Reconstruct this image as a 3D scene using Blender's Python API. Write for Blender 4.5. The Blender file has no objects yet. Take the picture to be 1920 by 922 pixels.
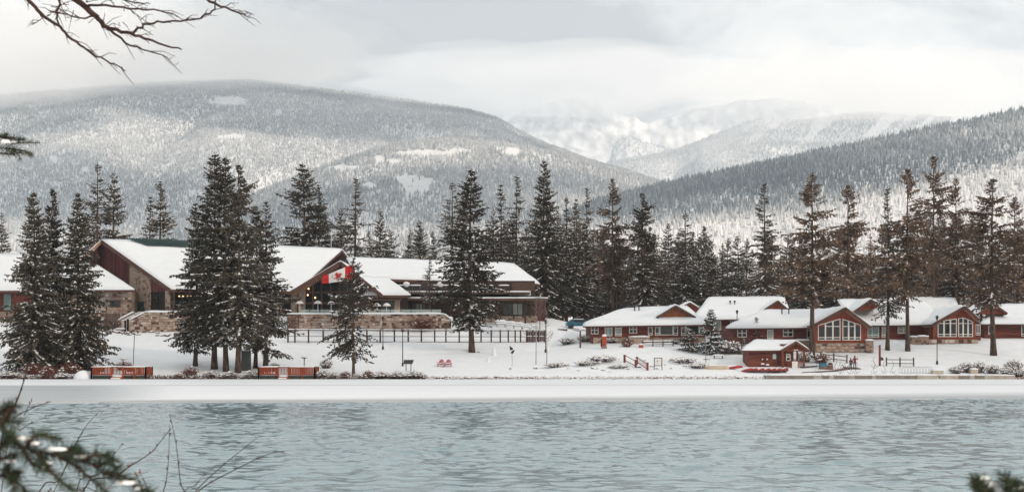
import bpy, bmesh, math, random
import numpy as np
from mathutils import Vector, Matrix, noise as mnoise

sc = bpy.context.scene
R = math.radians
FPX, HOR, CAMZ = 2640.0, 666.0, 3.0          # focal length in photo pixels, horizon row, eye height

# ------------------------------------------------------------------ camera
cam_d = bpy.data.cameras.new('camera')
cam_d.sensor_width = 36.0
cam_d.lens = 36.0 * FPX / 1920.0
cam_d.shift_y = (HOR - 461.0) / 1920.0
cam_d.clip_start = 0.1
cam_d.clip_end = 60000
cam_d.dof.use_dof = True
cam_d.dof.focus_distance = 205
cam_d.dof.aperture_fstop = 7.5
cam = bpy.data.objects.new('camera', cam_d)
sc.collection.objects.link(cam)
cam.location = (0, 0, CAMZ)
cam.rotation_euler = (R(90), 0, 0)
sc.camera = cam

# ------------------------------------------------------------------ light
SUN_EL, SUN_AZ = 27.0, 128.0                  # azimuth clockwise from +Y (view direction): right, behind the viewer
sdir = Vector((math.sin(R(SUN_AZ)) * math.cos(R(SUN_EL)), math.cos(R(SUN_AZ)) * math.cos(R(SUN_EL)), math.sin(R(SUN_EL))))
sun_d = bpy.data.lights.new('sun', 'SUN')
sun_d.energy = 5.0
sun_d.angle = R(1.5)
sun_d.color = (1.0, 0.82, 0.64)
sun = bpy.data.objects.new('sun', sun_d)
sc.collection.objects.link(sun)
sun.rotation_euler = sdir.to_track_quat('Z', 'Y').to_euler()

world = bpy.data.worlds.new('World')
sc.world = world
world.use_nodes = True
wt = world.node_tree
wt.nodes.clear()
def N(tree, typ, **kw):
    n = tree.nodes.new(typ)
    for k, v in kw.items():
        if k.startswith('i_'):
            n.inputs[k[2:].replace('_', ' ')].default_value = v
        else:
            setattr(n, k, v)
    return n
L = wt.links.new
out = N(wt, 'ShaderNodeOutputWorld')
sky = N(wt, 'ShaderNodeTexSky')
sky.sky_type = 'NISHITA'
sky.sun_disc = False
sky.sun_elevation = R(SUN_EL)
sky.sun_rotation = R(SUN_AZ)
bg1 = N(wt, 'ShaderNodeBackground'); bg1.inputs[1].default_value = 0.10
L(sky.outputs[0], bg1.inputs[0])
tc = N(wt, 'ShaderNodeTexCoord')
# overcast: cloud deck as noise over the direction, stretched sideways like a layer seen at a low angle
mp = N(wt, 'ShaderNodeMapping'); mp.inputs['Scale'].default_value = (1.0, 1.0, 2.1)
L(tc.outputs['Generated'], mp.inputs[0])
n1 = N(wt, 'ShaderNodeTexNoise'); n1.inputs['Scale'].default_value = 7.0; n1.inputs['Detail'].default_value = 9; n1.inputs['Roughness'].default_value = 0.58; n1.inputs['Distortion'].default_value = 0.6
L(mp.outputs[0], n1.inputs['Vector'])
def sky_patch(px, py, rad, aspect=2.2):
    """soft patch of cloud round a direction (wide, flat)"""
    d = Vector(((px - 960) / FPX, 1.0, (HOR - py) / FPX)).normalized()
    sub = N(wt, 'ShaderNodeVectorMath', operation='SUBTRACT'); L(tc.outputs['Generated'], sub.inputs[0]); sub.inputs[1].default_value = d
    mul = N(wt, 'ShaderNodeVectorMath', operation='MULTIPLY'); L(sub.outputs[0], mul.inputs[0]); mul.inputs[1].default_value = (1, 1, aspect)
    ln = N(wt, 'ShaderNodeVectorMath', operation='LENGTH'); L(mul.outputs[0], ln.inputs[0])
    mr = N(wt, 'ShaderNodeMapRange', interpolation_type='SMOOTHSTEP'); mr.inputs[1].default_value = 0; mr.inputs[2].default_value = rad / FPX
    mr.inputs[3].default_value = 1; mr.inputs[4].default_value = 0
    L(ln.outputs['Value'], mr.inputs[0])
    return mr.outputs[0]
n2 = N(wt, 'ShaderNodeTexNoise'); n2.inputs['Scale'].default_value = 19; n2.inputs['Detail'].default_value = 8; n2.inputs['Roughness'].default_value = 0.6; n2.inputs['Distortion'].default_value = 0.8
L(mp.outputs[0], n2.inputs['Vector'])
ad0 = N(wt, 'ShaderNodeMath', operation='MULTIPLY_ADD'); L(n2.outputs[0], ad0.inputs[0]); ad0.inputs[1].default_value = 0.42; L(n1.outputs[0], ad0.inputs[2])
ad1 = N(wt, 'ShaderNodeMath', operation='SUBTRACT'); L(ad0.outputs[0], ad1.inputs[0]); ad1.inputs[1].default_value = 0.21
cur = ad1.outputs[0]
for px, py, rad, amt in [(720, 125, 520, -0.40), (1080, 110, 400, -0.34), (930, 60, 380, -0.15), (220, 70, 430, 0.22), (1560, 190, 430, 0.26), (1010, 225, 260, 0.10), (1750, 45, 420, -0.10)]:
    o = sky_patch(px, py, rad)
    ma = N(wt, 'ShaderNodeMath', operation='MULTIPLY_ADD'); L(o, ma.inputs[0]); ma.inputs[1].default_value = amt; L(cur, ma.inputs[2]); cur = ma.outputs[0]
ramp = N(wt, 'ShaderNodeValToRGB')
el = ramp.color_ramp.elements
el[0].position = 0.25; el[0].color = (0.27, 0.265, 0.26, 1)
el[1].position = 0.72; el[1].color = (1.10, 0.985, 0.865, 1)
e = el.new(0.50); e.color = (0.745, 0.71, 0.67, 1)
L(cur, ramp.inputs[0])
bg2 = N(wt, 'ShaderNodeBackground'); bg2.inputs[1].default_value = 1.0
L(ramp.outputs[0], bg2.inputs[0])
mx = N(wt, 'ShaderNodeMixShader'); mx.inputs[0].default_value = 0.95
L(bg1.outputs[0], mx.inputs[1]); L(bg2.outputs[0], mx.inputs[2]); L(mx.outputs[0], out.inputs[0])

# ------------------------------------------------------------------ exposure / render
vs = sc.view_settings
vs.view_transform = 'Standard'; vs.look = 'None'; vs.gamma = 1; vs.exposure = 0.28; vs.use_curve_mapping = False
sc.render.engine = 'CYCLES'
cy = sc.cycles
cy.use_denoising = True
cy.max_bounces = 10; cy.diffuse_bounces = 3; cy.glossy_bounces = 3; cy.transmission_bounces = 4; cy.volume_bounces = 6; cy.transparent_max_bounces = 64
cy.sample_clamp_indirect = 6.0
cy.use_adaptive_sampling = False

# ------------------------------------------------------------------ helpers
col = sc.collection
def W(px, py, Y):
    """point of the place seen at photo position px,py when it stands Y metres away"""
    return Vector(((px - 960) * Y / FPX, Y, CAMZ + (HOR - py) * Y / FPX))
def wx(px, Y): return (px - 960) * Y / FPX
def wz(py, Y): return CAMZ + (HOR - py) * Y / FPX

def tag(o, label=None, cat=None, group=None, kind=None):
    if label: o['label'] = label
    if cat: o['category'] = cat
    if group: o['group'] = group
    if kind: o['kind'] = kind
    return o
def link(name, me, parent=None, loc=None):
    o = bpy.data.objects.new(name, me)
    col.objects.link(o)
    if parent: o.parent = parent
    if loc is not None: o.location = loc
    return o
def empty(name, loc=(0, 0, 0), rz=0, label=None, cat=None, group=None):
    o = bpy.data.objects.new(name, None)
    col.objects.link(o)
    o.location = loc; o.rotation_euler = (0, 0, rz); o.empty_display_size = 0.2
    return tag(o, label, cat, group)
def copy_tree(o, parent=None):
    c = o.copy(); col.objects.link(c); c.parent = parent
    for ch in list(o.children): copy_tree(ch, c)
    return c

class MB:
    def __init__(s): s.v = []; s.f = []; s.m = []; s.mats = []
    def mi(s, mat):
        if mat not in s.mats: s.mats.append(mat)
        return s.mats.index(mat)
    def face(s, pts, mat):
        b = len(s.v); s.v += [tuple(p) for p in pts]; s.f.append(tuple(range(b, b + len(pts)))); s.m.append(s.mi(mat))
    def prism(s, poly, off, mat, mat2=None):
        """closed slab: polygon + offset vector"""
        n = len(poly); b = len(s.v); off = Vector(off)
        P = [Vector(p) for p in poly]
        nrm = Vector((0, 0, 0))
        for i in range(n):
            a, c = P[i], P[(i + 1) % n]
            nrm += a.cross(c)
        flip = nrm.dot(off) > 0
        s.v += [tuple(p) for p in P] + [tuple(p + off) for p in P]
        k = s.mi(mat); k2 = s.mi(mat2 or mat)
        lo = tuple(range(b, b + n)); hi = tuple(range(b + n, b + 2 * n))
        s.f.append(lo[::-1] if flip else lo); s.m.append(k)
        s.f.append(hi if flip else hi[::-1]); s.m.append(k2)
        for i in range(n):
            j = (i + 1) % n
            q = (b + i, b + j, b + n + j, b + n + i)
            s.f.append(q if flip else q[::-1]); s.m.append(k)
        return s
    def box(s, x0, x1, y0, y1, z0, z1, mat):
        return s.prism([(x0, y0, z0), (x1, y0, z0), (x1, y1, z0), (x0, y1, z0)], (0, 0, z1 - z0), mat)
    def bar(s, a, b, w, h, mat, up=(0, 0, 1)):
        a = Vector(a); b = Vector(b); d = (b - a).normalized(); up = Vector(up)
        sd = d.cross(up)
        if sd.length < 1e-4: sd = d.cross(Vector((1, 0, 0)))
        sd.normalize(); u2 = sd.cross(d)
        q = [a + sd * (w / 2 * i) + u2 * (h / 2 * j) for i, j in ((-1, -1), (1, -1), (1, 1), (-1, 1))]
        return s.prism(q, b - a, mat)
    def tube(s, pts, rad, mat, n=6, cap=True):
        pts = [Vector(p) for p in pts]
        if not hasattr(rad, '__len__'): rad = [rad] * len(pts)
        k = s.mi(mat); b = len(s.v); u = None
        for i, p in enumerate(pts):
            d = (pts[min(i + 1, len(pts) - 1)] - pts[max(i - 1, 0)])
            if d.length < 1e-9: d = Vector((0, 0, 1))
            d.normalize()
            if u is None: u = d.orthogonal().normalized()
            else:
                u = u - d * u.dot(d)
                u = u.normalized() if u.length > 1e-6 else d.orthogonal().normalized()
            w = d.cross(u)
            for q in range(n):
                a = 2 * math.pi * q / n
                s.v.append(tuple(p + (u * math.cos(a) + w * math.sin(a)) * rad[i]))
        for i in range(len(pts) - 1):
            for q in range(n):
                r = (q + 1) % n
                s.f.append((b + i * n + q, b + i * n + r, b + (i + 1) * n + r, b + (i + 1) * n + q)); s.m.append(k)
        if cap:
            s.f.append(tuple(b + q for q in range(n))[::-1]); s.m.append(k)
            s.f.append(tuple(b + (len(pts) - 1) * n + q for q in range(n))); s.m.append(k)
        return s
    def lathe(s, c, prof, mat, n=10):
        """profile list of (radius, z) about the vertical through c"""
        c = Vector(c); b = len(s.v); k = s.mi(mat)
        for r, z in prof:
            for q in range(n):
                a = 2 * math.pi * q / n
                s.v.append((c.x + r * math.cos(a), c.y + r * math.sin(a), c.z + z))
        for i in range(len(prof) - 1):
            for q in range(n):
                r2 = (q + 1) % n
                s.f.append((b + i * n + q, b + i * n + r2, b + (i + 1) * n + r2, b + (i + 1) * n + q)); s.m.append(k)
        s.f.append(tuple(b + q for q in range(n))[::-1]); s.m.append(k)
        s.f.append(tuple(b + (len(prof) - 1) * n + q for q in range(n))); s.m.append(k)
        return s
    def mesh(s, name, smooth=False):
        me = bpy.data.meshes.new(name)
        me.from_pydata(s.v, [], s.f)
        for m in s.mats: me.materials.append(m)
        me.polygons.foreach_set('material_index', s.m)
        if smooth: me.polygons.foreach_set('use_smooth', [True] * len(s.f))
        me.update()
        return me
    def build(s, name, parent=None, smooth=False, loc=None):
        return link(name, s.mesh(name, smooth), parent, loc)

def np_mesh(name, V, F, mats, mi=None, smooth=False):
    """V (n,3) float, F (m,k) int with k 3 or 4"""
    me = bpy.data.meshes.new(name)
    V = np.asarray(V, np.float32); F = np.asarray(F, np.int32)
    me.vertices.add(len(V)); me.vertices.foreach_set('co', V.ravel())
    k = F.shape[1]
    me.loops.add(F.size); me.loops.foreach_set('vertex_index', F.ravel())
    me.polygons.add(len(F)); me.polygons.foreach_set('loop_start', np.arange(0, F.size, k, dtype=np.int32))
    for m in mats: me.materials.append(m)
    if mi is not None: me.polygons.foreach_set('material_index', np.asarray(mi, np.int32))
    if smooth: me.polygons.foreach_set('use_smooth', np.ones(len(F), bool))
    me.update(calc_edges=True); me.validate()
    return me
def grid_faces(nr, nc):
    i = np.arange(nr - 1)[:, None] * nc + np.arange(nc - 1)[None, :]
    return np.stack([i, i + 1, i + nc + 1, i + nc], -1).reshape(-1, 4)

# smooth value noise in numpy (lattice hash, cosine blend)
def vnoise(x, y, seed=0):
    x = np.asarray(x, float); y = np.asarray(y, float)
    xi = np.floor(x).astype(np.int64); yi = np.floor(y).astype(np.int64)
    fx = x - xi; fy = y - yi
    fx = fx * fx * (3 - 2 * fx); fy = fy * fy * (3 - 2 * fy)
    def h(a, b):
        n = (a * 374761393 + b * 668265263 + seed * 1442695041) & 0xffffffff
        n = ((n ^ (n >> 13)) * 1274126177) & 0xffffffff
        return ((n ^ (n >> 16)) & 0xffff) / 65535.0
    a = h(xi, yi); b = h(xi + 1, yi); c = h(xi, yi + 1); d = h(xi + 1, yi + 1)
    return (a + (b - a) * fx) * (1 - fy) + (c + (d - c) * fx) * fy
def fbm(x, y, seed=0, oct=4, gain=0.5):
    s = 0; a = 1.0; t = 0
    for o in range(oct):
        s = s + a * (vnoise(x * 2 ** o, y * 2 ** o, seed + o * 17) - 0.5); t += a; a *= gain
    return s / t * 2

# ------------------------------------------------------------------ materials
def mat(name, color, rough=0.8, var=0.12, nscale=3.0, bump=0.0, bscale=20.0, metallic=0.0, spec=0.3, color2=None, coords='Object', stretch=(1, 1, 1), objvar=0.0, detail=5):
    m = bpy.data.materials.new(name); m.use_nodes = True
    t = m.node_tree; b = t.nodes['Principled BSDF']
    b.inputs['Roughness'].default_value = rough; b.inputs['Metallic'].default_value = metallic
    b.inputs['Specular IOR Level'].default_value = spec
    tcn = N(t, 'ShaderNodeTexCoord'); mpn = N(t, 'ShaderNodeMapping'); mpn.inputs['Scale'].default_value = stretch
    t.links.new(tcn.outputs[coords], mpn.inputs[0])
    no = N(t, 'ShaderNodeTexNoise'); no.inputs['Scale'].default_value = nscale; no.inputs['Detail'].default_value = detail
    t.links.new(mpn.outputs[0], no.inputs['Vector'])
    c = Vector(color); c2 = Vector(color2) if color2 else c * (1 - var * 2)
    c1 = c if color2 else c * (1 + var)
    mxn = N(t, 'ShaderNodeMix', data_type='RGBA')
    mxn.inputs['A'].default_value = (*c2, 1); mxn.inputs['B'].default_value = (*c1, 1)
    mr = N(t, 'ShaderNodeMapRange'); mr.inputs[1].default_value = 0.3; mr.inputs[2].default_value = 0.7
    t.links.new(no.outputs[0], mr.inputs[0]); t.links.new(mr.outputs[0], mxn.inputs['Factor'])
    last = mxn.outputs['Result']
    if objvar:
        oi = N(t, 'ShaderNodeObjectInfo'); hs = N(t, 'ShaderNodeHueSaturation')
        mr2 = N(t, 'ShaderNodeMapRange'); mr2.inputs[3].default_value = 1 - objvar; mr2.inputs[4].default_value = 1 + objvar
        t.links.new(oi.outputs['Random'], mr2.inputs[0]); t.links.new(mr2.outputs[0], hs.inputs['Value']); t.links.new(last, hs.inputs['Color']); last = hs.outputs[0]
    t.links.new(last, b.inputs['Base Color'])
    if bump:
        bn = N(t, 'ShaderNodeTexNoise'); bn.inputs['Scale'].default_value = bscale; bn.inputs['Detail'].default_value = 4
        t.links.new(mpn.outputs[0], bn.inputs['Vector'])
        bp = N(t, 'ShaderNodeBump'); bp.inputs['Strength'].default_value = bump; bp.inputs['Distance'].default_value = 0.05
        t.links.new(bn.outputs[0], bp.inputs['Height']); t.links.new(bp.outputs[0], b.inputs['Normal'])
    return m

M = {}
M['snow'] = mat('snow', (0.80, 0.85, 0.90), 0.75, 0.02, 0.6, bump=0.18, bscale=2.0, spec=0.2)
M['roof_snow'] = mat('roof_snow', (0.79, 0.84, 0.89), 0.8, 0.015, 0.5, bump=0.25, bscale=1.2, spec=0.2)
M['ice'] = mat('ice', (0.84, 0.86, 0.885), 0.5, 0.02, 0.05, bump=0.05, bscale=0.6, stretch=(0.3, 1, 1))
# ================================================================== LAND
LP = ([170, 176, 177.2, 182, 190, 200, 210, 216, 222, 232, 260, 420, 900, 2500, 16000], [-1.2, -0.25, 0.30, 0.65, 1.25, 2.9, 4.4, 5.4, 6.9, 8.6, 10.0, 12.0, 18, 30, 60])
RP = ([170, 176, 177.2, 183, 190, 200, 208, 215, 240, 420, 900, 2500, 16000], [-1.2, -0.25, 0.32, 0.95, 1.9, 3.7, 5.1, 5.7, 7.5, 11.0, 17, 30, 60])
def ground_h(X, Y):
    X = np.asarray(X, float); Y = np.asarray(Y, float)
    zl = np.interp(Y, *LP); zr = np.interp(Y, *RP)
    px = 960 + X / np.maximum(Y, 1) * FPX
    w = np.clip((px - 1010) / 130, 0, 1); w = w * w * (3 - 2 * w)
    z = zl * (1 - w) + zr * w
    land = np.clip((Y - 176.3) / 2.5, 0, 1)
    z = z + fbm(X / 9, Y / 9, 5, 3) * 0.16 * land + fbm(X / 2.2, Y / 2.2, 9, 3) * 0.10 * land
    path1 = np.interp(px, [600, 800, 1000], [201.5, 203.0, 205.5]); path2 = np.interp(px, [600, 900, 1100], [187, 188, 186.5])
    on = np.clip((px - 640) / 60, 0, 1) * np.clip((1080 - px) / 60, 0, 1)
    for pth, a in ((path1, 0.16), (path2, 0.12)):
        z = z + on * a * (np.exp(-((Y - pth - 1.2) / 0.7) ** 2) - 0.8 * np.exp(-((Y - pth) / 0.9) ** 2))
    return z
def gz(X, Y): return float(ground_h(X, Y))
def at(px, py):
    """ground point seen at px,py (far shore)"""
    lo = None
    for Y in np.arange(176.5, 330, 0.25):
        X = wx(px, Y); z = gz(X, Y)
        if wz(py, Y) <= z:
            return Vector((X, Y, z))
    return W(px, py, 330)
def ongr(px, Y):
    X = wx(px, Y); return Vector((X, Y, gz(X, Y)))

ys = np.concatenate([np.arange(174, 262, 0.55), np.geomspace(262, 16000, 60)])
us = np.linspace(-0.62, 0.62, 420)
Yg, Ug = np.meshgrid(ys, us, indexing='ij')
Xg = Ug * Yg
Zg = ground_h(Xg, Yg)
ground = link('ground', np_mesh('ground', np.stack([Xg, Yg, Zg], -1).reshape(-1, 3), grid_faces(len(ys), len(us)), [M['snow']], smooth=True))
tag(ground, kind='structure')

# near bank under the viewer
by = np.arange(-40, 20.1, 1.0); bx = np.arange(-60, 60.1, 1.5)
Yb_, Xb_ = np.meshgrid(by, bx, indexing='ij')
Zb_ = np.interp(Yb_, [-40, 0, 6, 12, 17, 20], [3.0, 1.4, 1.0, 0.35, -0.3, -0.8]) + fbm(Xb_ / 4, Yb_ / 4, 77, 3) * 0.12
bank = link('bank', np_mesh('bank', np.stack([Xb_, Yb_, Zb_], -1).reshape(-1, 3), grid_faces(len(by), len(bx)), [M['snow']], smooth=True))
tag(bank, kind='structure')
def bank_h(x, y): return float(np.interp(y, [-40, 0, 6, 12, 17, 20], [3.0, 1.4, 1.0, 0.35, -0.3, -0.8]))

# ---------------------------------------------------------------- water
def make_water():
    m = bpy.data.materials.new('lake_water'); m.use_nodes = True
    t = m.node_tree; b = t.nodes['Principled BSDF']
    b.inputs['Base Color'].default_value = (0.15, 0.235, 0.275, 1)
    b.inputs['Roughness'].default_value = 0.06; b.inputs['IOR'].default_value = 1.333
    tcn = N(t, 'ShaderNodeTexCoord'); mpn = N(t, 'ShaderNodeMapping'); mpn.inputs['Scale'].default_value = (1.0, 1.7, 1)
    t.links.new(tcn.outputs['Object'], mpn.inputs[0])
    no = N(t, 'ShaderNodeTexNoise'); no.inputs['Scale'].default_value = 4.0; no.inputs['Detail'].default_value = 3
    t.links.new(mpn.outputs[0], no.inputs['Vector'])
    bp = N(t, 'ShaderNodeBump'); bp.inputs['Strength'].default_value = 0.22; bp.inputs['Distance'].default_value = 0.05
    t.links.new(no.outputs[0], bp.inputs['Height']); t.links.new(bp.outputs[0], b.inputs['Normal'])
    yy = [-80, 0, 14, 22]; y = 27.0
    while y < 106: yy.append(y); y += 0.075 + 0.0012 * (y - 27)
    yy += [112, 125, 150, 176.6]
    xx = np.concatenate([[-900, -300, -90, -55], np.arange(-39, 39.01, 0.13), [55, 90, 300, 900]])
    yy = np.array(yy)
    YY, XX = np.meshgrid(yy, xx, indexing='ij')
    rng = np.random.default_rng(4)
    Z = np.zeros_like(XX); DX = np.zeros_like(XX); DY = np.zeros_like(XX)
    for i in range(110):
        lam = 0.32 * (1.9 / 0.32) ** rng.random()
        th = rng.normal(0, 0.75) + 0.15                # spread about the wind (towards -Y)
        k = 2 * np.pi / lam
        a = 0.0034 * lam ** 0.85
        ph = k * (np.sin(th) * XX + np.cos(th) * YY) + rng.random() * 6.28
        Z += a * np.sin(ph); DX += a * np.sin(th) * np.cos(ph); DY += a * np.cos(th) * np.cos(ph)
    gust = 0.75 + 0.5 * fbm(XX / 14, YY / 9, 31, 3)
    Z *= np.clip(gust, 0.35, 1.4)
    sg = float(np.std(Z)); Z = Z + 0.35 * np.clip(Z - 0.5 * sg, 0, 1.2 * sg)     # a few steep crests
    sharp = 0.95 * np.clip(gust, 0.35, 1.4)                # crests drawn together
    fade = np.clip((45 - np.abs(XX)) / 8, 0, 1) * np.clip((YY - 24) / 4, 0, 1) * np.clip((112 - YY) / 6, 0, 1)
    XX = XX + DX * sharp * fade; YY = YY + DY * sharp * fade
    Z = Z * fade - 0.11
    me = np_mesh('lake_water', np.stack([XX, YY, Z], -1).reshape(-1, 3), grid_faces(len(yy), len(xx)), [m], smooth=True)
    return tag(link('lake_water', me), kind='structure')
make_water()

# ---------------------------------------------------------------- lake ice
def make_ice():
    m = bpy.data.materials.new('lake_ice'); m.use_nodes = True
    t = m.node_tree; b = t.nodes['Principled BSDF']
    b.inputs['Roughness'].default_value = 0.6; b.inputs['Specular IOR Level'].default_value = 0.2
    at_ = N(t, 'ShaderNodeAttribute'); at_.attribute_name = 'wet'
    tcn = N(t, 'ShaderNodeTexCoord'); mpn = N(t, 'ShaderNodeMapping'); mpn.inputs['Scale'].default_value = (0.25, 1, 1)
    t.links.new(tcn.outputs['Object'], mpn.inputs[0])
    no = N(t, 'ShaderNodeTexNoise'); no.inputs['Scale'].default_value = 0.35; no.inputs['Detail'].default_value = 5
    t.links.new(mpn.outputs[0], no.inputs['Vector'])
    ma = N(t, 'ShaderNodeMath', operation='MULTIPLY_ADD'); t.links.new(no.outputs[0], ma.inputs[0]); ma.inputs[1].default_value = 0.35; 
    ad = N(t, 'ShaderNodeMath', operation='SUBTRACT'); t.links.new(at_.outputs['Fac'], ad.inputs[0]); ad.inputs[1].default_value = 0.17
    t.links.new(ad.outputs[0], ma.inputs[2])
    cl = N(t, 'ShaderNodeClamp'); t.links.new(ma.outputs[0], cl.inputs[0])
    mxn = N(t, 'ShaderNodeMix', data_type='RGBA'); mxn.inputs['A'].default_value = (0.72, 0.775, 0.83, 1); mxn.inputs['B'].default_value = (0.34, 0.385, 0.43, 1)
    t.links.new(cl.outputs[0], mxn.inputs['Factor']); t.links.new(mxn.outputs['Result'], b.inputs['Base Color'])
    xs = np.arange(-420, 420.1, 2.0)
    e = np.interp(xs, [-420, -33, 0, 36, 420], [83, 91.2, 94.6, 100.5, 150]) + fbm(xs / 11, xs * 0, 3, 3) * 0.45
    ts = np.concatenate([[0, 0.02, 0.05, 0.08], np.linspace(0.12, 1, 30)])
    T, _ = np.meshgrid(ts, xs, indexing='ij'); XX = np.broadcast_to(xs, T.shape); E = np.broadcast_to(e, T.shape)
    YY = E + (177.0 - E) * T
    ZZ = np.full_like(XX, 0.035) + 0.02 * fbm(XX / 12, YY / 6, 8, 2)
    V = np.stack([XX, YY, ZZ], -1).reshape(-1, 3)
    nc = len(xs)
    lip = np.stack([xs, e - 0.05, np.full_like(xs, -0.25)], -1)
    V = np.concatenate([V, lip]); F = grid_faces(len(ts), nc)
    b0 = len(ts) * nc; i = np.arange(nc - 1)
    F = np.concatenate([F, np.stack([b0 + i, b0 + i + 1, i + 1, i], -1)])
    me = np_mesh('lake_ice', V, F, [m], smooth=False)
    PX = 960 + XX / YY * FPX; PY = HOR + CAMZ / YY * FPX
    d_edge = YY - E
    wet = np.clip(1.0 - d_edge / np.interp(PX, [0, 700, 1200, 1920], [4, 6, 10, 16]), 0, 1) * 1.0
    left = np.clip((330 - PX) / 160, 0, 1) * np.clip((PY - 721) / 3, 0, 1)
    crack = np.exp(-((PY - (722.5 - PX * 0.0008)) / 0.9) ** 2) * 0.5
    wet = np.maximum(np.maximum(wet, left * 0.95), crack)
    a = me.attributes.new('wet', 'FLOAT', 'POINT')
    a.data.foreach_set('value', np.concatenate([wet.ravel(), np.full(nc, 0.6)]).astype(np.float32))
    return tag(link('lake_ice', me), kind='structure')
make_ice()

# ---------------------------------------------------------------- mountains
M['mountain_snow'] = mat('mountain_snow', (0.60, 0.62, 0.645), 0.9, 0.03, 0.004, spec=0.1)
M['mountain_rock'] = mat('mountain_rock', (0.86, 0.865, 0.875), 0.9, 0.03, 0.009, spec=0.1, color2=(0.26, 0.27, 0.29), stretch=(1.6, 1, 0.7), detail=8)
def make_forest_mat(name, dark, frost_col):
    m = bpy.data.materials.new(name); m.use_nodes = True
    t = m.node_tree; b = t.nodes['Principled BSDF']; b.inputs['Roughness'].default_value = 0.95; b.inputs['Specular IOR Level'].default_value = 0.05
    fr = N(t, 'ShaderNodeAttribute'); fr.attribute_type = 'INSTANCER'; fr.attribute_name = 'frost'
    mxn = N(t, 'ShaderNodeMix', data_type='RGBA'); mxn.inputs['A'].default_value = (*dark, 1); mxn.inputs['B'].default_value = (*frost_col, 1)
    t.links.new(fr.outputs['Fac'], mxn.inputs['Factor']); t.links.new(mxn.outputs['Result'], b.inputs['Base Color'])
    return m
M['forest'] = make_forest_mat('frosted_forest', (0.066, 0.098, 0.128), (0.80, 0.81, 0.83))

def forest(name, P, S, FR, label):
    me = bpy.data.meshes.new(name)
    me.vertices.add(len(P)); me.vertices.foreach_set('co', np.asarray(P, np.float32).ravel())
    for nm, arr in (('sc', S), ('frost', FR)):
        a = me.attributes.new(nm, 'FLOAT', 'POINT'); a.data.foreach_set('value', np.asarray(arr, np.float32))
    me.materials.append(M['forest'])
    o = link(name, me)
    ng = bpy.data.node_groups.new(name, 'GeometryNodeTree')
    ng.interface.new_socket('Geometry', in_out='INPUT', socket_type='NodeSocketGeometry')
    ng.interface.new_socket('Geometry', in_out='OUTPUT', socket_type='NodeSocketGeometry')
    gi = N(ng, 'NodeGroupInput'); go = N(ng, 'NodeGroupOutput')
    jn = N(ng, 'GeometryNodeJoinGeometry')
    for r, h, z in ((0.19, 0.62, 0.08), (0.125, 0.55, 0.45)):
        c = N(ng, 'GeometryNodeMeshCone'); c.inputs['Vertices'].default_value = 5; c.inputs['Radius Bottom'].default_value = r; c.inputs['Depth'].default_value = h; c.inputs['Radius Top'].default_value = 0.0
        tr = N(ng, 'GeometryNodeTransform'); tr.inputs['Translation'].default_value = (0, 0, z)
        ng.links.new(c.outputs[0], tr.inputs[0]); ng.links.new(tr.outputs[0], jn.inputs[0])
    sm = N(ng, 'GeometryNodeSetMaterial'); sm.inputs['Material'].default_value = M['forest']
    ng.links.new(jn.outputs[0], sm.inputs[0])
    ip = N(ng, 'GeometryNodeInstanceOnPoints')
    na = N(ng, 'GeometryNodeInputNamedAttribute'); na.data_type = 'FLOAT'; na.inputs[0].default_value = 'sc'
    ng.links.new(gi.outputs[0], ip.inputs['Points']); ng.links.new(sm.outputs[0], ip.inputs['Instance']); ng.links.new(na.outputs[0], ip.inputs['Scale'])
    ng.links.new(ip.outputs[0], go.inputs[0])
    md = o.modifiers.new('trees', 'NODES'); md.node_group = ng
    return tag(o, label, 'forest', kind='stuff')

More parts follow.
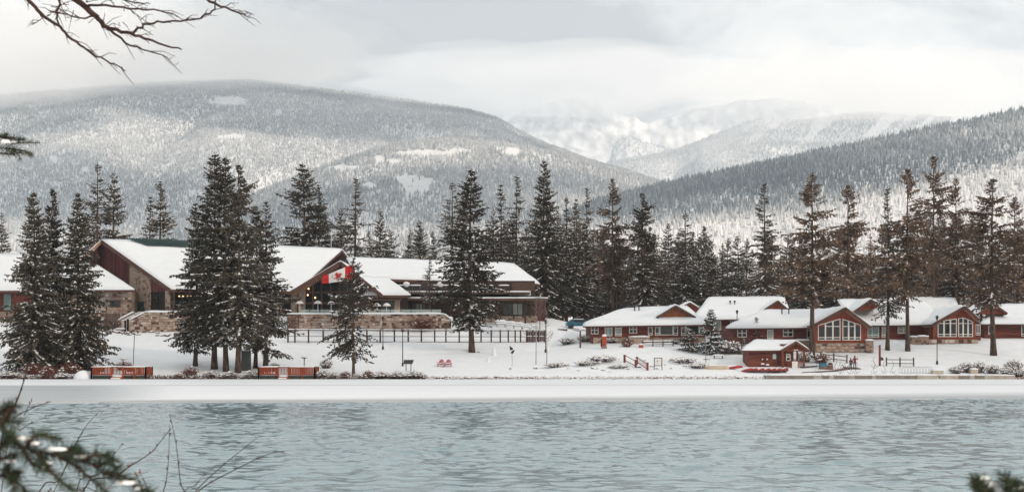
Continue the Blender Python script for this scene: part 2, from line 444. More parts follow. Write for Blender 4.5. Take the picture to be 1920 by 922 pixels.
SURF = []
def mountain(name, label, ridge, Yr, Yb, zb, umin, umax, shape, bumps, ns, density, tree_h, frost, glades=(), bare=None, seed=1, nu=260, nt=110, flabel=None, back=0.35):
    """ridge: photo outline of the crest, which stands Yr metres away; the slope runs down to Yb"""
    rx = np.array([p[0] for p in ridge]); ry = np.array([p[1] for p in ridge])
    yr = (lambda px: np.interp(px, *Yr)) if isinstance(Yr, tuple) else (lambda px: np.full_like(px, float(Yr)))
    def surf(px, t):
        Rr = yr(px)
        Y = Yb + (Rr - Yb) * t
        X = (px - 960) / FPX * Y
        zr = CAMZ + (HOR - np.interp(px, rx, ry) - (1.2 if density else 9) * fbm(px / (14 if density else 34), px * 0, seed + 40, 4)) * Rr / FPX
        tt = np.clip(t, 0, 1)
        s = np.interp(tt, *shape)
        z = zb + (zr - zb) * s
        env = np.sin(np.pi * np.clip(tt, 0, 1)) ** 0.8
        wxp = X / ns
        sp = fbm(wxp + 0.6 * fbm(Y / ns / 1.5, wxp, seed + 3, 2), Y / (ns * 2.2), seed, 4, 0.48)
        z = z + env * bumps * sp
        over = np.clip(t - 1, 0, None) / back
        z = z - over ** 1.3 * (zr - zb) * 0.55
        return X, Y, z
    t = np.concatenate([np.linspace(0, 1, nt), 1 + np.linspace(0.05, 1, 8) * back])
    p = np.linspace(umin, umax, nu)
    T, P = np.meshgrid(t, p, indexing='ij')
    X, Y, Z = surf(P, T)
    o = tag(link(name, np_mesh(name, np.stack([X, Y, Z], -1).reshape(-1, 3), grid_faces(len(t), nu), [M['mountain_snow'] if density else M['mountain_rock']], smooth=True)), label, kind='structure')
    SURF.append((P, T, X, Y, Z))
    if density:
        rng = np.random.default_rng(seed)
        Rm = float(np.mean(yr(p))); wid = (umax - umin) / FPX * (Rm + Yb) / 2; dep = Rm - Yb
        n = int(wid * dep * 1.15 / density ** 2)
        tp = rng.random(n); tp = np.where(rng.random(n) < 0.03, 1 - 0.02 * rng.random(n), tp) * 1.03
        pp = umin + (umax - umin) * rng.random(n)
        keep = rng.random(n) < (Yb + dep * tp) / (Yb + dep)
        tp, pp = tp[keep], pp[keep]
        x, y, z = surf(pp, np.clip(tp, 0, 1.03))
        PX = 960 + x / y * FPX; PY = HOR - (z - CAMZ) / y * FPX
        pr = np.ones(len(x))
        pr *= np.clip(1.15 + 1.1 * fbm(x / 260, y / 260, seed + 9, 3), 0.25, 1)
        for gx, gy, ga, gb in glades:
            d = ((PX - gx) / ga) ** 2 + ((PY - gy) / gb) ** 2 + 1.1 * fbm(PX / 16, PY / 9, seed + 21, 3)
            pr *= np.where(d < 1, 0.04, 1)
        if bare is not None: pr *= bare(PX, PY, tp)
        k = rng.random(len(x)) < pr
        x, y, z, tp = x[k], y[k], z[k], tp[k]
        s = tree_h * (0.6 + 0.8 * rng.random(len(x)) ** 1.5)
        if callable(frost): frost = frost(PX[k], PY[k])
        fr = np.clip(frost + 0.30 * fbm(x / 420, (y + z) / 420, seed + 5, 3) + rng.normal(0, 0.11, len(x)), 0.0, 0.95)
        fo = forest(name.replace('mountain', 'forest').replace('hill', 'forest') if False else 'forest', np.stack([x, y, z + 0.0], -1), s, fr, flabel)
        print(name, 'trees', len(x))
    return o

# the great rounded mountain whose crest runs into the cloud
mountain('mountain', 'broad rounded mountain under snowy forest with its crest in cloud',
    [(-260, 205), (-100, 192), (0, 180), (200, 163), (330, 155), (470, 152), (560, 162), (700, 180), (800, 194), (880, 206), (930, 222), (980, 250), (1030, 274), (1100, 300), (1160, 322), (1220, 342), (1300, 366), (1380, 390)],
    5200, 2700, 60, -260, 1380, ([0, 0.25, 0.55, 0.8, 1], [0, 0.24, 0.60, 0.88, 1]), 110, 520, 5.2, 8.8, 0.32,
    glades=[(425, 190, 34, 11), (435, 257, 22, 4), (100, 300, 10, 6), (160, 320, 8, 5)], seed=11, flabel='frosted forest clothing the broad rounded mountain')
# its lower spur in front
mountain('mountain', 'lower forested shoulder with small snow glades before the rounded mountain',
    [(250, 440), (350, 408), (450, 377), (540, 338), (620, 308), (700, 282), (780, 266), (860, 258), (930, 263), (1000, 277), (1080, 300), (1150, 322), (1200, 338), (1260, 352), (1330, 380), (1450, 420)],
    3500, 2000, 40, 240, 1450, ([0, 0.3, 0.6, 0.85, 1], [0, 0.30, 0.66, 0.92, 1]), 55, 330, 4.8, 8.4, 0.32,
    glades=[(775, 345, 34, 17), (800, 288, 60, 5), (713, 300, 8, 8), (740, 303, 16, 4), (640, 315, 40, 5), (960, 285, 16, 7), (860, 285, 30, 5), (690, 350, 14, 6)], seed=23, flabel='frosted forest on the lower shoulder of the mountain')
# dark slope rising to the right
mountain('hill', 'long dark forested slope rising behind the cabins',
    [(1060, 400), (1130, 375), (1200, 357), (1300, 335), (1400, 314), (1500, 294), (1600, 273), (1700, 252), (1760, 240), (1830, 226), (1920, 206), (2100, 170), (2200, 150)],
    2700, 1100, 26, 1060, 2200, ([0, 0.25, 0.45, 0.6, 0.8, 1], [0, 0.10, 0.24, 0.44, 0.76, 1]), 22, 260, 5.2, 10.5, lambda px, py: 0.12 + 0.55 * np.clip((py - np.interp(px, [1150, 1500, 1800, 1920], [408, 385, 320, 290])) / 30, 0, 1),  # frost tone carries light too: shaded slope dark, sunlit snowy lower band pale
    bare=lambda px, py, t: 1 - 0.1 * np.clip((py - np.interp(px, [1150, 1500, 1800, 1920], [408, 385, 320, 290])) / 30, 0, 1),
    seed=31, flabel='dark conifer forest on the long slope behind the cabins')
# mid-distance mountain with bare snow chutes
def chutes(PX, PY, t):
    hi = np.clip((PX - 1330) / 120, 0, 1) * np.clip((285 - PY) / 25, 0, 1)
    return 1 - hi * np.where(vnoise((PX + PY * 1.1) / 17, PY / 90, 4) > 0.42, 0.97, 0.35)
mountain('mountain', 'distant snow-streaked mountain above the dark slope',
    [(1090, 345), (1146, 312), (1165, 302), (1200, 295), (1270, 281), (1330, 256), (1395, 231), (1440, 222), (1500, 226), (1560, 216), (1620, 212), (1700, 214), (1800, 222), (1950, 225), (2100, 222)],
    7600, 4700, 110, 1090, 2100, ([0, 0.3, 0.6, 0.85, 1], [0, 0.30, 0.64, 0.90, 1]), 150, 560, 9, 13, 0.46,
    bare=chutes, seed=47, flabel='thin forest below the snow chutes of the distant mountain')
mountain('hill', 'small wooded knob in the notch between the mountains',
    [(1120, 330), (1145, 296), (1149, 272), (1162, 262), (1180, 257), (1205, 266), (1240, 276), (1290, 292), (1330, 310)],
    8600, 7900, 650, 1120, 1330, ([0, 0.5, 1], [0, 0.55, 1]), 40, 400, 10, 15, 0.35, seed=53, nu=90, nt=40, flabel='forest on the small knob in the notch')
mountain('mountain', 'pale snow peak fading into the cloud above the notch',
    [(860, 260), (930, 225), (985, 205), (1040, 188), (1090, 182), (1130, 200), (1180, 222), (1215, 232), (1260, 215), (1310, 202), (1360, 190), (1450, 185), (1560, 200)],
    10800, 8900, 250, 860, 1560, ([0, 0.5, 1], [0, 0.5, 1]), 250, 520, 0, 0, 0, seed=61, nu=200, nt=80)

# forest on the valley floor
def valley_forest():
    rng = np.random.default_rng(90)
    n = 75000
    Y = 640 * (2900 / 640) ** (rng.random(n) ** 0.75); px = rng.uniform(-160, 2080, n)
    X = (px - 960) / FPX * Y
    pr = np.clip((Y / 2900) ** 0.5 * 1.2, 0, 1) * np.clip(0.8 + 1.6 * fbm(X / 120, Y / 300, 7, 3), 0.1, 1)
    k = rng.random(n) < pr
    X, Y = X[k], Y[k]
    Z = ground_h(X, Y)
    s = 13 * (0.6 + 0.7 * rng.random(len(X)))
    fr = np.clip(rng.normal(0.36, 0.16, len(X)), 0, 0.9)
    forest('forest', np.stack([X, Y, Z], -1), s, fr, 'flat snowy forest stretching across the valley behind the lodge')
valley_forest()
# ================================================================== CONIFERS
M['needles'] = mat('needles', (0.115, 0.101, 0.078), 0.9, 0.3, 1.3, objvar=0.3, spec=0.1)
M['needles_brown'] = mat('needles_brown', (0.215, 0.148, 0.106), 0.9, 0.3, 1.3, objvar=0.2, spec=0.1)
M['needles_blue'] = mat('needles_blue', (0.06, 0.08, 0.08), 0.9, 0.25, 1.3, spec=0.1)
M['larch'] = mat('larch_twigs', (0.30, 0.17, 0.09), 0.9, 0.25, 1.3, spec=0.1)
M['bark'] = mat('bark', (0.105, 0.072, 0.055), 0.95, 0.35, 2.0, bump=0.8, bscale=6, stretch=(3, 3, 0.6), spec=0.1)
M['bark_grey'] = mat('bark_grey', (0.15, 0.115, 0.095), 0.95, 0.35, 2.0, bump=0.8, bscale=6, stretch=(3, 3, 0.6), spec=0.1)
M['tree_snow'] = mat('tree_snow', (0.85, 0.86, 0.875), 0.8, 0.02, 2, spec=0.1)

def conifer_meshes(seed, H=24.0, base=0.12, rmax=0.15, profile='spruce', levels=52, per=6, snow=0.22, gap=0.12, droop=0.30, needle='needles', twig_w=0.17, trunk_r=0.0125, bark='bark', ragged=0.35, twigs=1.0, tops=1, snow_size=1.0):
    """returns (trunk mesh, crown mesh); crown = drooping boughs set with sprays of needles, some carrying snow"""
    rng = random.Random(seed)
    V = []; F = []; MI = []
    def kite(p0, p1, side, w, mi):
        b = len(V)
        m = p0 + (p1 - p0) * rng.uniform(0.35, 0.6)
        V.extend((p0, m + side * w, p1, m - side * w)); F.append((b, b + 1, b + 2, b + 3)); MI.append(mi)
    bend = Vector((rng.uniform(-1, 1), rng.uniform(-1, 1), 0)) * H * 0.012
    def axis(z):
        t = z / H
        return Vector((bend.x * math.sin(t * 3.0), bend.y * math.sin(t * 2.3 + 0.5) - bend.y * math.sin(0.5), z))
    tb = MB()
    tr = H * trunk_r
    n = 14
    tb.tube([axis(H * i / n) - Vector((0, 0, 0.35 if i == 0 else 0)) for i in range(n + 1)], [tr * (1.35 if i == 0 else 1.05 if i == 1 else 1) * (1 - 0.96 * (i / n) ** 0.9) + 0.015 for i in range(n + 1)], M[bark], 8)
    holes = [(rng.uniform(base, 0.95), rng.uniform(0, 6.28), rng.uniform(0.02, 0.05)) for _ in range(int(gap * 60))]
    for lv in range(levels):
        t = base + (1 - base) * ((lv + rng.uniform(-0.4, 0.4)) / levels)
        t = min(max(t, base), 0.985)
        u = (t - base) / (1 - base)
        if profile == 'spruce': Lr = rmax * H * (1 - u) ** 0.82 * min(1, 0.55 + u * 4.5)
        elif profile == 'fir': Lr = rmax * H * (1 - u ** 1.7) ** 0.9 * min(1, 0.45 + u * 3.0)
        elif profile == 'pine': Lr = rmax * H * (math.sin(math.pi * min(1, 0.18 + u * 0.82)) ** 0.7) * (1 - 0.35 * u)
        else: Lr = rmax * H * (1 - u)
        Lr = max(Lr, 0.02 * H * (1 - u) + 0.15)
        whorl = rng.uniform(0.75, 1.2)
        for k in range(max(3, int(per * rng.uniform(0.7, 1.25)))):
            a = rng.uniform(0, 2 * math.pi)
            if any(abs(t - ht) < hw and abs((a - ha + math.pi) % (2 * math.pi) - math.pi) < 1.0 for ht, ha, hw in holes): continue
            Lb = Lr * whorl * (1 + ragged * rng.uniform(-1, 0.8))
            if rng.random() < 0.05: Lb *= 1.35
            e0 = (0.85 * u ** 1.5 - 0.22 * (1 - u)) + rng.uniform(-0.15, 0.15)
            ra = Vector((math.cos(a), math.sin(a), 0)); sd = Vector((-math.sin(a), math.cos(a), 0))
            o = axis(t * H)
            dr = droop * rng.uniform(0.6, 1.3)
            def bp(s): return o + ra * (Lb * s) + Vector((0, 0, Lb * (math.tan(e0) * s - dr * s * s + 0.55 * dr * s ** 3)))
            # woody bough
            b = len(V); r0 = 0.035 + 0.012 * Lb
            for s, r in ((0, r0), (0.5, r0 * 0.6), (0.95, 0.01)):
                c = bp(s)
                V.extend((c + Vector((0, 0, r)), c + sd * r - Vector((0, 0, r * 0.5)), c - sd * r - Vector((0, 0, r * 0.5))))
            for i in range(2):
                for q in range(3):
                    F.append((b + i * 3 + q, b + i * 3 + (q + 1) % 3, b + i * 3 + 3 + (q + 1) % 3, b + i * 3 + 3 + q)); MI.append(1)
            bsn = snow * (2.2 if rng.random() < 0.3 else 0.55) * (0.5 + 0.9 * (1 - u))
            nt = max(3, int((2.5 + Lb * 4.4) * twigs))
            for i in range(nt):
                s = 0.16 + 0.86 * (i + rng.random()) / nt
                p = bp(min(s, 1.0))
                sg = 1 if rng.random() < 0.5 else -1
                ll = (0.24 + 0.26 * Lb * (1.05 - s)) * rng.uniform(0.7, 1.35); ll = min(ll, 1.15)
                hang = rng.random()
                if hang < 0.38: d = ra * 0.35 + sd * sg * rng.uniform(0.1, 0.6) + Vector((0, 0, -rng.uniform(0.5, 1.1)))
                else: d = ra * rng.uniform(0.5, 1.0) + sd * sg * rng.uniform(0.2, 1.0) + Vector((0, 0, rng.uniform(-0.35, 0.22)))
                d.normalize()
                side = d.cross(Vector((rng.uniform(-1, 1), rng.uniform(-1, 1), rng.uniform(-0.3, 1)))); side.normalize()
                w = twig_w * rng.uniform(0.6, 1.25) * (0.75 + 0.12 * Lb)
                kite(p, p + d * ll, side, w * 0.5, 0)
                if rng.random() < 0.55:
                    s2 = side.cross(d); kite(p + d * ll * 0.1, p + d * ll * 0.95, s2, w * 0.45, 0)
                if rng.random() < bsn and s > 0.25:
                    out = (ra * 0.55 + Vector((0, 0, 0.8)) + sd * rng.uniform(-0.5, 0.5)).normalized()
                    dh = (ra * rng.uniform(0.3, 1) + sd * rng.uniform(-1, 1)); dh -= out * dh.dot(out); dh.normalize()
                    l2 = rng.uniform(0.18, 0.5) * snow_size
                    c = p + Vector((0, 0, 0.07)) - dh * l2 * 0.3
                    kite(c, c + dh * l2, dh.cross(out), rng.uniform(0.07, 0.14) * snow_size, 2)
    cme = np_mesh('crown', np.array([tuple(v) for v in V]), np.array(F), [M[needle], M[bark], M['tree_snow']], MI)
    return tb.mesh('trunk', smooth=True), cme, H

PROTO = {}
def proto(key, **kw): PROTO[key] = conifer_meshes(**kw)
for i in range(3): proto('full%d' % i, seed=100 + i, base=0.03, rmax=0.19, profile='spruce', levels=66, per=10, snow=0.28, gap=0.05, twigs=1.7, droop=0.36, twig_w=0.19)
for i in range(4): proto('tall%d' % i, seed=200 + i, base=0.14, rmax=0.15, profile='fir', levels=58, per=8, snow=0.28, gap=0.14, twig_w=0.19, twigs=1.6, trunk_r=0.0115)
for i in range(3): proto('brown%d' % i, seed=300 + i, base=0.29, rmax=0.165, profile='fir', levels=52, per=7.5, snow=0.16, gap=0.32, needle='needles_brown', twig_w=0.20, ragged=0.45, twigs=1.6)
for i in range(3): proto('thin%d' % i, seed=400 + i, base=0.22, rmax=0.12, profile='spruce', levels=42, per=6.5, snow=0.25, gap=0.2, ragged=0.5, twig_w=0.18, trunk_r=0.010, twigs=1.4)
for i in range(3): proto('back%d' % i, seed=500 + i, base=0.10, rmax=0.175, profile='spruce', levels=44, per=7.5, snow=0.62, gap=0.14, ragged=0.5, twig_w=0.20, droop=0.2, twigs=1.5)
proto('small0', seed=601, H=7.0, base=0.02, rmax=0.34, profile='spruce', levels=22, per=9, snow=0.62, gap=0.0, needle='needles_blue', twig_w=0.15, ragged=0.12, droop=0.15, twigs=1.2, snow_size=0.9)
proto('small1', seed=602, H=6.0, base=0.02, rmax=0.30, profile='spruce', levels=20, per=8, snow=0.75, gap=0.0, needle='needles_blue', twig_w=0.14, ragged=0.2, droop=0.18, snow_size=0.8)
proto('open0', seed=701, H=15.0, base=0.17, rmax=0.27, profile='fir', levels=34, per=8, snow=0.28, gap=0.22, twig_w=0.19, ragged=0.4, droop=0.35)
proto('bush0', seed=611, H=3.2, base=0.02, rmax=0.55, profile='fir', levels=14, per=10, snow=0.75, gap=0.05, twig_w=0.15, ragged=0.35, droop=0.1, snow_size=0.8, trunk_r=0.015)
proto('larch0', seed=801, H=14.0, base=0.12, rmax=0.15, profile='spruce', levels=34, per=6, snow=0.03, gap=0.1, needle='larch', twig_w=0.1)

tree_rng = random.Random(5)
def tree(key, base, top_z, label, wide=1.0, lean=0.0, group=None, name='spruce_tree'):
    tm, cm, H = PROTO[key]
    h = top_z - base.z
    s = h / H
    r = empty(name, base, tree_rng.uniform(0, 6.28), label, 'tree', group)
    r.scale = (s * wide, s * wide, s)
    if lean: r.rotation_euler = (0, lean, 0)
    link('trunk', tm, r); link('crown', cm, r)
    return r
def tree_g(key, px, top, py, label, wide=1.0, lean=0.0, **kw):
    b = at(px, py); return tree(key, b, wz(top, b.y), label, wide, lean, **kw)
def tree_d(key, px, top, Y, label, wide=1.0, **kw):
    b = ongr(px, Y); return tree(key, b, wz(top, Y), label, wide, **kw)

# stands near the water
tree_g('full0', 62, 357, 696, 'full snowy spruce at the outer edge of the shore clump, thickest at the foot', 1.02)
tree_g('full1', 98, 352, 688, 'narrow-topped spruce in the middle of the shore clump beside the red fenced deck', 0.86)
tree_g('full2', 146, 360, 693, 'broad spruce of the shore clump standing nearest the small red fenced deck', 1.05)
tree_g('back0', 366, 378, 686, 'shorter ragged spruce on the outer side of the tall trunk clump', 1.0)
tree_g('tall0', 402, 287, 692, 'tallest spruce of the bare-trunked clump by the shore', 1.15)
tree_g('tall1', 424, 293, 696, 'tall spruce in the middle of the bare-trunked shore clump', 1.05)
tree_g('tall2', 446, 306, 699, 'spruce of the shore clump leaning over the water, nearest its edge', 1.1)
tree_g('tall3', 479, 385, 690, 'slim spruce on a straight dark trunk behind the orange railing deck', 1.1)
tree_g('back1', 498, 376, 691, 'bushy spruce on a thick reddish trunk behind the orange railing deck', 1.15)
tree_g('open0', 663, 483, 703, 'shorter open-branched spruce standing alone before the flag gable', 0.95)
tree_g('tall1', 885, 316, 660, 'lone tall spruce on the lawn with a pale bare lower trunk', 1.3)
tree_g('brown0', 1522, 323, 669, 'large brownish conifer on a thick trunk beside the red boathouse', 1.15)
tree_g('thin0', 1664, 350, 656, 'slim conifer with long bare trunk between the two glazed gables', 1.15)
tree_g('brown1', 1702, 314, 658, 'tall brown conifer with drooping boughs beside the second glazed gable', 0.95)
tree_g('brown2', 1863, 333, 666, 'wide brown conifer on the lawn past the second glazed gable', 1.25)
# small ones
tree_g('small0', 1333, 578, 664, 'small perfectly conical spruce heavy with snow before the first cabin', 1.0)
tree_g('small1', 1418, 594, 648, 'little blue-grey spruce against the wall behind the boathouse', 1.0)
tree_g('small1', 1395, 632, 664, 'knee-high snowy spruce sapling touching the boathouse wall', 1.2)
tree_g('bush0', 1292, 616, 658, 'rounded snow-loaded evergreen bush next to the conical spruce', 1.0, name='evergreen_bush')
# behind the lodge
for key, px, top, Y, wide, lab in [
    ('thin1', 183, 305, 268, 1.35, 'leaning ragged conifer rising behind the red board gable'),
    ('back2', 214, 322, 272, 1.1, 'spire-topped conifer behind the ridge of the red board gable'),
    ('back0', 300, 335, 275, 1.15, 'broad-crowned conifer behind the bare green metal roof strip'),
    ('thin2', 282, 368, 280, 1.3, 'lower conifer half merged with the broad one behind the metal roof strip'),
    ('back1', 3, 398, 275, 1.0, 'dark conifer cut by the picture edge above the end wing'),
    ('tall3', 567, 306, 275, 1.35, 'tall pointed conifer behind the lodge roof beside the railing-deck clump'),
    ('back0', 597, 342, 280, 1.1, 'shorter conifer leaning into the pointed one behind the lodge roof'),
    ('thin0', 668, 332, 276, 1.5, 'thin-topped conifer behind the flag gable with level boughs'),
    ('back2', 640, 388, 282, 1.1, 'low bushy conifer just behind the roof antenna'),
    ('back1', 713, 390, 272, 1.2, 'snow-caked round-topped conifer behind the lodge link roof'),
    ('back2', 786, 412, 274, 1.3, 'short green conifer alone in the gap behind the long roof'),
    ('thin1', 848, 340, 270, 1.4, 'gappy conifer just outside the lone lawn spruce'),
    ('tall0', 868, 372, 268, 1.1, 'dark conifer hidden mostly by the lone lawn spruce'),
    ('thin2', 939, 345, 274, 1.3, 'slim conifer behind the far end of the long roof'),
    ('thin0', 970, 328, 278, 1.3, 'needle-thin conifer beside the big pyramid spruce'),
    ('full1', 1020, 300, 266, 0.95, 'big pyramid spruce behind the hipped end of the lodge'),
    ('thin1', 1062, 368, 282, 1.3, 'first of three slim conifers past the lodge end'),
    ('thin2', 1080, 372, 276, 1.2, 'middle one of three slim conifers past the lodge end'),
    ('thin0', 1101, 350, 284, 1.1, 'last and tallest of three slim conifers past the lodge end'),
    ('brown0', 1149, 333, 262, 0.95, 'broad brownish conifer with forked tip in the gap between lodge and cabins'),
    ('tall2', 1203, 360, 258, 1.2, 'dark conifer with a long side bough above the first cabin roof'),
    ('thin1', 1285, 398, 262, 1.5, 'conifer with a small dense tip above the first cabin gable'),
    ('thin0', 1432, 342, 252, 1.35, 'gaunt conifer with level boughs above the second cabin'),
    ('brown1', 1590, 345, 236, 1.15, 'broad brown conifer behind the first glazed gable'),
    ('brown2', 1750, 290, 246, 0.85, 'tallest conifer above the roofs of the second glazed cabin'),
    ('brown0', 1792, 332, 250, 0.9, 'reddish conifer right behind the peak of the second glazed gable'),
    ('brown1', 1903, 368, 240, 1.0, 'brown conifer at the picture edge behind the last cabin')]:
    tree_d(key, px, top, Y, lab, wide)
tree_d('larch0', 1632, 434, 244, 'small orange-brown larch among the dark conifers', 0.9, name='larch_tree')
# the small spruce on the terrace edge comes with the lodge
# stands that read as one dark wood: nothing tells their trees apart
inf = random.Random(77)
for (a, b, n, t0, t1, Y0, Y1, keys, lab) in [
    (-40, 340, 9, 425, 455, 285, 330, ('back0', 'back1', 'thin2'), 'dark conifer low in the wood behind the red board gable wing'),
    (520, 830, 12, 425, 462, 285, 330, ('back0', 'back2', 'back1'), 'dark conifer low in the wood behind the middle roofs of the lodge'),
    (890, 1110, 22, 390, 460, 270, 325, ('back1', 'tall3', 'back2', 'back0'), 'snow-dusted conifer in the dense wood behind the lodge end'),
    (1110, 1340, 26, 415, 485, 262, 320, ('back0', 'tall2', 'brown2', 'back2', 'back1'), 'snow-dusted conifer in the dense wood behind the first cabin'),
    (1330, 1580, 26, 430, 490, 258, 320, ('back1', 'brown0', 'brown2', 'back0'), 'snow-dusted conifer in the dense wood behind the middle cabins'),
    (1580, 1960, 34, 385, 480, 252, 320, ('brown1', 'back2', 'brown0', 'brown2'), 'snow-dusted conifer in the dense wood behind the farthest cabins')]:
    for i in range(n):
        px = a + (b - a) * (i + inf.uniform(0.1, 0.9)) / n
        tree_d(inf.choice(keys), px, inf.uniform(t0, t1), inf.uniform(Y0, Y1), lab, inf.uniform(1.0, 1.45), group=lab.replace('snow-dusted conifer', 'conifers').replace('dark conifer', 'conifers'), name='conifer_tree')
# ================================================================== BUILDINGS
M['red_wall'] = mat('red_stained_wall', (0.165, 0.049, 0.035), 0.85, 0.28, 0.8, bump=0.3, bscale=4, stretch=(0.4, 1, 6))
M['red_trim'] = mat('red_trim', (0.19, 0.050, 0.032), 0.8, 0.15, 1.0)
M['gable_wood'] = mat('gable_wood', (0.28, 0.095, 0.043), 0.8, 0.18, 1.2, stretch=(5, 1, 0.5))
M['gable_red'] = mat('gable_red', (0.25, 0.062, 0.038), 0.85, 0.15, 1.2, stretch=(5, 1, 0.5))
M['soffit'] = mat('soffit_wood', (0.42, 0.27, 0.19), 0.8, 0.12, 1.0)
M['fascia'] = mat('fascia_brown', (0.11, 0.055, 0.042), 0.8, 0.15, 1.0)
M['board'] = mat('board_siding', (0.125, 0.042, 0.038), 0.9, 0.3, 1.6, stretch=(6, 6, 0.4), objvar=0.3)
M['log'] = mat('log', (0.125, 0.080, 0.060), 0.9, 0.25, 1.5, stretch=(0.3, 4, 4), objvar=0.25)
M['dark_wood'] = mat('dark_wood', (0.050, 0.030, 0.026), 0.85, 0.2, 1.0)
M['white_frame'] = mat('white_frame', (0.74, 0.74, 0.72), 0.6, 0.04, 2)
M['brown_frame'] = mat('brown_frame', (0.09, 0.05, 0.04), 0.7, 0.1, 2)
M['green_metal'] = mat('green_metal_roof', (0.045, 0.085, 0.085), 0.45, 0.12, 0.4, metallic=0.3)
M['concrete'] = mat('concrete', (0.42, 0.38, 0.34), 0.9, 0.12, 1.2, bump=0.3)
M['concrete_dark'] = mat('concrete_dark', (0.24, 0.215, 0.19), 0.9, 0.15, 1.2, bump=0.3)
M['grey_base'] = mat('grey_base', (0.22, 0.20, 0.185), 0.9, 0.15, 1.2)
M['black_metal'] = mat('black_metal', (0.02, 0.02, 0.022), 0.5, 0.1, 3, spec=0.5)
M['grey_metal'] = mat('grey_metal', (0.22, 0.22, 0.23), 0.5, 0.1, 3, metallic=0.6)
M['green_door'] = mat('green_door', (0.03, 0.075, 0.06), 0.6, 0.1, 3)
def stone_mat(name, scale, cols):
    m = bpy.data.materials.new(name); m.use_nodes = True
    t = m.node_tree; b = t.nodes['Principled BSDF']; b.inputs['Roughness'].default_value = 0.95; b.inputs['Specular IOR Level'].default_value = 0.1
    tcn = N(t, 'ShaderNodeTexCoord'); mpn = N(t, 'ShaderNodeMapping'); mpn.inputs['Scale'].default_value = (1, 1, 1.25)
    t.links.new(tcn.outputs['Object'], mpn.inputs[0])
    vo = N(t, 'ShaderNodeTexVoronoi'); vo.inputs['Scale'].default_value = scale; t.links.new(mpn.outputs[0], vo.inputs['Vector'])
    rp = N(t, 'ShaderNodeValToRGB'); rp.color_ramp.interpolation = 'CONSTANT'
    for i, c in enumerate(cols):
        e = rp.color_ramp.elements[i] if i < 2 else rp.color_ramp.elements.new(0)
        e.position = i / len(cols); e.color = (*c, 1)
    sx = N(t, 'ShaderNodeSeparateColor'); t.links.new(vo.outputs['Color'], sx.inputs[0]); t.links.new(sx.outputs[0], rp.inputs[0])
    ve = N(t, 'ShaderNodeTexVoronoi'); ve.feature = 'DISTANCE_TO_EDGE'; ve.inputs['Scale'].default_value = scale; t.links.new(mpn.outputs[0], ve.inputs['Vector'])
    mr = N(t, 'ShaderNodeMapRange'); mr.inputs[2].default_value = 0.08; t.links.new(ve.outputs[0], mr.inputs[0])
    mxn = N(t, 'ShaderNodeMix', data_type='RGBA'); mxn.inputs['A'].default_value = (0.25, 0.21, 0.18, 1)
    t.links.new(mr.outputs[0], mxn.inputs['Factor']); t.links.new(rp.outputs[0], mxn.inputs['B']); t.links.new(mxn.outputs['Result'], b.inputs['Base Color'])
    bp = N(t, 'ShaderNodeBump'); bp.inputs['Strength'].default_value = 0.8; bp.inputs['Distance'].default_value = 0.08
    t.links.new(mr.outputs[0], bp.inputs['Height']); t.links.new(bp.outputs[0], b.inputs['Normal'])
    return m
M['stone'] = stone_mat('field_stone', 2.6, [(0.34, 0.24, 0.19), (0.46, 0.37, 0.31), (0.24, 0.15, 0.12), (0.56, 0.50, 0.45), (0.15, 0.09, 0.075), (0.40, 0.31, 0.26)])
M['stone_dark'] = stone_mat('dark_stone', 2.6, [(0.14, 0.09, 0.075), (0.20, 0.14, 0.11), (0.10, 0.06, 0.05), (0.24, 0.18, 0.15), (0.09, 0.055, 0.045), (0.17, 0.12, 0.1)])
M['stone_pale'] = stone_mat('pale_stone', 1.7, [(0.42, 0.33, 0.27), (0.50, 0.42, 0.36), (0.36, 0.28, 0.22), (0.56, 0.49, 0.43), (0.22, 0.14, 0.11), (0.45, 0.37, 0.31)])
def glass_mat(name, c, rough=0.08):
    m = mat(name, c, rough, 0.15, 0.5, spec=0.5); return m
M['glass_dark'] = glass_mat('window_glass', (0.016, 0.020, 0.022))
M['glass_teal'] = glass_mat('terrace_glass', (0.025, 0.05, 0.055))
M['curtain'] = glass_mat('curtained_glass', (0.34, 0.38, 0.36), 0.25)
M['curtain_teal'] = glass_mat('teal_curtained_glass', (0.20, 0.30, 0.30), 0.25)
M['lamp_glow'] = bpy.data.materials.new('lamp_glow'); M['lamp_glow'].use_nodes = True
_b = M['lamp_glow'].node_tree.nodes['Principled BSDF']; _b.inputs['Emission Color'].default_value = (1.0, 0.55, 0.25, 1); _b.inputs['Emission Strength'].default_value = 3.0

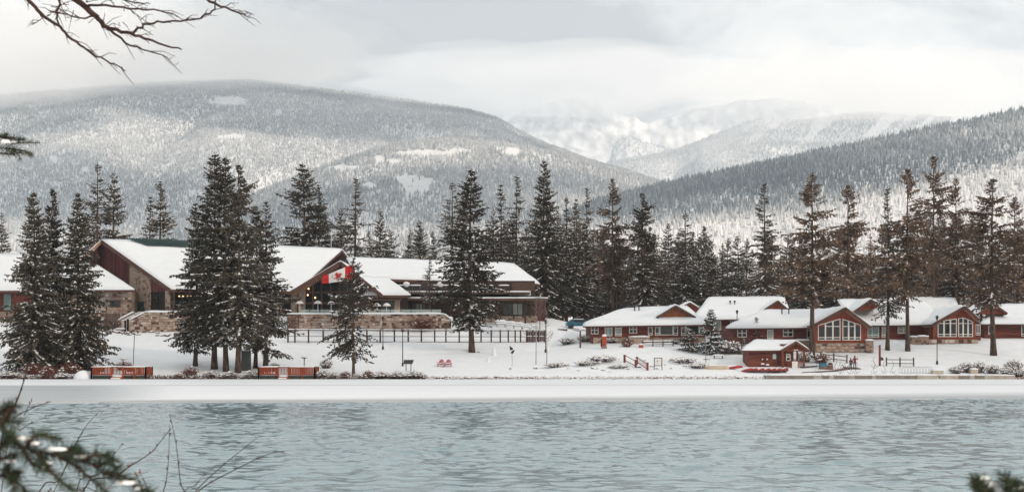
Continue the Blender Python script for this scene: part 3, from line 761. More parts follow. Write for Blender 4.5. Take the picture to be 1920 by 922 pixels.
snow_seed = [0]
def snow_slab(q, th, parent, nu=14, nv=7, jit=0.10, name='snow', mat_=None):
    """uneven snow lying on a sloping quad q = (front left, front right, back right, back left)"""
    snow_seed[0] += 1
    q = [Vector(p) for p in q]
    b = len(q)
    V = []; top = []
    for j in range(nv + 1):
        for i in range(nu + 1):
            u, v = i / nu, j / nv
            p = (q[0] * (1 - u) + q[1] * u) * (1 - v) + (q[3] * (1 - u) + q[2] * u) * v
            edge = min(1.0, min(u * nu, (nu - u * nu), v * nv + 0.3, (nv - v * nv) + 0.5) / 1.0)
            n = mnoise.noise(Vector((p.x * 0.55, p.y * 0.55, snow_seed[0] * 3.1)))
            h = th * (0.55 + 0.45 * edge) * (1 + 0.35 * n)
            dv = Vector((0, 0, 0))
            if j == 0: dv = (q[0] - q[3]).normalized() * (jit * (0.6 + n))
            V.append(p + dv + Vector((0, 0, max(h, 0.04))))
    nb = len(V)
    V += [v - Vector((0, 0, 0)) for v in V]
    for k in range(nb):
        j, i = divmod(k, nu + 1); u, v = i / nu, j / nv
        p = (q[0] * (1 - u) + q[1] * u) * (1 - v) + (q[3] * (1 - u) + q[2] * u) * v
        V[nb + k] = Vector((V[k].x, V[k].y, p.z - (0.0 if j else 0.02)))
    F = [tuple(f) for f in grid_faces(nv + 1, nu + 1)]
    w = nu + 1
    for i in range(nu):
        F.append((nb + i, nb + i + 1, i + 1, i)); a = nv * w + i; F.append((a, a + 1, nb + a + 1, nb + a))
    for j in range(nv):
        a = j * w; F.append((a, a + w, nb + a + w, nb + a)); a = j * w + nu; F.append((nb + a, nb + a + w, a + w, a))
    return link(name, np_mesh(name, np.array([tuple(v) for v in V]), np.array(F), [mat_ or M['roof_snow']], smooth=True), parent)

def roof_quad(parent, q, th=0.22, snow=0.34, mat_='fascia', name='roof', nu=14, nv=7):
    """roof plane: boards hanging th below the quad, snow on top"""
    b = MB(); b.prism([Vector(p) for p in q], (0, 0, -th), M[mat_])
    r = b.build(name, parent)
    if snow: snow_slab(q, snow, r, nu, nv)
    return r
def roof_tri(parent, a, b_, c, th=0.22, snow=0.34):
    m = MB(); m.prism([a, b_, c], (0, 0, -th), M['fascia']); r = m.build('roof', parent)
    snow_slab((a, b_, c, Vector(c) + (Vector(a) - Vector(b_)) * 0.002), snow, r, 10, 6)
    return r
def window(parent, x0, x1, z0, z1, y, xs=(), zs=(), fr='white_frame', gl='glass_dark', w=0.09, glmap=None, name='window'):
    """frame with bars at the fractions xs and zs, each pane its own piece; y is the wall plane, the viewer is at smaller y"""
    b = MB(); d = 0.07
    yf = y - d
    gx = [x0 + w / 2] + [x0 + (x1 - x0) * f for f in xs] + [x1 - w / 2]
    gz_ = [z0 + w / 2] + [z0 + (z1 - z0) * f for f in zs] + [z1 - w / 2]
    for x in gx: b.box(x - w / 2, x + w / 2, yf, y - 0.004, z0, z1, M[fr])
    for z in gz_:
        for i in range(len(gx) - 1): b.box(gx[i] + w / 2, gx[i + 1] - w / 2, yf + 0.003, y - 0.004, z - w / 2, z + w / 2, M[fr])
    o = b.build(name, parent)
    for i in range(len(gx) - 1):
        for j in range(len(gz_) - 1):
            p = MB(); g = (glmap or {}).get((i, j), gl)
            p.box(gx[i] + w / 2, gx[i + 1] - w / 2, y - 0.035, y - 0.006, gz_[j] + w / 2, gz_[j + 1] - w / 2, M[g])
            p.build('pane', o)
    return o
def boxpart(parent, name, x0, x1, y0, y1, z0, z1, m):
    b = MB(); b.box(x0, x1, y0, y1, z0, z1, M[m]); return b.build(name, parent)
def snow_cap(parent, x0, x1, y0, y1, z, th=0.18):
    return snow_slab(((x0, y0, z), (x1, y0, z), (x1, y1, z), (x0, y1, z)), th, parent, max(4, int((x1 - x0) / 0.8)), 3, 0.03)
def vent(parent, px, py0, py1, Y):
    b = MB(); x = wx(px, Y); z0 = wz(py1, Y) - 0.5; z1 = wz(py0, Y)
    b.lathe((x, Y, 0), [(0.09, z0), (0.09, z1 - 0.25), (0.17, z1 - 0.25), (0.17, z1 - 0.05), (0.05, z1)], M['black_metal'], 8)
    return b.build('vent_pipe', parent)

def stone_facing(parent, x0, x1, zb, top, y, seed=1, size=0.42, cols=None, name='stone_facing'):
    """field stones set proud of a wall; top(x) gives the upper edge"""
    rg = random.Random(seed); b = MB(); cols = cols or STONES
    z = zb
    while z < max(top(x0), top((x0 + x1) / 2), top(x1)) - 0.06:
        h = size * rg.uniform(0.6, 1.15); x = x0 + 0.01
        while x < x1 - 0.06:
            w = min(size * rg.uniform(0.7, 1.9), x1 - x)
            zt = min(z + h * rg.uniform(0.9, 1.06), top(x) - 0.01, top(x + w) - 0.01)
            if zt > z + 0.05 and w > 0.06:
                g = 0.025; d = rg.uniform(0.02, 0.10); j = lambda: rg.uniform(-0.035, 0.035)
                q = [(x + g, y, z + g + abs(j())), (x + w - g + min(0, j()), y, z + g), (x + w - g, y, zt - g + min(0, j())), (x + g, y, zt - g)]
                b.prism(q, (0, -d, 0), M[rg.choice(cols)])
            x += w
        z += h
    o = b.build(name, parent); o['kind'] = 'stuff'; return o
for i, c in enumerate([(0.34, 0.235, 0.185), (0.47, 0.38, 0.32), (0.21, 0.135, 0.11), (0.60, 0.54, 0.49), (0.13, 0.08, 0.068), (0.41, 0.31, 0.255), (0.50, 0.43, 0.38)]):
    M['stone%d' % i] = mat('field_stone_%d' % i, c, 0.95, 0.18, 2.5, bump=0.5, bscale=8, spec=0.1)
STONES = ['stone0', 'stone1', 'stone1', 'stone2', 'stone3', 'stone4', 'stone5', 'stone5', 'stone6']
STONES_DARK = ['stone2', 'stone4', 'stone0', 'stone2']
# ------------------------------------------------------------------ cabins
def hip_roof(parent, fl, fr, rl, rr, bl, br, snow=0.36):
    """front left/right eave, ridge left/right, back left/right eave"""
    fl, fr, rl, rr, bl, br = map(Vector, (fl, fr, rl, rr, bl, br))
    roof_quad(parent, (fl, fr, rr, rl), snow=snow, nu=26, nv=8)
    roof_quad(parent, (br, bl, rl, rr), snow=snow)
    roof_quad(parent, (bl, fl, rl, rl + Vector((0, 0.02, 0))), snow=snow, nu=10)
    roof_quad(parent, (fr, br, rr + Vector((0, 0.02, 0)), rr), snow=snow, nu=10)
def gable_front(parent, xl, xr, zf, xp, zp, yf, yb, wall='gable_wood', soffit='soffit', over=0.0, snow=0.36, wall_inset=0.9, wall_bottom=None, zfr=None, rake=0.24):
    """gable roof whose open end faces the viewer at yf and runs back to yb; wall triangle set back under the overhang"""
    zfr = zf if zfr is None else zfr
    for side, (xe, ze) in (('l', (xl, zf)), ('r', (xr, zfr))):
        a = Vector((xe, yf, ze)); p = Vector((xp, yf, zp)); dy = Vector((0, yb - yf, 0))
        q = (a, p, p + dy, a + dy) if side == 'l' else (p, a, a + dy, p + dy)
        b = MB(); b.prism(q, (0, 0, -rake), M['fascia'], None); r = b.build('roof', parent)
        # lighter soffit boards just below
        s = MB(); qq = [v + Vector((0, 0.06, -rake - 0.012)) for v in q]; s.prism(qq, (0, 0, -0.03), M[soffit]); s.build('soffit', r)
        # snow runs from eave to ridge
        sq = (a, a + dy, p + dy, p) if side == 'r' else (a + dy, a, p, p + dy)
        snow_slab(sq, snow, r, 8, 8, 0.06)
        f = MB(); dd = (p - a).normalized()
        f.bar(a + Vector((0, -0.05, -rake / 2)), p + Vector((0, -0.05, -rake / 2)), 0.09, rake + 0.10, M['fascia']); f.build('barge_board', r)
    zb = min(zf, zfr) if wall_bottom is None else wall_bottom
    ins = 0.92
    pts = [(xl + (xp - xl) * (1 - ins), yf + wall_inset), (xr + (xp - xr) * (1 - ins), yf + wall_inset)]
    b = MB()
    zl = zf + (zp - zf) * (1 - ins) - rake - 0.05; zr_ = zfr + (zp - zfr) * (1 - ins) - rake - 0.05
    poly = [(pts[0][0], pts[0][1], zb), (pts[1][0], pts[1][1], zb), (pts[1][0], pts[1][1], zr_), (xp, yf + wall_inset, zp - rake - 0.05), (pts[0][0], pts[0][1], zl)]
    if wall_bottom is None: poly = [(pts[0][0], pts[0][1], zl), (pts[1][0], pts[1][1], zr_), (xp, yf + wall_inset, zp - rake - 0.05)]
    b.prism(poly, (0, 0.2, 0), M[wall])
    return b.build('gable_wall', parent)

def cabin_one():
    Y = 206.5
    x0, x1 = wx(1107, Y), wx(1322, Y); ze = wz(609, Y); zb = wz(640, Y)
    r = empty('cabin', ((x0 + x1) / 2, Y + 6, zb), 0, 'low red cabin with a wooden triangular gable, next to the lodge', 'cabin')
    r.location = (0, 0, 0)
    boxpart(r, 'wall', x0, x1, Y, Y + 13, zb, ze + 0.15, 'red_wall')
    boxpart(r, 'foundation', x0 + 0.4, x1 + 0.1, Y - 0.12, Y - 0.004, zb - 1, wz(632.5, Y), 'stone_pale')
    hip_roof(r, W(1093, 611, 205.3), W(1324, 608, 205.3), W(1174, 580, 213.5), W(1286, 575, 213.5), W(1097, 606, 221), W(1318, 605, 221))
    gable_front(r, wx(1231, 207.3), wx(1304, 207.3), wz(594, 207.3), wx(1267, 207.3), wz(572.5, 207.3), 207.3, 214, wall_inset=0.5, soffit='fascia')
    def w(a, b, c, d, xs=(), zs=(), **k): window(r, wx(a, Y), wx(b, Y), wz(d, Y), wz(c, Y), Y, xs, zs, **k)
    w(1108, 1122, 611.5, 626, (0.5,), (0.5,))
    w(1134, 1148, 611, 629.5, (0.42,), (0.78,), glmap={(0, 0): 'curtain_teal', (1, 0): 'curtain_teal', (1, 1): 'curtain_teal'})
    w(1153, 1165.5, 611, 629.5, (), (0.16, 0.8), glmap={(0, 1): 'curtain'})
    w(1179.5, 1194.5, 610, 624.5, (0.5,), (0.5,))
    w(1215, 1223.5, 609.5, 628.5, (), (0.2, 0.78))
    for a in (1228, 1277):
        w(a, a + 8.5, 609.5, 628.5, (), (0.2, 0.78))
        w(a + 9, a + 34, 609.5, 628, ())
        w(a + 34.5, a + 43, 609.5, 628.5, (), (0.2, 0.78))
    lg = boxpart(r, 'stone_ledge', wx(1178, Y), wx(1216, Y), Y - 1.6, Y - 0.14, zb - 1, wz(631.5, Y - 1), 'stone_pale')
    snow_cap(lg, wx(1177, Y), wx(1216, Y), Y - 1.7, Y - 0.16, wz(631.5, Y - 1), 0.2)
    vent(r, 1190, 571, 580, 211.5); vent(r, 1198, 571, 580, 211.5)
cabin_one()

def cabin_two():
    Y = 222.0
    x0, x1 = wx(1320, Y), wx(1470, Y); ze = wz(597, Y); zb = wz(632, Y)
    r = empty('cabin', (0, 0, 0), 0, 'red cabin set back behind the lamp post, broad snowy roof', 'cabin')
    boxpart(r, 'wall', x0, x1, Y, Y + 12, zb - 1, ze + 0.15, 'red_wall')
    boxpart(r, 'foundation', x0 - 0.1, x1, Y - 0.12, Y - 0.004, zb - 1, wz(626, Y), 'grey_base')
    hip_roof(r, W(1297, 599, 220.8), W(1486, 597, 220.8), W(1330, 559, 230), W(1470, 558, 230), W(1310, 592, 239), W(1480, 592, 239))
    gable_front(r, wx(1427, 222), wx(1483, 222), wz(584, 222), wx(1459, 222), wz(563, 222), 222.3, 230, wall='gable_red', wall_inset=0.5, soffit='fascia')
    def w(a, b, c, d, xs=(), zs=(), **k): window(r, wx(a, Y), wx(b, Y), wz(d, Y), wz(c, Y), Y, xs, zs, **k)
    w(1337, 1352, 601, 619, (), (0.78,), gl='curtain'); w(1369, 1386, 599, 609, (0.25, 0.5, 0.75), (), gl='curtain')
    vent(r, 1369, 563, 571, 226.5); vent(r, 1377.5, 563, 571, 226.5)
cabin_two()

def shed_behind():
    Y = 238.0
    r = empty('shed', (0, 0, 0), 0, 'small bright red gabled shed peeping out behind the first cabin', 'shed')
    gable_front(r, wx(1272, Y), wx(1312, Y), wz(578, Y), wx(1294, Y), wz(567, Y), Y, Y + 6, wall='gable_red', wall_bottom=wz(596, Y), wall_inset=0.4)
shed_behind()

def glazing(r, Y, x0p, x1p, split, zb, z_mid, z_low, zl, zp, xpp, zr, ncol):
    """gable glazing: two banks of tall lights with a low row beneath and sloping heads"""
    for (a, b, n) in ((x0p, split[0], ncol[0]), (split[1], x1p, ncol[1])):
        for i in range(n):
            xa = wx(a + (b - a) * i / n, Y); xb = wx(a + (b - a) * (i + 1) / n, Y)
            f = MB(); w = 0.10
            def head(x):
                px = 960 + x * FPX / Y
                return wz(np.interp(px, [x0p, xpp, x1p], [zl, zp, zr]), Y)
            ha, hb = head(xa), head(xb); zbot = wz(zb, Y); zlo = wz(z_low, Y); zm = wz(z_mid, Y)
            yb_, yf = Y - 0.004, Y - 0.09
            f.box(xa, xa + w, yf, yb_, zbot, ha, M['white_frame']); f.box(xb - w, xb, yf, yb_, zbot, hb, M['white_frame'])
            for z in (zbot + w / 2, zlo, zm):
                if z < min(ha, hb) - 0.15: f.box(xa + w, xb - w, yf + 0.003, yb_, z - w / 2, z + w / 2, M['white_frame'])
            f.prism([(xa, yf - 0.004, ha), (xb, yf - 0.004, hb), (xb, yf - 0.004, hb + 0.12), (xa, yf - 0.004, ha + 0.12)], (0, 0.085, 0), M['white_frame'])
            o = f.build('window', r)
            for z0, z1a, z1b in ((zbot + w, zlo - w / 2, zlo - w / 2), (zlo + w / 2, zm - w / 2, zm - w / 2), (zm + w / 2, ha, hb)):
                if min(z1a, z1b) < z0 + 0.1: continue
                p = MB(); p.prism([(xa + w, Y - 0.04, z0), (xb - w, Y - 0.04, z0), (xb - w, Y - 0.04, z1b), (xa + w, Y - 0.04, z1a)], (0, 0.034, 0), M['glass_dark']); p.build('pane', o)

def cabin_three():
    Y = 203.0
    r = empty('cabin', (0, 0, 0), 0, 'red cabin with a big white-framed glazed gable behind the boathouse', 'cabin')
    zb = wz(645, Y)
    boxpart(r, 'wall', wx(1376, Y), wx(1530, Y), Y, Y + 12, zb - 1.5, wz(612, Y) + 0.1, 'red_wall')
    Rr = W(1566, 573, 211.5)
    hip_roof(r, W(1361, 615, 201.8), W(1600, 613, 201.8), W(1432, 583, 211.5), W(1590, 581, 211.5), W(1376, 610, 220), W(1610, 610, 220))
    Yg = 199.0
    gable_front(r, wx(1524, Yg - 1), wx(1633, Yg - 1), wz(609, Yg - 1), wx(1585, Yg - 1), wz(576, Yg - 1), Yg - 1, Yg + 13, wall='gable_red', wall_inset=1.0, wall_bottom=wz(644, Yg), zfr=wz(612.5, Yg - 1), rake=0.34)
    boxpart(r, 'wall', wx(1531, Yg), wx(1626, Yg), Yg + 0.21, Yg + 8, wz(644, Yg), wz(612, Yg), 'red_wall')
    glazing(r, Yg, 1533.5, 1614, (1575.5, 1579.5), 637.5, 611.5, 632.3, 610.5, 598, 1577, 610, (3, 3))
    stone_facing(r, wx(1528, Yg), wx(1620, Yg), wz(660, Yg), lambda x: wz(642.5, Yg), Yg - 0.45, 5, 0.5)
    st = boxpart(r, 'stone_base', wx(1528, Yg), wx(1628, Yg), Yg - 0.45, Yg - 0.002, wz(660, Yg), wz(642.5, Yg), 'stone')
    pr = boxpart(r, 'stone_pier', wx(1620, Yg), wx(1634, Yg), Yg - 1.2, Yg - 0.46, wz(660, Yg), wz(638, Yg), 'stone'); snow_cap(pr, wx(1619.5, Yg), wx(1634.5, Yg), Yg - 1.25, Yg - 0.44, wz(638, Yg), 0.2)
    lg = boxpart(r, 'stone_ledge', wx(1488, Y), wx(1526, Y), Y - 1.4, Y - 0.05, zb - 1.5, wz(638, Y), 'stone'); snow_cap(lg, wx(1486, Y), wx(1527, Y), Y - 1.5, Y - 0.03, wz(638, Y), 0.22)
    def w(a, b, c, d, xs=(), zs=(), **k): window(r, wx(a, Y), wx(b, Y), wz(d, Y), wz(c, Y), Y, xs, zs, **k)
    w(1382.5, 1400, 616, 632, (0.5,), (0.5,)); w(1438.5, 1450, 615.5, 636.5, (), (0.12, 0.85), gl='curtain'); w(1468, 1487, 614.5, 631, (0.5,), (0.5,)); w(1513, 1521, 614, 637, (), (0.2, 0.8))
    vent(r, 1466, 577, 588, 208.5); vent(r, 1479, 577, 588, 208.5)
cabin_three()

def cabin_four():
    Y = 212.0
    r = empty('cabin', (0, 0, 0), 0, 'red cabin with the second glazed gable, partly behind the slim trunks', 'cabin')
    boxpart(r, 'wall', wx(1622, Y), wx(1765, Y), Y, Y + 12, wz(650, Y), wz(607, Y), 'red_wall')
    boxpart(r, 'foundation', wx(1624, Y), wx(1765, Y), Y - 0.12, Y - 0.004, wz(652, Y), wz(636.5, Y), 'grey_base')
    hip_roof(r, W(1600, 610, 210.8), W(1775, 608, 210.8), W(1570, 563, 222), W(1735, 566, 222), W(1590, 600, 232), W(1770, 600, 232))
    gable_front(r, wx(1603, 212.5), wx(1651, 212.5), wz(582, 212.5), wx(1633, 212.5), wz(561, 212.5), 212.5, 222, wall='gable_red', wall_inset=0.6, zfr=wz(574, 212.5))
    Yg = 206.5
    gable_front(r, wx(1749, Yg - 1), wx(1836, Yg - 1), wz(607, Yg - 1), wx(1809, Yg - 1), wz(573.5, Yg - 1), Yg - 1, Yg + 14, wall='gable_red', wall_inset=1.0, wall_bottom=wz(636, Yg), zfr=wz(598, Yg - 1), rake=0.34)
    boxpart(r, 'wall', wx(1753, Yg), wx(1827, Yg), Yg + 0.21, Yg + 8, wz(637, Yg), wz(606, Yg), 'red_wall')
    glazing(r, Yg, 1758, 1824, (1793.5, 1796.5), 631.3, 606, 626.3, 603.5, 596, 1808, 604, (3, 3))
    boxpart(r, 'stone_base', wx(1739, Yg), wx(1832, Yg), Yg - 0.45, Yg - 0.002, wz(650, Yg), wz(635.8, Yg), 'stone')
    stone_facing(r, wx(1739, Yg), wx(1832, Yg), wz(650, Yg), lambda x: wz(635.8, Yg), Yg - 0.45, 6, 0.5)
    pr = boxpart(r, 'stone_pier', wx(1718, Yg), wx(1738, Yg), Yg - 0.9, Yg + 0.6, wz(650, Yg), wz(630.5, Yg), 'stone'); snow_cap(pr, wx(1717, Yg), wx(1738, Yg), Yg - 0.95, Yg + 0.6, wz(630.5, Yg), 0.22)
    lg = boxpart(r, 'stone_ledge', wx(1706, Yg), wx(1717.5, Yg), Yg - 0.9, Yg + 0.6, wz(650, Yg), wz(631.5, Yg), 'stone'); snow_cap(lg, wx(1705, Yg), wx(1717, Yg), Yg - 0.95, Yg + 0.6, wz(631.5, Yg), 0.22)
    def w(a, b, c, d, xs=(), zs=(), **k): window(r, wx(a, Y), wx(b, Y), wz(d, Y), wz(c, Y), Y, xs, zs, **k)
    w(1626.5, 1648, 609, 632.5, (0.4,), (0.2,), gl='curtain_teal'); w(1653, 1662, 610, 632.5, (), (0.2, 0.82), gl='curtain'); w(1683, 1698, 608, 625, (0.72,), (0.45,), gl='curtain'); w(1737, 1750, 608, 631, (), (0.25,))
    window(r, wx(1829, Yg + 2), wx(1838, Yg + 2), wz(628, Yg + 2), wz(608, Yg + 2), Yg + 2, (0.5,), (0.2,))
    boxpart(r, 'wall', wx(1827.5, Yg + 2), wx(1839, Yg + 2), Yg + 2.003, Yg + 8, wz(637, Yg), wz(606, Yg), 'red_wall')
cabin_four()

def cabin_five():
    Y = 213.0
    r = empty('cabin', (0, 0, 0), 0, 'last red cabin, cut by the picture edge beyond the wide conifer', 'cabin')
    boxpart(r, 'wall', wx(1846, Y), wx(2010, Y), Y, Y + 12, wz(645, Y), wz(608, Y), 'red_wall')
    boxpart(r, 'foundation', wx(1842, Y), wx(2010, Y), Y - 0.12, Y - 0.004, wz(648, Y), wz(635, Y), 'grey_base')
    hip_roof(r, W(1838, 607, 211.8), W(2030, 607, 211.8), W(1880, 572, 222), W(1990, 572, 222), W(1850, 600, 232), W(2020, 600, 232))
    gable_front(r, wx(1842, 212), wx(1895, 212), wz(586, 212), wx(1868, 212), wz(567, 212), 213.5, 222, wall='gable_red', wall_inset=0.6, soffit='fascia')
    window(r, wx(1853, Y), wx(1862, Y), wz(627, Y), wz(611, Y), Y, (), (0.2,)); window(r, wx(1915, Y), wx(1932, Y), wz(630, Y), wz(609, Y), Y, (0.5,), (0.2,))
cabin_five()
def cabin_six():
    Y = 240.0
    r = empty('cabin', (0, 0, 0), 0, 'farther snowy cabin roof glimpsed between the tall trunks', 'cabin')
    boxpart(r, 'wall', wx(1655, Y), wx(1790, Y), Y, Y + 10, wz(610, Y), wz(585, Y), 'red_wall')
    hip_roof(r, W(1640, 586, 239), W(1800, 586, 239), W(1668, 558, 246), W(1790, 560, 246), W(1645, 582, 254), W(1800, 582, 254))
cabin_six()

# ------------------------------------------------------------------ boathouse
def boathouse():
    Y = 187.5
    r = empty('boathouse', (0, 0, 0), 0, 'small red boathouse with snowy roof and open porch at the shore', 'boathouse')
    xl, xr = wx(1403, Y), wx(1464, Y); zb = wz(694, Y); ze = wz(657, Y)
    boxpart(r, 'wall', xl, xr, Y, Y + 4.5, zb - 0.6, ze + 0.2, 'red_wall')
    boxpart(r, 'wall', xr, wx(1488, Y), Y + 0.02, Y + 4.5, zb - 0.6, ze + 0.9, 'red_wall')
    # roof: ridge runs sideways, then the porch gable faces the viewer
    zr = wz(638, Y + 2.5)
    roof_quad(r, (W(1391, 656.5, Y - 0.6), W(1466, 656, Y - 0.6), W(1492, 639, Y + 2.5), W(1414, 638.5, Y + 2.5)), nu=18, snow=0.26)
    roof_quad(r, (W(1500, 652, Y + 6), W(1391, 653, Y + 6), W(1414, 638.5, Y + 2.5), W(1492, 639, Y + 2.5)), nu=18, snow=0.26)
    gable_front(r, wx(1465, Y - 1), wx(1517, Y - 1), wz(656, Y - 1), wx(1492.5, Y - 1), wz(639.5, Y - 1), Y - 1, Y + 2.45, wall='gable_wood', wall_inset=0.9, snow=0.24, rake=0.2, soffit='gable_wood')
    for px, yy in ((1465.5, Y - 0.7), (1505.5, Y - 0.7), (1505.5, Y + 3.8)):
        boxpart(r, 'post', wx(px, Y) - 0.11, wx(px, Y) + 0.11, yy - 0.11, yy + 0.11, wz(695, Y) - 0.5, wz(654.5, Y), 'red_trim')
    boxpart(r, 'porch_beam', wx(1464, Y), wx(1508, Y), Y - 0.82, Y - 0.58, wz(657, Y), wz(654.6, Y), 'red_trim')
    boxpart(r, 'porch_floor', wx(1476, Y), wx(1508, Y), Y - 0.9, Y + 4, wz(693.5, Y) - 0.3, wz(692, Y), 'dark_wood')
    x = wx(1484, Y)
    for (a, b) in ((1476, 1482.5), (1494, 1505)):
        rl = empty_part = MB(); rl.box(wx(a, Y), wx(b, Y), Y - 0.76, Y - 0.66, wz(677.5, Y), wz(676.2, Y), M['red_trim']); rr = rl.build('railing', r)
        n = max(3, int((b - a) / 2))
        for i in range(n + 1):
            p = MB(); xx = wx(a + (b - a) * i / n, Y); p.box(xx - 0.035, xx + 0.035, Y - 0.74, Y - 0.68, wz(692, Y), wz(677.5, Y), M['red_trim']); p.build('baluster', rr)
    boxpart(r, 'notice_board', wx(1483, Y), wx(1493.5, Y), Y - 0.78, Y - 0.70, wz(690, Y), wz(677, Y), 'white_frame')
    sg = boxpart(r, 'sign', wx(1486, Y), wx(1494, Y), Y - 0.86, Y - 0.83, wz(656.3, Y), wz(654.9, Y), 'white_frame')
    window(r, wx(1449, Y), wx(1455, Y), wz(672.5, Y), wz(663.5, Y), Y, (0.5,), (0.5,), gl='curtain', w=0.07)
    window(r, wx(1474, Y), wx(1482, Y), wz(676, Y), wz(663, Y), Y + 0.02, (), (0.5,), w=0.08, glmap={(0, 1): 'curtain'})
    boxpart(r, 'door', wx(1457.5, Y), wx(1463, Y), Y - 0.05, Y - 0.004, wz(684, Y), wz(662.5, Y), 'dark_wood')
    b = MB()
    for px in (1429, 1437.5): b.box(wx(px, Y) - 0.06, wx(px, Y) + 0.06, Y - 0.35, Y - 0.004, wz(674.5, Y), wz(671.8, Y), M['white_frame'])
    b.box(wx(1429.5, Y) + 0.04, wx(1437, Y) - 0.0, Y - 0.3, Y - 0.26, wz(673, Y), wz(672.4, Y), M['dark_wood']); b.build('wall_rack', r)
    for px, py in ((1430, 681.5), (1439, 683)):
        s = MB(); c = W(px, py, Y - 0.25); s.lathe(c, [(0.01, -0.12), (0.24, -0.1), (0.26, 0.0), (0.12, 0.1)], M['tree_snow'], 7); s.build('snow_lump', r)
boathouse()

# ------------------------------------------------------------------ lodge
def lodge():
    r = empty('lodge', (0, 0, 0), 0, 'large timber and stone lodge with long snowy roofs above the terrace', 'lodge')
    TZ = wz(587.5, 222)                      # terrace floor
    # --- main wing roof
    e0, e1 = W(318, 542, 222), W(556, 546, 226); r0, r1 = W(190, 450.5, 236), W(642, 468, 250)
    roof_quad(r, (e0, e1, r1, r0), th=0.45, snow=0.4, nu=34, nv=12)
    # back slope
    roof_quad(r, (W(700, 545, 274), W(140, 540, 252), r0, r1), th=0.45, snow=0.3)
    # bare green metal strip near the ridge, standing-seam ribs
    def onroof(u, v): return (e0 * (1 - u) + e1 * u) * (1 - v) + (r0 * (1 - u) + r1 * u) * v
    a, b_, c, d = onroof(0.155, 0.845), onroof(0.60, 0.845), onroof(0.60, 0.985), onroof(0.095, 0.985)
    up = Vector((0, 0, 0.62))
    g = MB(); g.prism([p + up for p in (a, b_, c, d)], (0, 0, 0.05), M['green_metal']); gm = g.build('metal_roof', r)
    for i in range(40):
        f = i / 39
        p0 = a * (1 - f) + b_ * f + up + Vector((0, 0, 0.08)); p1 = d * (1 - f) + c * f + up + Vector((0, 0, 0.08))
        s = MB(); s.bar(p0, p1, 0.06, 0.10, M['green_metal']); s.build('seam', gm)
    # --- angled gable end: plane through ridge end, front eave corner and the wall foot
    def gp(px, py):
        # gable wall plane set in from the rake; depth runs from 236 (px 190) to 222 (px 318)
        Y = np.interp(px, [150, 190, 318], [231.8, 236.3, 222.6]) + 0.7
        return W(px, py, Y)
    def panel(name, poly, m, parent=r, off=0.0, th=0.25):
        b = MB(); P = [gp(*p) + Vector((0, off, 0)) for p in poly]; b.prism(P, (0.15, th, 0), M[m]); return b.build(name, parent)
    # board siding, one mesh for each board
    n = 15
    for i in range(n):
        x0 = 190 + (243 - 190) * i / n; x1 = 190 + (243 - 190) * (i + 1) / n - 0.35
        top = lambda x: 453.5 + (x - 190) * (541 - 452) / 128 + 2.2
        bot = lambda x: 495 + (x - 185) * (532 - 495) / 58
        panel('board', [(x0, bot(x0)), (x1, bot(x1)), (x1, top(x1)), (x0, top(x0))], 'board', off=-0.03 * (i % 2))
    for i in range(3):
        x0 = 178 + 4 * i; x1 = x0 + 3.8
        topl = lambda x: 455.5 + (190 - x) * 1.05
        panel('board', [(x0, 500), (x1, 500), (x1, topl(x1)), (x0, topl(x0))], 'board', off=-0.03 * (i % 2))
    panel('stone_wall', [(243, 586), (283, 586), (283, 522), (243, 494)], 'stone_pale', off=-0.05)
    for i in range(7):
        x0 = 283 + 4 * i; x1 = x0 + 3.7
        top = lambda x: 453.5 + (x - 190) * (541 - 452) / 128 + 2.2
        panel('board', [(x0, 547), (x1, 547), (x1, top(x1)), (x0, top(x0))], 'board', off=-0.03 * (i % 2))
    # glazing under the gable boards
    panel('wall', [(283, 586), (311, 586), (311, 547), (283, 547)], 'dark_wood', off=0.3)
    for (a0, a1) in ((283.5, 296.5), (297.5, 310)):
        for (b0, b1) in ((548, 562), (563, 585)):
            panel('pane', [(a0, b1), (a1, b1), (a1, b0), (a0, b0)], 'glass_dark', off=0.05, th=0.05)
    panel('stone_pillar', [(310.5, 588), (318, 588), (318, 545), (310.5, 545)], 'stone_pale', off=-0.35)
    # rake boards
    f = MB(); f.bar(W(318.5, 544, 222) + Vector((0, -0.1, 0)), W(190, 453, 236) + Vector((0, -0.1, 0)), 0.2, 0.62, M['fascia']); f.build('barge_board', r)
    q = (W(190, 451, 236), W(160, 478, 232), W(166, 482, 240), W(197, 454, 246))
    b = MB(); b.prism(q, (0, 0, -0.3), M['soffit']); lr = b.build('roof', r); snow_slab((q[1], q[0], q[3], q[2]), 0.3, lr, 6, 6)
    f = MB(); f.bar(W(160, 479.5, 232), W(190, 453, 236), 0.2, 0.5, M['soffit']); f.build('barge_board', r)
    # --- lower lean roof in front of the gable
    q = (W(120, 543, 224), W(252, 543, 224), W(183, 498, 233), W(110, 498, 233))
    roof_quad(r, q, th=0.4, snow=0.35, nu=16)
    f = MB(); f.bar(W(253.5, 546, 224), W(184, 500, 233), 0.2, 0.5, M['fascia']); f.build('barge_board', r)
    boxpart(r, 'stone_wall', wx(100, 226), wx(247, 226), 226, 232, TZ - 2.5, wz(545, 226), 'stone_pale')
    stone_facing(r, wx(150, 226), wx(247, 226), TZ - 2.4, lambda x: wz(545, 226), 226, 8, 0.55)
    window(r, wx(206, 225.9), wx(226, 226), wz(575.5, 226), wz(563, 226), 225.9, (0.5,), (), fr='brown_frame')
    # gap wall with the green door
    d = MB(); P = [gp(254, 588), gp(270, 588), gp(270, 565.5), gp(254, 565.5)]; d.prism([p + Vector((0, -0.16, 0)) for p in P], (0, 0.08, 0), M['green_door']); dr = d.build('door', r)
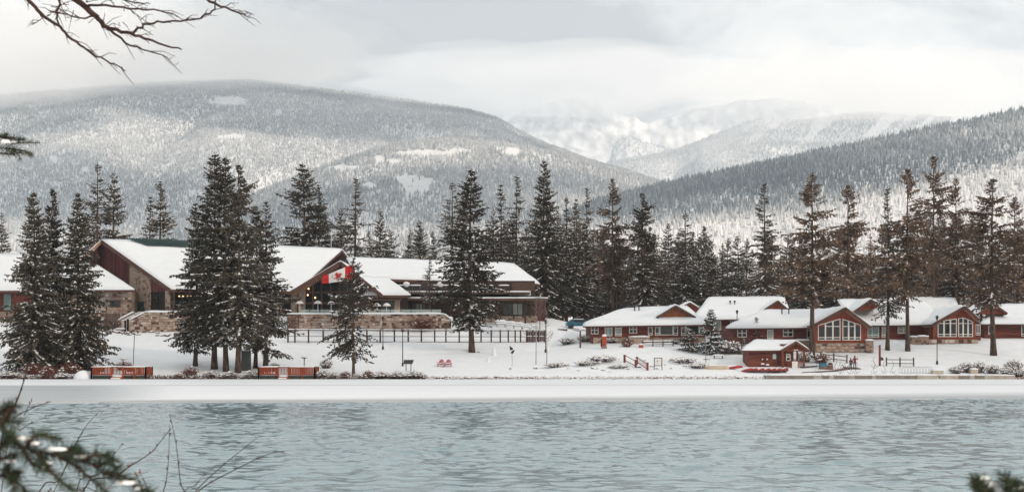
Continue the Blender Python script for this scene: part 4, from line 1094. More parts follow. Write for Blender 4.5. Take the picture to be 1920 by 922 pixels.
    h = MB(); c = gp(267, 577) + Vector((0, -0.22, 0)); h.bar(c - Vector((0, 0, 0.2)), c + Vector((0, 0, 0.2)), 0.06, 0.06, M['grey_metal']); h.build('handle', dr)
    # --- front wall of the main wing between gable and flag gable
    Yw = 227.0
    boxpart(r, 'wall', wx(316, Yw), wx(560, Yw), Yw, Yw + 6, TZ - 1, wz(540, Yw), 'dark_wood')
    for px0, px1 in ((318, 326), (385, 393), (455, 463), (520, 528), (546, 557)):
        boxpart(r, 'stone_pillar', wx(px0, Yw - 0.8), wx(px1, Yw - 0.8), Yw - 0.8, Yw - 0.02, TZ - 1, wz(545.5, Yw), 'stone_pale')
    for a0, a1 in ((328, 384), (394, 454), (464, 519), (529, 545)):
        window(r, wx(a0, Yw), wx(a1, Yw), wz(584, Yw), wz(551, Yw), Yw, (0.25, 0.5, 0.75) if a1 - a0 > 20 else (), (0.6,), fr='brown_frame', w=0.14)
    # --- flag gable
    Yg = 222.4
    pk, fl, fr = W(638, 490, Yg), W(544, 547, Yg), W(716, 552, Yg)
    gable_front(r, fl.x, fr.x, fl.z, pk.x, pk.z, Yg, Yg + 24, wall='dark_wood', wall_inset=3.2, wall_bottom=TZ - 0.5, zfr=fr.z, rake=0.5, soffit='fascia', snow=0.35)
    Yq = Yg + 3.2
    for i in range(22):                        # exposed rafters under the rake
        f = 0.05 + 0.9 * i / 21
        p = fl * (1 - f) + pk * f
        b = MB(); b.bar(p + Vector((0, 0.1, -0.68)), p + Vector((0, 3.0, -0.68)), 0.14, 0.22, M['soffit']); b.build('rafter', r)
    for px0, px1 in ((559, 572),):
        boxpart(r, 'stone_pillar', wx(px0, Yq - 0.5), wx(px1, Yq - 0.5), Yq - 0.5, Yq - 0.01, TZ - 0.5, wz(541, Yq), 'stone_pale')
    cols = [572, 587, 603, 620, 637, 653, 669, 685, 697]
    def headz(px): return min(wz(np.interp(px, [544, 638, 716], [551, 497, 557]), Yq) - 0.6, wz(505, Yq))
    gw = MB()
    for px in cols:
        x = wx(px, Yq); gw.box(x - 0.14, x + 0.14, Yq - 0.16, Yq - 0.004, TZ - 0.2, headz(px), M['brown_frame'])
    for py in (547.5, 568):
        gw.box(wx(572, Yq), wx(697, Yq), Yq - 0.12, Yq - 0.006, wz(py, Yq) - 0.16, wz(py, Yq) + 0.16, M['brown_frame'])
    go = gw.build('window', r)
    for i in range(len(cols) - 1):
        xa, xb = wx(cols[i], Yq) + 0.14, wx(cols[i + 1], Yq) - 0.14
        for z0, z1 in ((wz(584, Yq), wz(568.8, Yq)), (wz(567.2, Yq), wz(549, Yq)), (wz(546, Yq), None)):
            if z1 is None:
                za, zc = headz(cols[i]) , headz(cols[i + 1])
                if min(za, zc) < z0 + 0.2: continue
            else: za = zc = z1
            p = MB(); p.prism([(xa, Yq - 0.05, z0), (xb, Yq - 0.05, z0), (xb, Yq - 0.05, zc), (xa, Yq - 0.05, za)], (0, 0.04, 0), M['glass_dark']); p.build('pane', go)
    for px, py in ((591, 558), (578.5, 541), (577, 553)):
        l = MB(); l.lathe(W(px, py, Yq - 0.35), [(0.03, -0.13), (0.13, -0.03), (0.13, 0.05), (0.03, 0.15)], M['lamp_glow'], 8); l.build('lamp', r)
    for px in (336, 343, 351, 358):
        l = MB(); l.lathe(W(px, 555, Yw - 0.3), [(0.03, -0.1), (0.1, -0.03), (0.1, 0.04), (0.03, 0.1)], M['lamp_glow'], 8); l.build('lamp', r)
    # --- link roof + right wing
    er0, er1 = W(668, 521, 229), W(1008, 531.5, 236); rr0, rr1 = W(650, 484.5, 243), W(962, 495.5, 250)
    roof_quad(r, (er0, er1, rr1, rr0), th=0.4, snow=0.4, nu=30, nv=9)
    roof_quad(r, (er1, W(1012, 533, 262), rr1 + Vector((0, 0.1, 0)), rr1), th=0.4, snow=0.35)
    roof_quad(r, (W(1012, 533, 262), W(640, 524, 260), rr0, rr1), th=0.4, snow=0.3)
    roof_quad(r, (W(682, 553, 224.0), W(770, 553, 224.0), W(727, 522.5, 229.2), W(672, 519, 229.2)), th=0.45, snow=0.36, nu=14)
    # link wall
    Yl = 226.0
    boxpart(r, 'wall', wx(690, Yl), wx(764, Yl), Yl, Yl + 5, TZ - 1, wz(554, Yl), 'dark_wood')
    for px0, px1 in ((688, 695), (740, 750)):
        boxpart(r, 'stone_pillar', wx(px0, Yl), wx(px1, Yl), Yl - 0.5, Yl - 0.01, TZ - 1, wz(561, Yl), 'stone_pale')
    boxpart(r, 'beam', wx(686, Yl), wx(752, Yl), Yl - 0.7, Yl - 0.02, wz(563.2, Yl), wz(561, Yl), 'soffit')
    window(r, wx(695.5, Yl), wx(739.5, Yl), wz(588, Yl), wz(564, Yl), Yl, (0.25, 0.5, 0.75), (), fr='brown_frame', gl='glass_teal', w=0.12)
    # right wing walls
    Y2 = 231.0
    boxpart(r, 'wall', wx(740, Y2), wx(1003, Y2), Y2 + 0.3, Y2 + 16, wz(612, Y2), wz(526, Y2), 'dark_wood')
    boxpart(r, 'wall', wx(960, Y2), wx(1003, Y2), Y2 + 0.16, Y2 + 0.29, wz(545, Y2), wz(529, Y2), 'log')
    nlog = 16
    for i in range(nlog):                        # log courses of the ground storey
        py = 591 - i * (591 - 562) / nlog
        for a0, a1 in ((750, 768), (798, 943), (989, 1003)):
            l = MB(); z = wz(py, Y2); l.tube([(wx(a0, Y2), Y2 + 0.2, z), (wx(a1, Y2), Y2 + 0.2, z)], 0.085, M['log'], 6); l.build('log', r)
    boxpart(r, 'stone_base', wx(860, Y2), wx(1008, Y2), Y2 - 0.4, Y2 + 0.29, wz(618, Y2), wz(592.3, Y2), 'stone_pale')
    stone_facing(r, wx(860, Y2), wx(1008, Y2), wz(618, Y2), lambda x: wz(592.4, Y2), Y2 - 0.4, 7, 0.45)
    for a0, a1 in ((768, 798), (850, 880), (943, 989)):
        window(r, wx(a0, Y2), wx(a1, Y2), wz(591, Y2), wz(568, Y2), Y2 + 0.25, (0.2, 0.4, 0.6, 0.8), (), fr='brown_frame', w=0.12, glmap={(2, 0): 'curtain', (3, 0): 'curtain'})
        boxpart(r, 'lintel', wx(a0 - 2, Y2), wx(a1 + 2, Y2), Y2 - 0.02, Y2 + 0.29, wz(567.5, Y2), wz(562, Y2), 'log')
    window(r, wx(955, Y2), wx(995, Y2), wz(554, Y2), wz(545, Y2), Y2 + 0.15, (0.25, 0.5, 0.75), (), fr='white_frame', w=0.1, gl='curtain_teal')
    window(r, wx(760, Y2), wx(830, Y2), wz(545, Y2), wz(530, Y2), Y2 + 0.29, (0.2, 0.4, 0.6, 0.8), (), fr='brown_frame', w=0.12)
    # balcony decks with snow
    for (a0, a1, py, Yd, dep) in ((735, 992, 547, 228.2, 3.0), (740, 1028, 558.5, 226.8, 4.2)):
        bd = boxpart(r, 'balcony', wx(a0, Yd), wx(a1, Yd), Yd, Yd + dep, wz(py, Yd) - 0.3, wz(py, Yd), 'log')
        snow_cap(bd, wx(a0, Yd), wx(a1, Yd), Yd - 0.05, Yd + dep - 0.1, wz(py, Yd), 0.22)
    Yd = 227.9
    for a0, a1 in ((744, 757), (767, 789), (800, 822), (830, 850), (905, 925), (935, 955)):
        rl = boxpart(r, 'balcony_rail', wx(a0, Yd), wx(a1, Yd), Yd, Yd + 0.25, wz(536.5, Yd), wz(535, Yd), 'log'); snow_cap(rl, wx(a0, Yd), wx(a1, Yd), Yd - 0.04, Yd + 0.3, wz(535, Yd), 0.16)
        for i in range(int((a1 - a0) / 5) + 1):
            boxpart(r, 'balcony_post', wx(a0 + 5 * i, Yd) - 0.06, wx(a0 + 5 * i, Yd) + 0.06, Yd + 0.06, Yd + 0.2, wz(546.9, Yd), wz(536.6, Yd), 'dark_wood')
    for px in (757, 800, 844, 890, 930, 985):
        boxpart(r, 'post', wx(px, 228) - 0.14, wx(px, 228) + 0.14, 228.0, 228.3, TZ - 2, wz(559.5, 228), 'dark_wood')
    for px in (762, 826):
        s = MB(); s.lathe(W(px, 531.5, 229), [(0.3, -0.5), (0.55, -0.1), (0.5, 0.15), (0.15, 0.3)], M['tree_snow'], 9); s.build('snow_lump', r)
    # end porch (red-brown) past the corner
    boxpart(r, 'end_wall', wx(1003.5, Y2), wx(1022, Y2 + 4), Y2 + 3, Y2 + 12, wz(615, Y2), wz(562, Y2), 'board')
    # roof antenna
    a = MB(); a.tube([W(621, 470, 251), W(621, 440, 251)], 0.05, M['white_frame'], 5); a.build('antenna', r)
    # --- end wing at the picture edge
    roof_quad(r, (W(-120, 546, 231), W(40, 544, 229), W(60, 478, 240), W(-120, 476, 242)), th=0.4, snow=0.35)
    boxpart(r, 'wall', wx(-120, 233), wx(60, 233), 233, 240, TZ - 3, wz(540, 233), 'red_wall')
    boxpart(r, 'stone_base', wx(-120, 232.6), wx(60, 232.6), 232.6, 232.99, TZ - 4, wz(584, 233), 'stone')
    window(r, wx(6, 233), wx(22, 233), wz(582, 233), wz(550, 233), 233, (), (), gl='curtain_teal', fr='brown_frame')
    return r
LODGE = lodge()

def terrace():
    r = empty('terrace', (0, 0, 0), 0, 'long stone terrace wall capped with snow below the lodge', 'terrace')
    Y = 222.0; TZ = wz(588.5, Y)
    w = MB(); w.prism([(wx(538, Y), Y, 5), (wx(846, Y), Y, 5), (wx(846, Y), Y, wz(599, Y)), (wx(832, Y), Y, TZ), (wx(538, Y), Y, TZ)], (0, 0.6, 0), M['stone']); wl = w.build('stone_wall', r)
    stone_facing(wl, wx(560.5, Y), wx(846, Y), 6.0, lambda x: float(np.interp(960 + x * FPX / Y, [832, 846], [TZ, wz(599, Y)])), Y, 1)
    stone_facing(r, wx(540, Y), wx(560, Y), 6.0, lambda x: TZ - 0.16, Y - 0.35, 2, 0.3, STONES_DARK)
    snow_cap(wl, wx(538, Y), wx(832, Y), Y - 0.1, Y + 0.65, TZ, 0.25)
    snow_slab((W(832, 588.5, Y - 0.1), W(847, 599, Y - 0.1), W(847, 599, Y - 0.1) + Vector((0, 0.75, 0)), W(832, 588.5, Y - 0.1) + Vector((0, 0.75, 0))), 0.22, wl, 5, 3, 0.03)
    pr = boxpart(r, 'brick_pier', wx(540, Y), wx(560, Y), Y - 0.35, Y - 0.01, 5, TZ - 0.15, 'stone_dark')
    # floor slab behind, reaching under the lodge
    boxpart(r, 'floor', wx(320, Y), wx(846, Y), Y + 0.65, 229, 6.0, TZ - 0.35, 'snow')
    # left part with steps
    Yl = 221.0; TL = wz(585, Yl)
    w = MB(); w.prism([(wx(243, Yl), Yl, 5), (wx(430, Yl), Yl, 5), (wx(430, Yl), Yl, TL), (wx(272, Yl), Yl, TL), (wx(243, Yl), Yl, wz(600, Yl))], (0, 0.6, 0), M['stone']); wl = w.build('stone_wall', r)
    stone_facing(wl, wx(243, Yl), wx(430, Yl), 5.8, lambda x: float(np.interp(960 + x * FPX / Yl, [243, 272], [wz(600, Yl), TL])), Yl, 3)
    snow_cap(wl, wx(272, Yl), wx(430, Yl), Yl - 0.1, Yl + 0.7, TL, 0.28)
    a, b = W(242, 600, Yl - 0.1), W(272, 585, Yl - 0.1); o = Vector((0, 0.8, 0)); snow_slab((a, b, b + o, a + o), 0.28, wl, 6, 3, 0.02)
    Ys = 223.5
    w = MB(); w.prism([(wx(222, Ys), Ys, 5), (wx(262, Ys), Ys, 5), (wx(262, Ys), Ys, wz(584.5, Ys)), (wx(250, Ys), Ys, wz(585, Ys)), (wx(222, Ys), Ys, wz(600, Ys))], (0, 0.5, 0), M['stone']); wl = w.build('stone_wall', r)
    a, b = W(221, 600, Ys - 0.1), W(250, 585, Ys - 0.1); o = Vector((0, 0.7, 0)); snow_slab((a, b, b + o, a + o), 0.28, wl, 6, 3, 0.02)
    for i in range(7):
        f = i / 6
        z = wz(600 - 15 * f, Yl + 1.5); x = wx(232 + 30 * f, Yl + 1.5)
        s = boxpart(r, 'step', x - 0.1, x + 0.6, Yl + 0.65, Ys - 0.02, 5.5, z, 'concrete')
        snow_cap(s, x - 0.1, x + 0.6, Yl + 0.66, Ys - 0.03, z, 0.08)
    # low front wall left of the steps
    boxpart(r, 'stone_wall', wx(196, 224.5), wx(224, 224.5), 224.4, 224.9, 5, wz(588, 224.5), 'stone_dark')
    # glass balustrade panels along the terrace edge
    for i in range(14):
        p0 = 562 + i * 19; p1 = p0 + 18
        if p1 > 832: break
        g = MB(); g.box(wx(p0, Y + 0.9), wx(p1, Y + 0.9), Y + 0.9, Y + 0.93, TZ - 0.2, TZ + 0.75, M['glass_teal_clear']); g.build('glass_panel', r)
    return r
def clear_glass():
    m = bpy.data.materials.new('clear_glass'); m.use_nodes = True; t = m.node_tree; b = t.nodes['Principled BSDF']
    b.inputs['Base Color'].default_value = (0.75, 0.9, 0.88, 1); b.inputs['Roughness'].default_value = 0.05; b.inputs['Alpha'].default_value = 0.25
    return m
M['glass_teal_clear'] = clear_glass()
terrace()
tree('thin0', W(806, 588.5, 224.0), wz(478, 224.0), 'small slender spruce rising from the terrace before the balconies', 1.6)
# ================================================================== SMALL THINGS ON THE SHORE
M['deck_red'] = mat('deck_orange_red', (0.30, 0.062, 0.026), 0.75, 0.2, 2.0, objvar=0.12)
M['deck_skirt'] = mat('deck_skirt', (0.085, 0.095, 0.08), 0.85, 0.2, 1.5)
M['fence_wood'] = mat('fence_wood', (0.085, 0.042, 0.036), 0.85, 0.2, 2.0, objvar=0.15)
M['rail_grey'] = mat('rail_grey', (0.10, 0.075, 0.075), 0.85, 0.2, 2.0)
M['chair_red'] = mat('chair_red', (0.46, 0.10, 0.12), 0.6, 0.1, 3)
M['canoe_red'] = mat('canoe_red', (0.42, 0.030, 0.028), 0.5, 0.12, 2, spec=0.5)
M['boat_beige'] = mat('boat_beige', (0.55, 0.45, 0.34), 0.7, 0.1, 2)
M['post_red'] = mat('post_orange_red', (0.40, 0.075, 0.035), 0.7, 0.12, 2)
M['twig'] = mat('twig', (0.085, 0.050, 0.038), 0.9, 0.3, 4)
M['twig_red'] = mat('twig_red', (0.17, 0.062, 0.042), 0.9, 0.3, 4)
M['twig_grey'] = mat('twig_grey', (0.17, 0.135, 0.12), 0.9, 0.25, 4)
M['birch'] = mat('pale_bark', (0.42, 0.36, 0.32), 0.9, 0.2, 4)
M['rock'] = mat('rock', (0.12, 0.095, 0.085), 0.95, 0.3, 1.5, bump=0.6, bscale=5)
M['blue_cover'] = mat('blue_cover', (0.02, 0.19, 0.30), 0.6, 0.2, 2)
M['car_blue'] = mat('car_blue', (0.012, 0.10, 0.17), 0.35, 0.1, 2, spec=0.6)
M['crate_wood'] = mat('crate_wood', (0.23, 0.13, 0.10), 0.9, 0.2, 3)
M['umbrella'] = mat('umbrella_cloth', (0.74, 0.73, 0.71), 0.85, 0.05, 3)
M['flag_red'] = mat('flag_red', (0.52, 0.022, 0.018), 0.8, 0.1, 1.5)
M['flag_white'] = mat('flag_white', (0.78, 0.77, 0.76), 0.8, 0.04, 1.5)
M['panel_dark'] = mat('panel_dark', (0.03, 0.033, 0.04), 0.5, 0.1, 3)
M['beige'] = mat('beige_planter', (0.48, 0.42, 0.35), 0.85, 0.1, 2)
M['box_green'] = mat('box_grey_green', (0.055, 0.062, 0.058), 0.7, 0.15, 2)
M['path_brown'] = mat('path_brown', (0.16, 0.115, 0.10), 0.95, 0.25, 1.5)

prop_rng = random.Random(31)
# ------------------------------------------------------------------ railed decks
def deck(px0, px1, label, steps, seats):
    Y0, Y1 = 176.2, 179.4
    x0, x1 = wx(px0, Y0), wx(px1, Y0)
    zt, zf, zg = wz(687.5, Y0), wz(703.5, Y0), -0.15
    r = empty('deck', (0, 0, 0), 0, label, 'deck')
    boxpart(r, 'floor', x0 + 0.05, x1 - 0.05, Y0 + 0.05, Y1, zf - 0.14, zf, 'deck_skirt')
    boxpart(r, 'skirt', x0 + 0.1, x1 - 0.1, Y0 + 0.25, Y0 + 0.35, zg, zf - 0.145, 'deck_skirt')
    fs = snow_cap(r, x0 + 0.1, x1 - 0.1, Y0 + 0.3, Y1 - 0.1, zf, 0.12)
    gap0, gap1 = wx(steps[0], Y0), wx(steps[1], Y0)
    def run(ax, ay, bx, by):
        a, b = Vector((ax, ay, 0)), Vector((bx, by, 0)); d = b - a; n = max(1, round(d.length / 1.7))
        for i in range(n + 1):
            p = a + d * (i / n)
            boxpart(r, 'post', p.x - 0.09, p.x + 0.09, p.y - 0.09, p.y + 0.09, zg, zt + 0.06, 'deck_red')
        for z in (zt - 0.05, zf + 0.14):
            q = MB(); u = d.normalized() * 0.095; q.bar(a + u + Vector((0, 0, z)), b - u + Vector((0, 0, z)), 0.07, 0.10, M['deck_red']); rl = q.build('rail', r)
            if z > zf + 0.5:
                if abs(d.x) > abs(d.y): snow_cap(rl, min(ax, bx), max(ax, bx), ay - 0.09, ay + 0.09, z + 0.055, 0.10)
        m = int(d.length / 0.19)
        for i in range(m):
            p = a + d * ((i + 0.5) / m)
            boxpart(r, 'picket', p.x - 0.042, p.x + 0.042, p.y - 0.025, p.y + 0.025, zf + 0.06, zt - 0.11, 'deck_red')
    run(x0, Y0, gap0, Y0); run(gap1, Y0, x1, Y0); run(x0, Y1, x1, Y1); run(x0, Y0, x0, Y1); run(x1, Y0, x1, Y1)
    # landing steps down to the ice
    st = boxpart(r, 'steps', gap0 + 0.12, gap1 - 0.12, Y0 - 0.75, Y0 + 0.02, -0.1, zf - 0.16, 'deck_red')
    a = Vector((gap0 + 0.14, Y0 - 0.8, 0.10)); w = gap1 - gap0 - 0.28
    snow_slab((a, a + Vector((w, 0, 0)), (a.x + w, Y0 + 0.05, zf - 0.1), (a.x, Y0 + 0.05, zf - 0.1)), 0.12, st, 5, 3, 0.02)
    for s in seats:                                    # solid wind boards behind part of the railing
        boxpart(r, 'back_board', wx(s[0], Y0), wx(s[1], Y0), Y0 + 0.6, Y0 + 0.66, zf + 0.45, zt - 0.1, 'deck_red')
    return r
deck(171.5, 273, 'orange-red railed deck beside the shore spruce clump', (209, 231), ((174, 192), (236, 248)))
deck(484.5, 590, 'orange-red railed deck under the bare-trunked conifers', (521.5, 541.5), ((487, 506), (508, 519), (561, 571)))

# ------------------------------------------------------------------ lamps
def lantern(px, top, py, label, Y=None):
    p = at(px, py) if Y is None else W(px, py, Y)
    h = wz(top, p.y) - p.z
    r = empty('lamp_post', p, 0, label, 'lamp post', 'black lantern posts')
    b = MB(); b.lathe((0, 0, 0), [(0.16, -0.3), (0.16, 0.35), (0.10, 0.5), (0.06, 0.6), (0.055, h - 0.75), (0.10, h - 0.7)], M['black_metal'], 8); b.build('pole', r)
    b = MB(); b.lathe((0, 0, 0), [(0.10, h - 0.69), (0.20, h - 0.3), (0.20, h - 0.28)], M['glass_dark'], 6); lt = b.build('lantern', r)
    b = MB(); b.lathe((0, 0, 0), [(0.26, h - 0.275), (0.12, h - 0.12), (0.03, h - 0.08), (0.03, h)], M['black_metal'], 6); b.build('cap', lt)
    return r
lantern(718, 592, 655, 'black lantern post at the terrace fence beyond the open spruce')
lantern(1023, 598, 661, 'black lantern post beside the two bare saplings')
lantern(200, 560, 617, 'black lantern post by the terrace steps')
lantern(13, 583, 642, 'black lantern post behind the outer shore spruce', )
lantern(1382, 580, 612, 'black lantern post before the set-back cabin roof', Y=216)
lantern(1757, 590, 683, 'tall thin black lantern post in front of the second glazed gable')
def pole_lamp():
    p = at(755, 686); h = wz(617, p.y) - p.z
    r = empty('lamp_post', p, 0, 'black post with a brown knob head next to the information panel', 'lamp post')
    b = MB(); b.lathe((0, 0, 0), [(0.13, -0.3), (0.13, 0.4), (0.07, 0.5), (0.05, h - 0.4)], M['black_metal'], 8); b.build('pole', r)
    b = MB(); b.lathe((0, 0, 0), [(0.08, h - 0.39), (0.28, h - 0.25), (0.3, h - 0.1), (0.12, h)], M['fence_wood'], 9); b.build('head', r)
pole_lamp()
def twin_lamp():
    p = at(249.5, 690); h = wz(624, p.y) - p.z
    r = empty('lamp_post', p, 0, 'slim grey post with two small upturned lamps behind the fenced deck', 'lamp post')
    b = MB(); b.tube([(0, 0, -0.3), (0.1, 0, h * 0.5), (0.2, 0, h)], 0.06, M['grey_metal'], 6); b.build('pole', r)
    b = MB(); b.bar((-0.25, 0, h), (0.65, 0, h), 0.06, 0.06, M['grey_metal']); a = b.build('cross_arm', r)
    for x in (-0.25, 0.65):
        b = MB(); b.lathe((x, 0, h), [(0.05, 0.031), (0.13, 0.12), (0.13, 0.28), (0.04, 0.3)], M['panel_dark'], 7); b.build('lamp_head', a)
twin_lamp()
def path_light(px, top, py, label):
    p = at(px, py); h = wz(top, p.y) - p.z
    r = empty('path_light', p, 0, label, 'path light')
    b = MB(); b.lathe((0, 0, 0), [(0.06, -0.3), (0.06, h - 0.25), (0.16, h - 0.1)], M['panel_dark'], 7); b.build('pole', r)
    b = MB(); b.lathe((0, 0, 0), [(0.2, h - 0.095), (0.48, h - 0.03), (0.45, h), (0.1, h + 0.03)], M['panel_dark'], 10); hd = b.build('hood', r)
    b = MB(); b.lathe((0, 0, 0), [(0.44, h + 0.002), (0.4, h + 0.12), (0.15, h + 0.2)], M['tree_snow'], 9); b.build('snow', hd)
path_light(231.5, 673, 691, 'low mushroom path light behind the spruce-side deck')
path_light(570.5, 670, 690, 'low mushroom path light behind the conifer-side deck')

# ------------------------------------------------------------------ lakeside bits
def info_panel():
    p = at(765.5, 696)
    r = empty('information_panel', p, 0, 'slanted dark information panel on two legs near the shore', 'sign')
    s = p.y / FPX
    b = MB(); b.prism([(-0.62, -0.15, 0.95), (0.55, -0.15, 0.95), (0.7, 0.35, 1.45), (-0.62, 0.35, 1.45)], (0, -0.04, 0.06), M['panel_dark']); b.build('board', r)
    for x in (-0.3, 0.35):
        b = MB(); b.box(x - 0.05, x + 0.05, 0, 0.1, -0.3, 1.14, M['panel_dark']); b.build('leg', r)
info_panel()
def adirondack(px, py, label):
    p = at(px, py)
    r = empty('lawn_chair', p, R(prop_rng.uniform(-10, 10)), label, 'lawn chair', 'red lawn chairs facing the lake')
    b = MB(); b.prism([(-0.3, -0.35, 0.38), (0.3, -0.35, 0.38), (0.3, 0.25, 0.26), (-0.3, 0.25, 0.26)], (0, 0, 0.05), M['chair_red']); s = b.build('seat', r)
    snow_slab(((-0.28, -0.36, 0.435), (0.28, -0.36, 0.435), (0.28, 0.22, 0.32), (-0.28, 0.22, 0.32)), 0.10, s, 4, 4, 0.02)
    for i in range(5):
        x = -0.26 + 0.13 * i; h = 1.0 - 0.05 * abs(i - 2) ** 1.5
        b = MB(); b.prism([(x - 0.055, 0.22, 0.26), (x + 0.055, 0.22, 0.26), (x + 0.05 * 1.2, 0.52, h), (x - 0.05 * 1.2, 0.52, h)], (0, 0.03, 0.01), M['chair_red']); b.build('slat', r)
    for x in (-0.42, 0.42):
        b = MB(); b.box(x - 0.08, x + 0.08, -0.4, 0.4, 0.56, 0.6, M['chair_red']); a = b.build('armrest', r)
        snow_slab(((x - 0.08, -0.4, 0.6), (x + 0.08, -0.4, 0.6), (x + 0.08, 0.35, 0.6), (x - 0.08, 0.35, 0.6)), 0.06, a, 3, 4, 0.0)
        b = MB(); b.box(x - 0.03, x + 0.03, -0.38, -0.28, -0.1, 0.555, M['chair_red']); b.build('leg', r)
        b = MB(); b.box(x - 0.03, x + 0.03, 0.25, 0.35, -0.1, 0.555, M['chair_red']); b.build('leg', r)
adirondack(826.5, 687, 'red lawn chair of the pair, the one nearer the information panel')
adirondack(840, 687, 'red lawn chair of the pair, the one nearer the lone tall spruce')
def sculpture():
    p = at(960, 687); s = p.y / FPX
    r = empty('sculpture', p, 0, 'dark winged metal sculpture on a thin stake on the lawn', 'sculpture')
    def q(px, py): return ((px - 960) * s, 0, (687 - py) * s)
    b = MB(); b.tube([(0, 0, -0.3), q(960.5, 675), q(960, 662)], 0.03, M['grey_metal'], 5); b.build('stake', r)
    b = MB(); b.prism([q(955.5, 648), q(962, 653), q(961.5, 656), q(956, 656.5)], (0, 0.08, 0), M['panel_dark']); b.build('wing', r)
    b = MB(); b.prism([q(957, 661), q(961, 656.8), q(965, 656), q(963, 660), q(961, 663), q(959, 662.5)], (0.05, 0.1, 0), M['panel_dark']); b.build('body', r)
sculpture()
def snow_figure(px, top, py, w, label):
    p = at(px, py); h = wz(top, p.y) - p.z
    b = MB(); b.lathe((0, 0, 0), [(w, -0.3), (w, 0.15), (w * 0.8, h * 0.45), (w * 0.85, h * 0.55), (w * 0.5, h * 0.8), (w * 0.55, h * 0.88), (w * 0.2, h)], M['snow'], 10)
    o = b.build('snow_figure', None, True, p); tag(o, label, 'snow figure')
snow_figure(926.5, 650, 666, 0.32, 'upright pillar of packed snow on the lawn past the lone spruce')
snow_figure(915.5, 669, 678, 0.28, 'short stub of packed snow on the lawn before the taller one')

def deciduous(px, top, py, label, mat_='birch', spread=0.22, n=26, r0=0.07, seed=1):
    p = at(px, py); h = wz(top, p.y) - p.z
    rg = random.Random(seed); r = empty('sapling', p, 0, label, 'tree')
    b = MB(); b.tube([(0, 0, -0.3), (0.03, 0, h * 0.4), (-0.03, 0.02, h * 0.7), (0.02, 0, h)], [r0, r0 * 0.75, r0 * 0.45, 0.01], M[mat_], 6); b.build('trunk', r, True)
    c = MB()
    for i in range(n):
        z = h * rg.uniform(0.3, 0.97); a = rg.uniform(0, 6.28); l = h * spread * (1.15 - z / h) * rg.uniform(0.6, 1.2)
        d = Vector((math.cos(a), math.sin(a), rg.uniform(0.5, 1.1)))
        e = Vector((0, 0, z)) + d * l
        c.tube([(0, 0, z), Vector((0, 0, z)) + d * l * 0.5 + Vector((0, 0, -0.05)), e], [0.022, 0.015, 0.006], M['twig_grey'], 3, False)
        for k in range(4):
            f = rg.uniform(0.3, 1); q = Vector((0, 0, z)) + d * l * f; dd = (d + Vector((rg.uniform(-1, 1), rg.uniform(-1, 1), rg.uniform(-0.3, 0.8)))).normalized()
            c.tube([q, q + dd * l * 0.4], [0.012, 0.005], M['twig_grey'], 3, False)
    c.build('crown', r)
deciduous(1005, 566, 683, 'slender bare sapling before the lodge end, nearer the lone spruce', seed=3)
deciduous(1025, 588, 683, 'bare sapling right in front of the lantern post at the lodge end', seed=4)
deciduous(192, 640, 690, 'tiny bare sapling between the spruce clump and the fenced deck', seed=6, r0=0.03, n=18)
deciduous(1012, 545, 622, 'reddish bare tree against the hipped lodge end', 'twig_red', 0.4, 60, seed=9)

# ------------------------------------------------------------------ terrace fence
def terrace_fence():
    Y = 213.5
    r = empty('fence', (0, 0, 0), 0, 'long brown post-and-rail fence with snowy top rail below the terrace', 'fence')
    pxs = [540, 553, 578.5, 606, 633, 660, 688, 713, 739.5, 765.5, 790, 815, 836, 861, 884, 902, 921, 938, 953, 966, 976, 988, 999, 1010, 1021]
    def top(px): return float(np.interp(px, [540, 900, 1000, 1025], [617.5, 618.5, 618.5, 619]))
    for a in pxs:
        p = ongr(a, Y)
        boxpart(r, 'post', p.x - 0.11, p.x + 0.11, Y - 0.1, Y + 0.1, p.z - 0.4, wz(top(a) - 0.3, Y), 'fence_wood')
    for a, b in zip(pxs[:-1], pxs[1:]):
        for k, dy in enumerate((1.0, 12.5, 22.5)):
            q = MB(); q.bar(W(a, top(a) + dy, Y) + Vector((0.11, 0, 0)), W(b, top(b) + dy, Y) - Vector((0.11, 0, 0)), 0.09, 0.14 if k == 0 else 0.08, M['fence_wood']); rl = q.build('rail', r)
            if k < 2:
                z = wz(top(a) + dy, Y) + 0.07
                snow_slab(((wx(a, Y), Y - 0.08, z), (wx(b, Y), Y - 0.08, z), (wx(b, Y), Y + 0.08, z), (wx(a, Y), Y + 0.08, z)), 0.14 if k == 0 else 0.08, rl, 5, 2, 0.02)
terrace_fence()
def board_fence(px0, px1, top, bot, Y, label, n):
    r = empty('fence', (0, 0, 0), 0, label, 'fence')
    for i in range(n):
        a = px0 + (px1 - px0) * i / n; b = a + (px1 - px0) / n - 0.35
        boxpart(r, 'board', wx(a, Y), wx(b, Y), Y + 0.02 * (i % 2), Y + 0.06 + 0.02 * (i % 2), wz(bot, Y) - 0.4, wz(top, Y), 'board')
    rl = boxpart(r, 'rail', wx(px0 - 0.5, Y), wx(px1 + 0.5, Y), Y - 0.06, Y - 0.003, wz(top + 1.5, Y), wz(top + 0.2, Y), 'fence_wood')
    snow_cap(rl, wx(px0 - 0.5, Y), wx(px1 + 0.5, Y), Y - 0.08, Y + 0.1, wz(top + 0.2, Y), 0.14)
board_fence(986, 1024, 621, 643, 214.3, 'reddish board fence closing the terrace below the lodge end', 13)
board_fence(1046, 1064, 616, 631, 224, 'short brown board fence beyond the bare saplings', 6)
board_fence(1063, 1086, 618, 627, 226, 'farther snow-topped board fence by the blue car', 6)
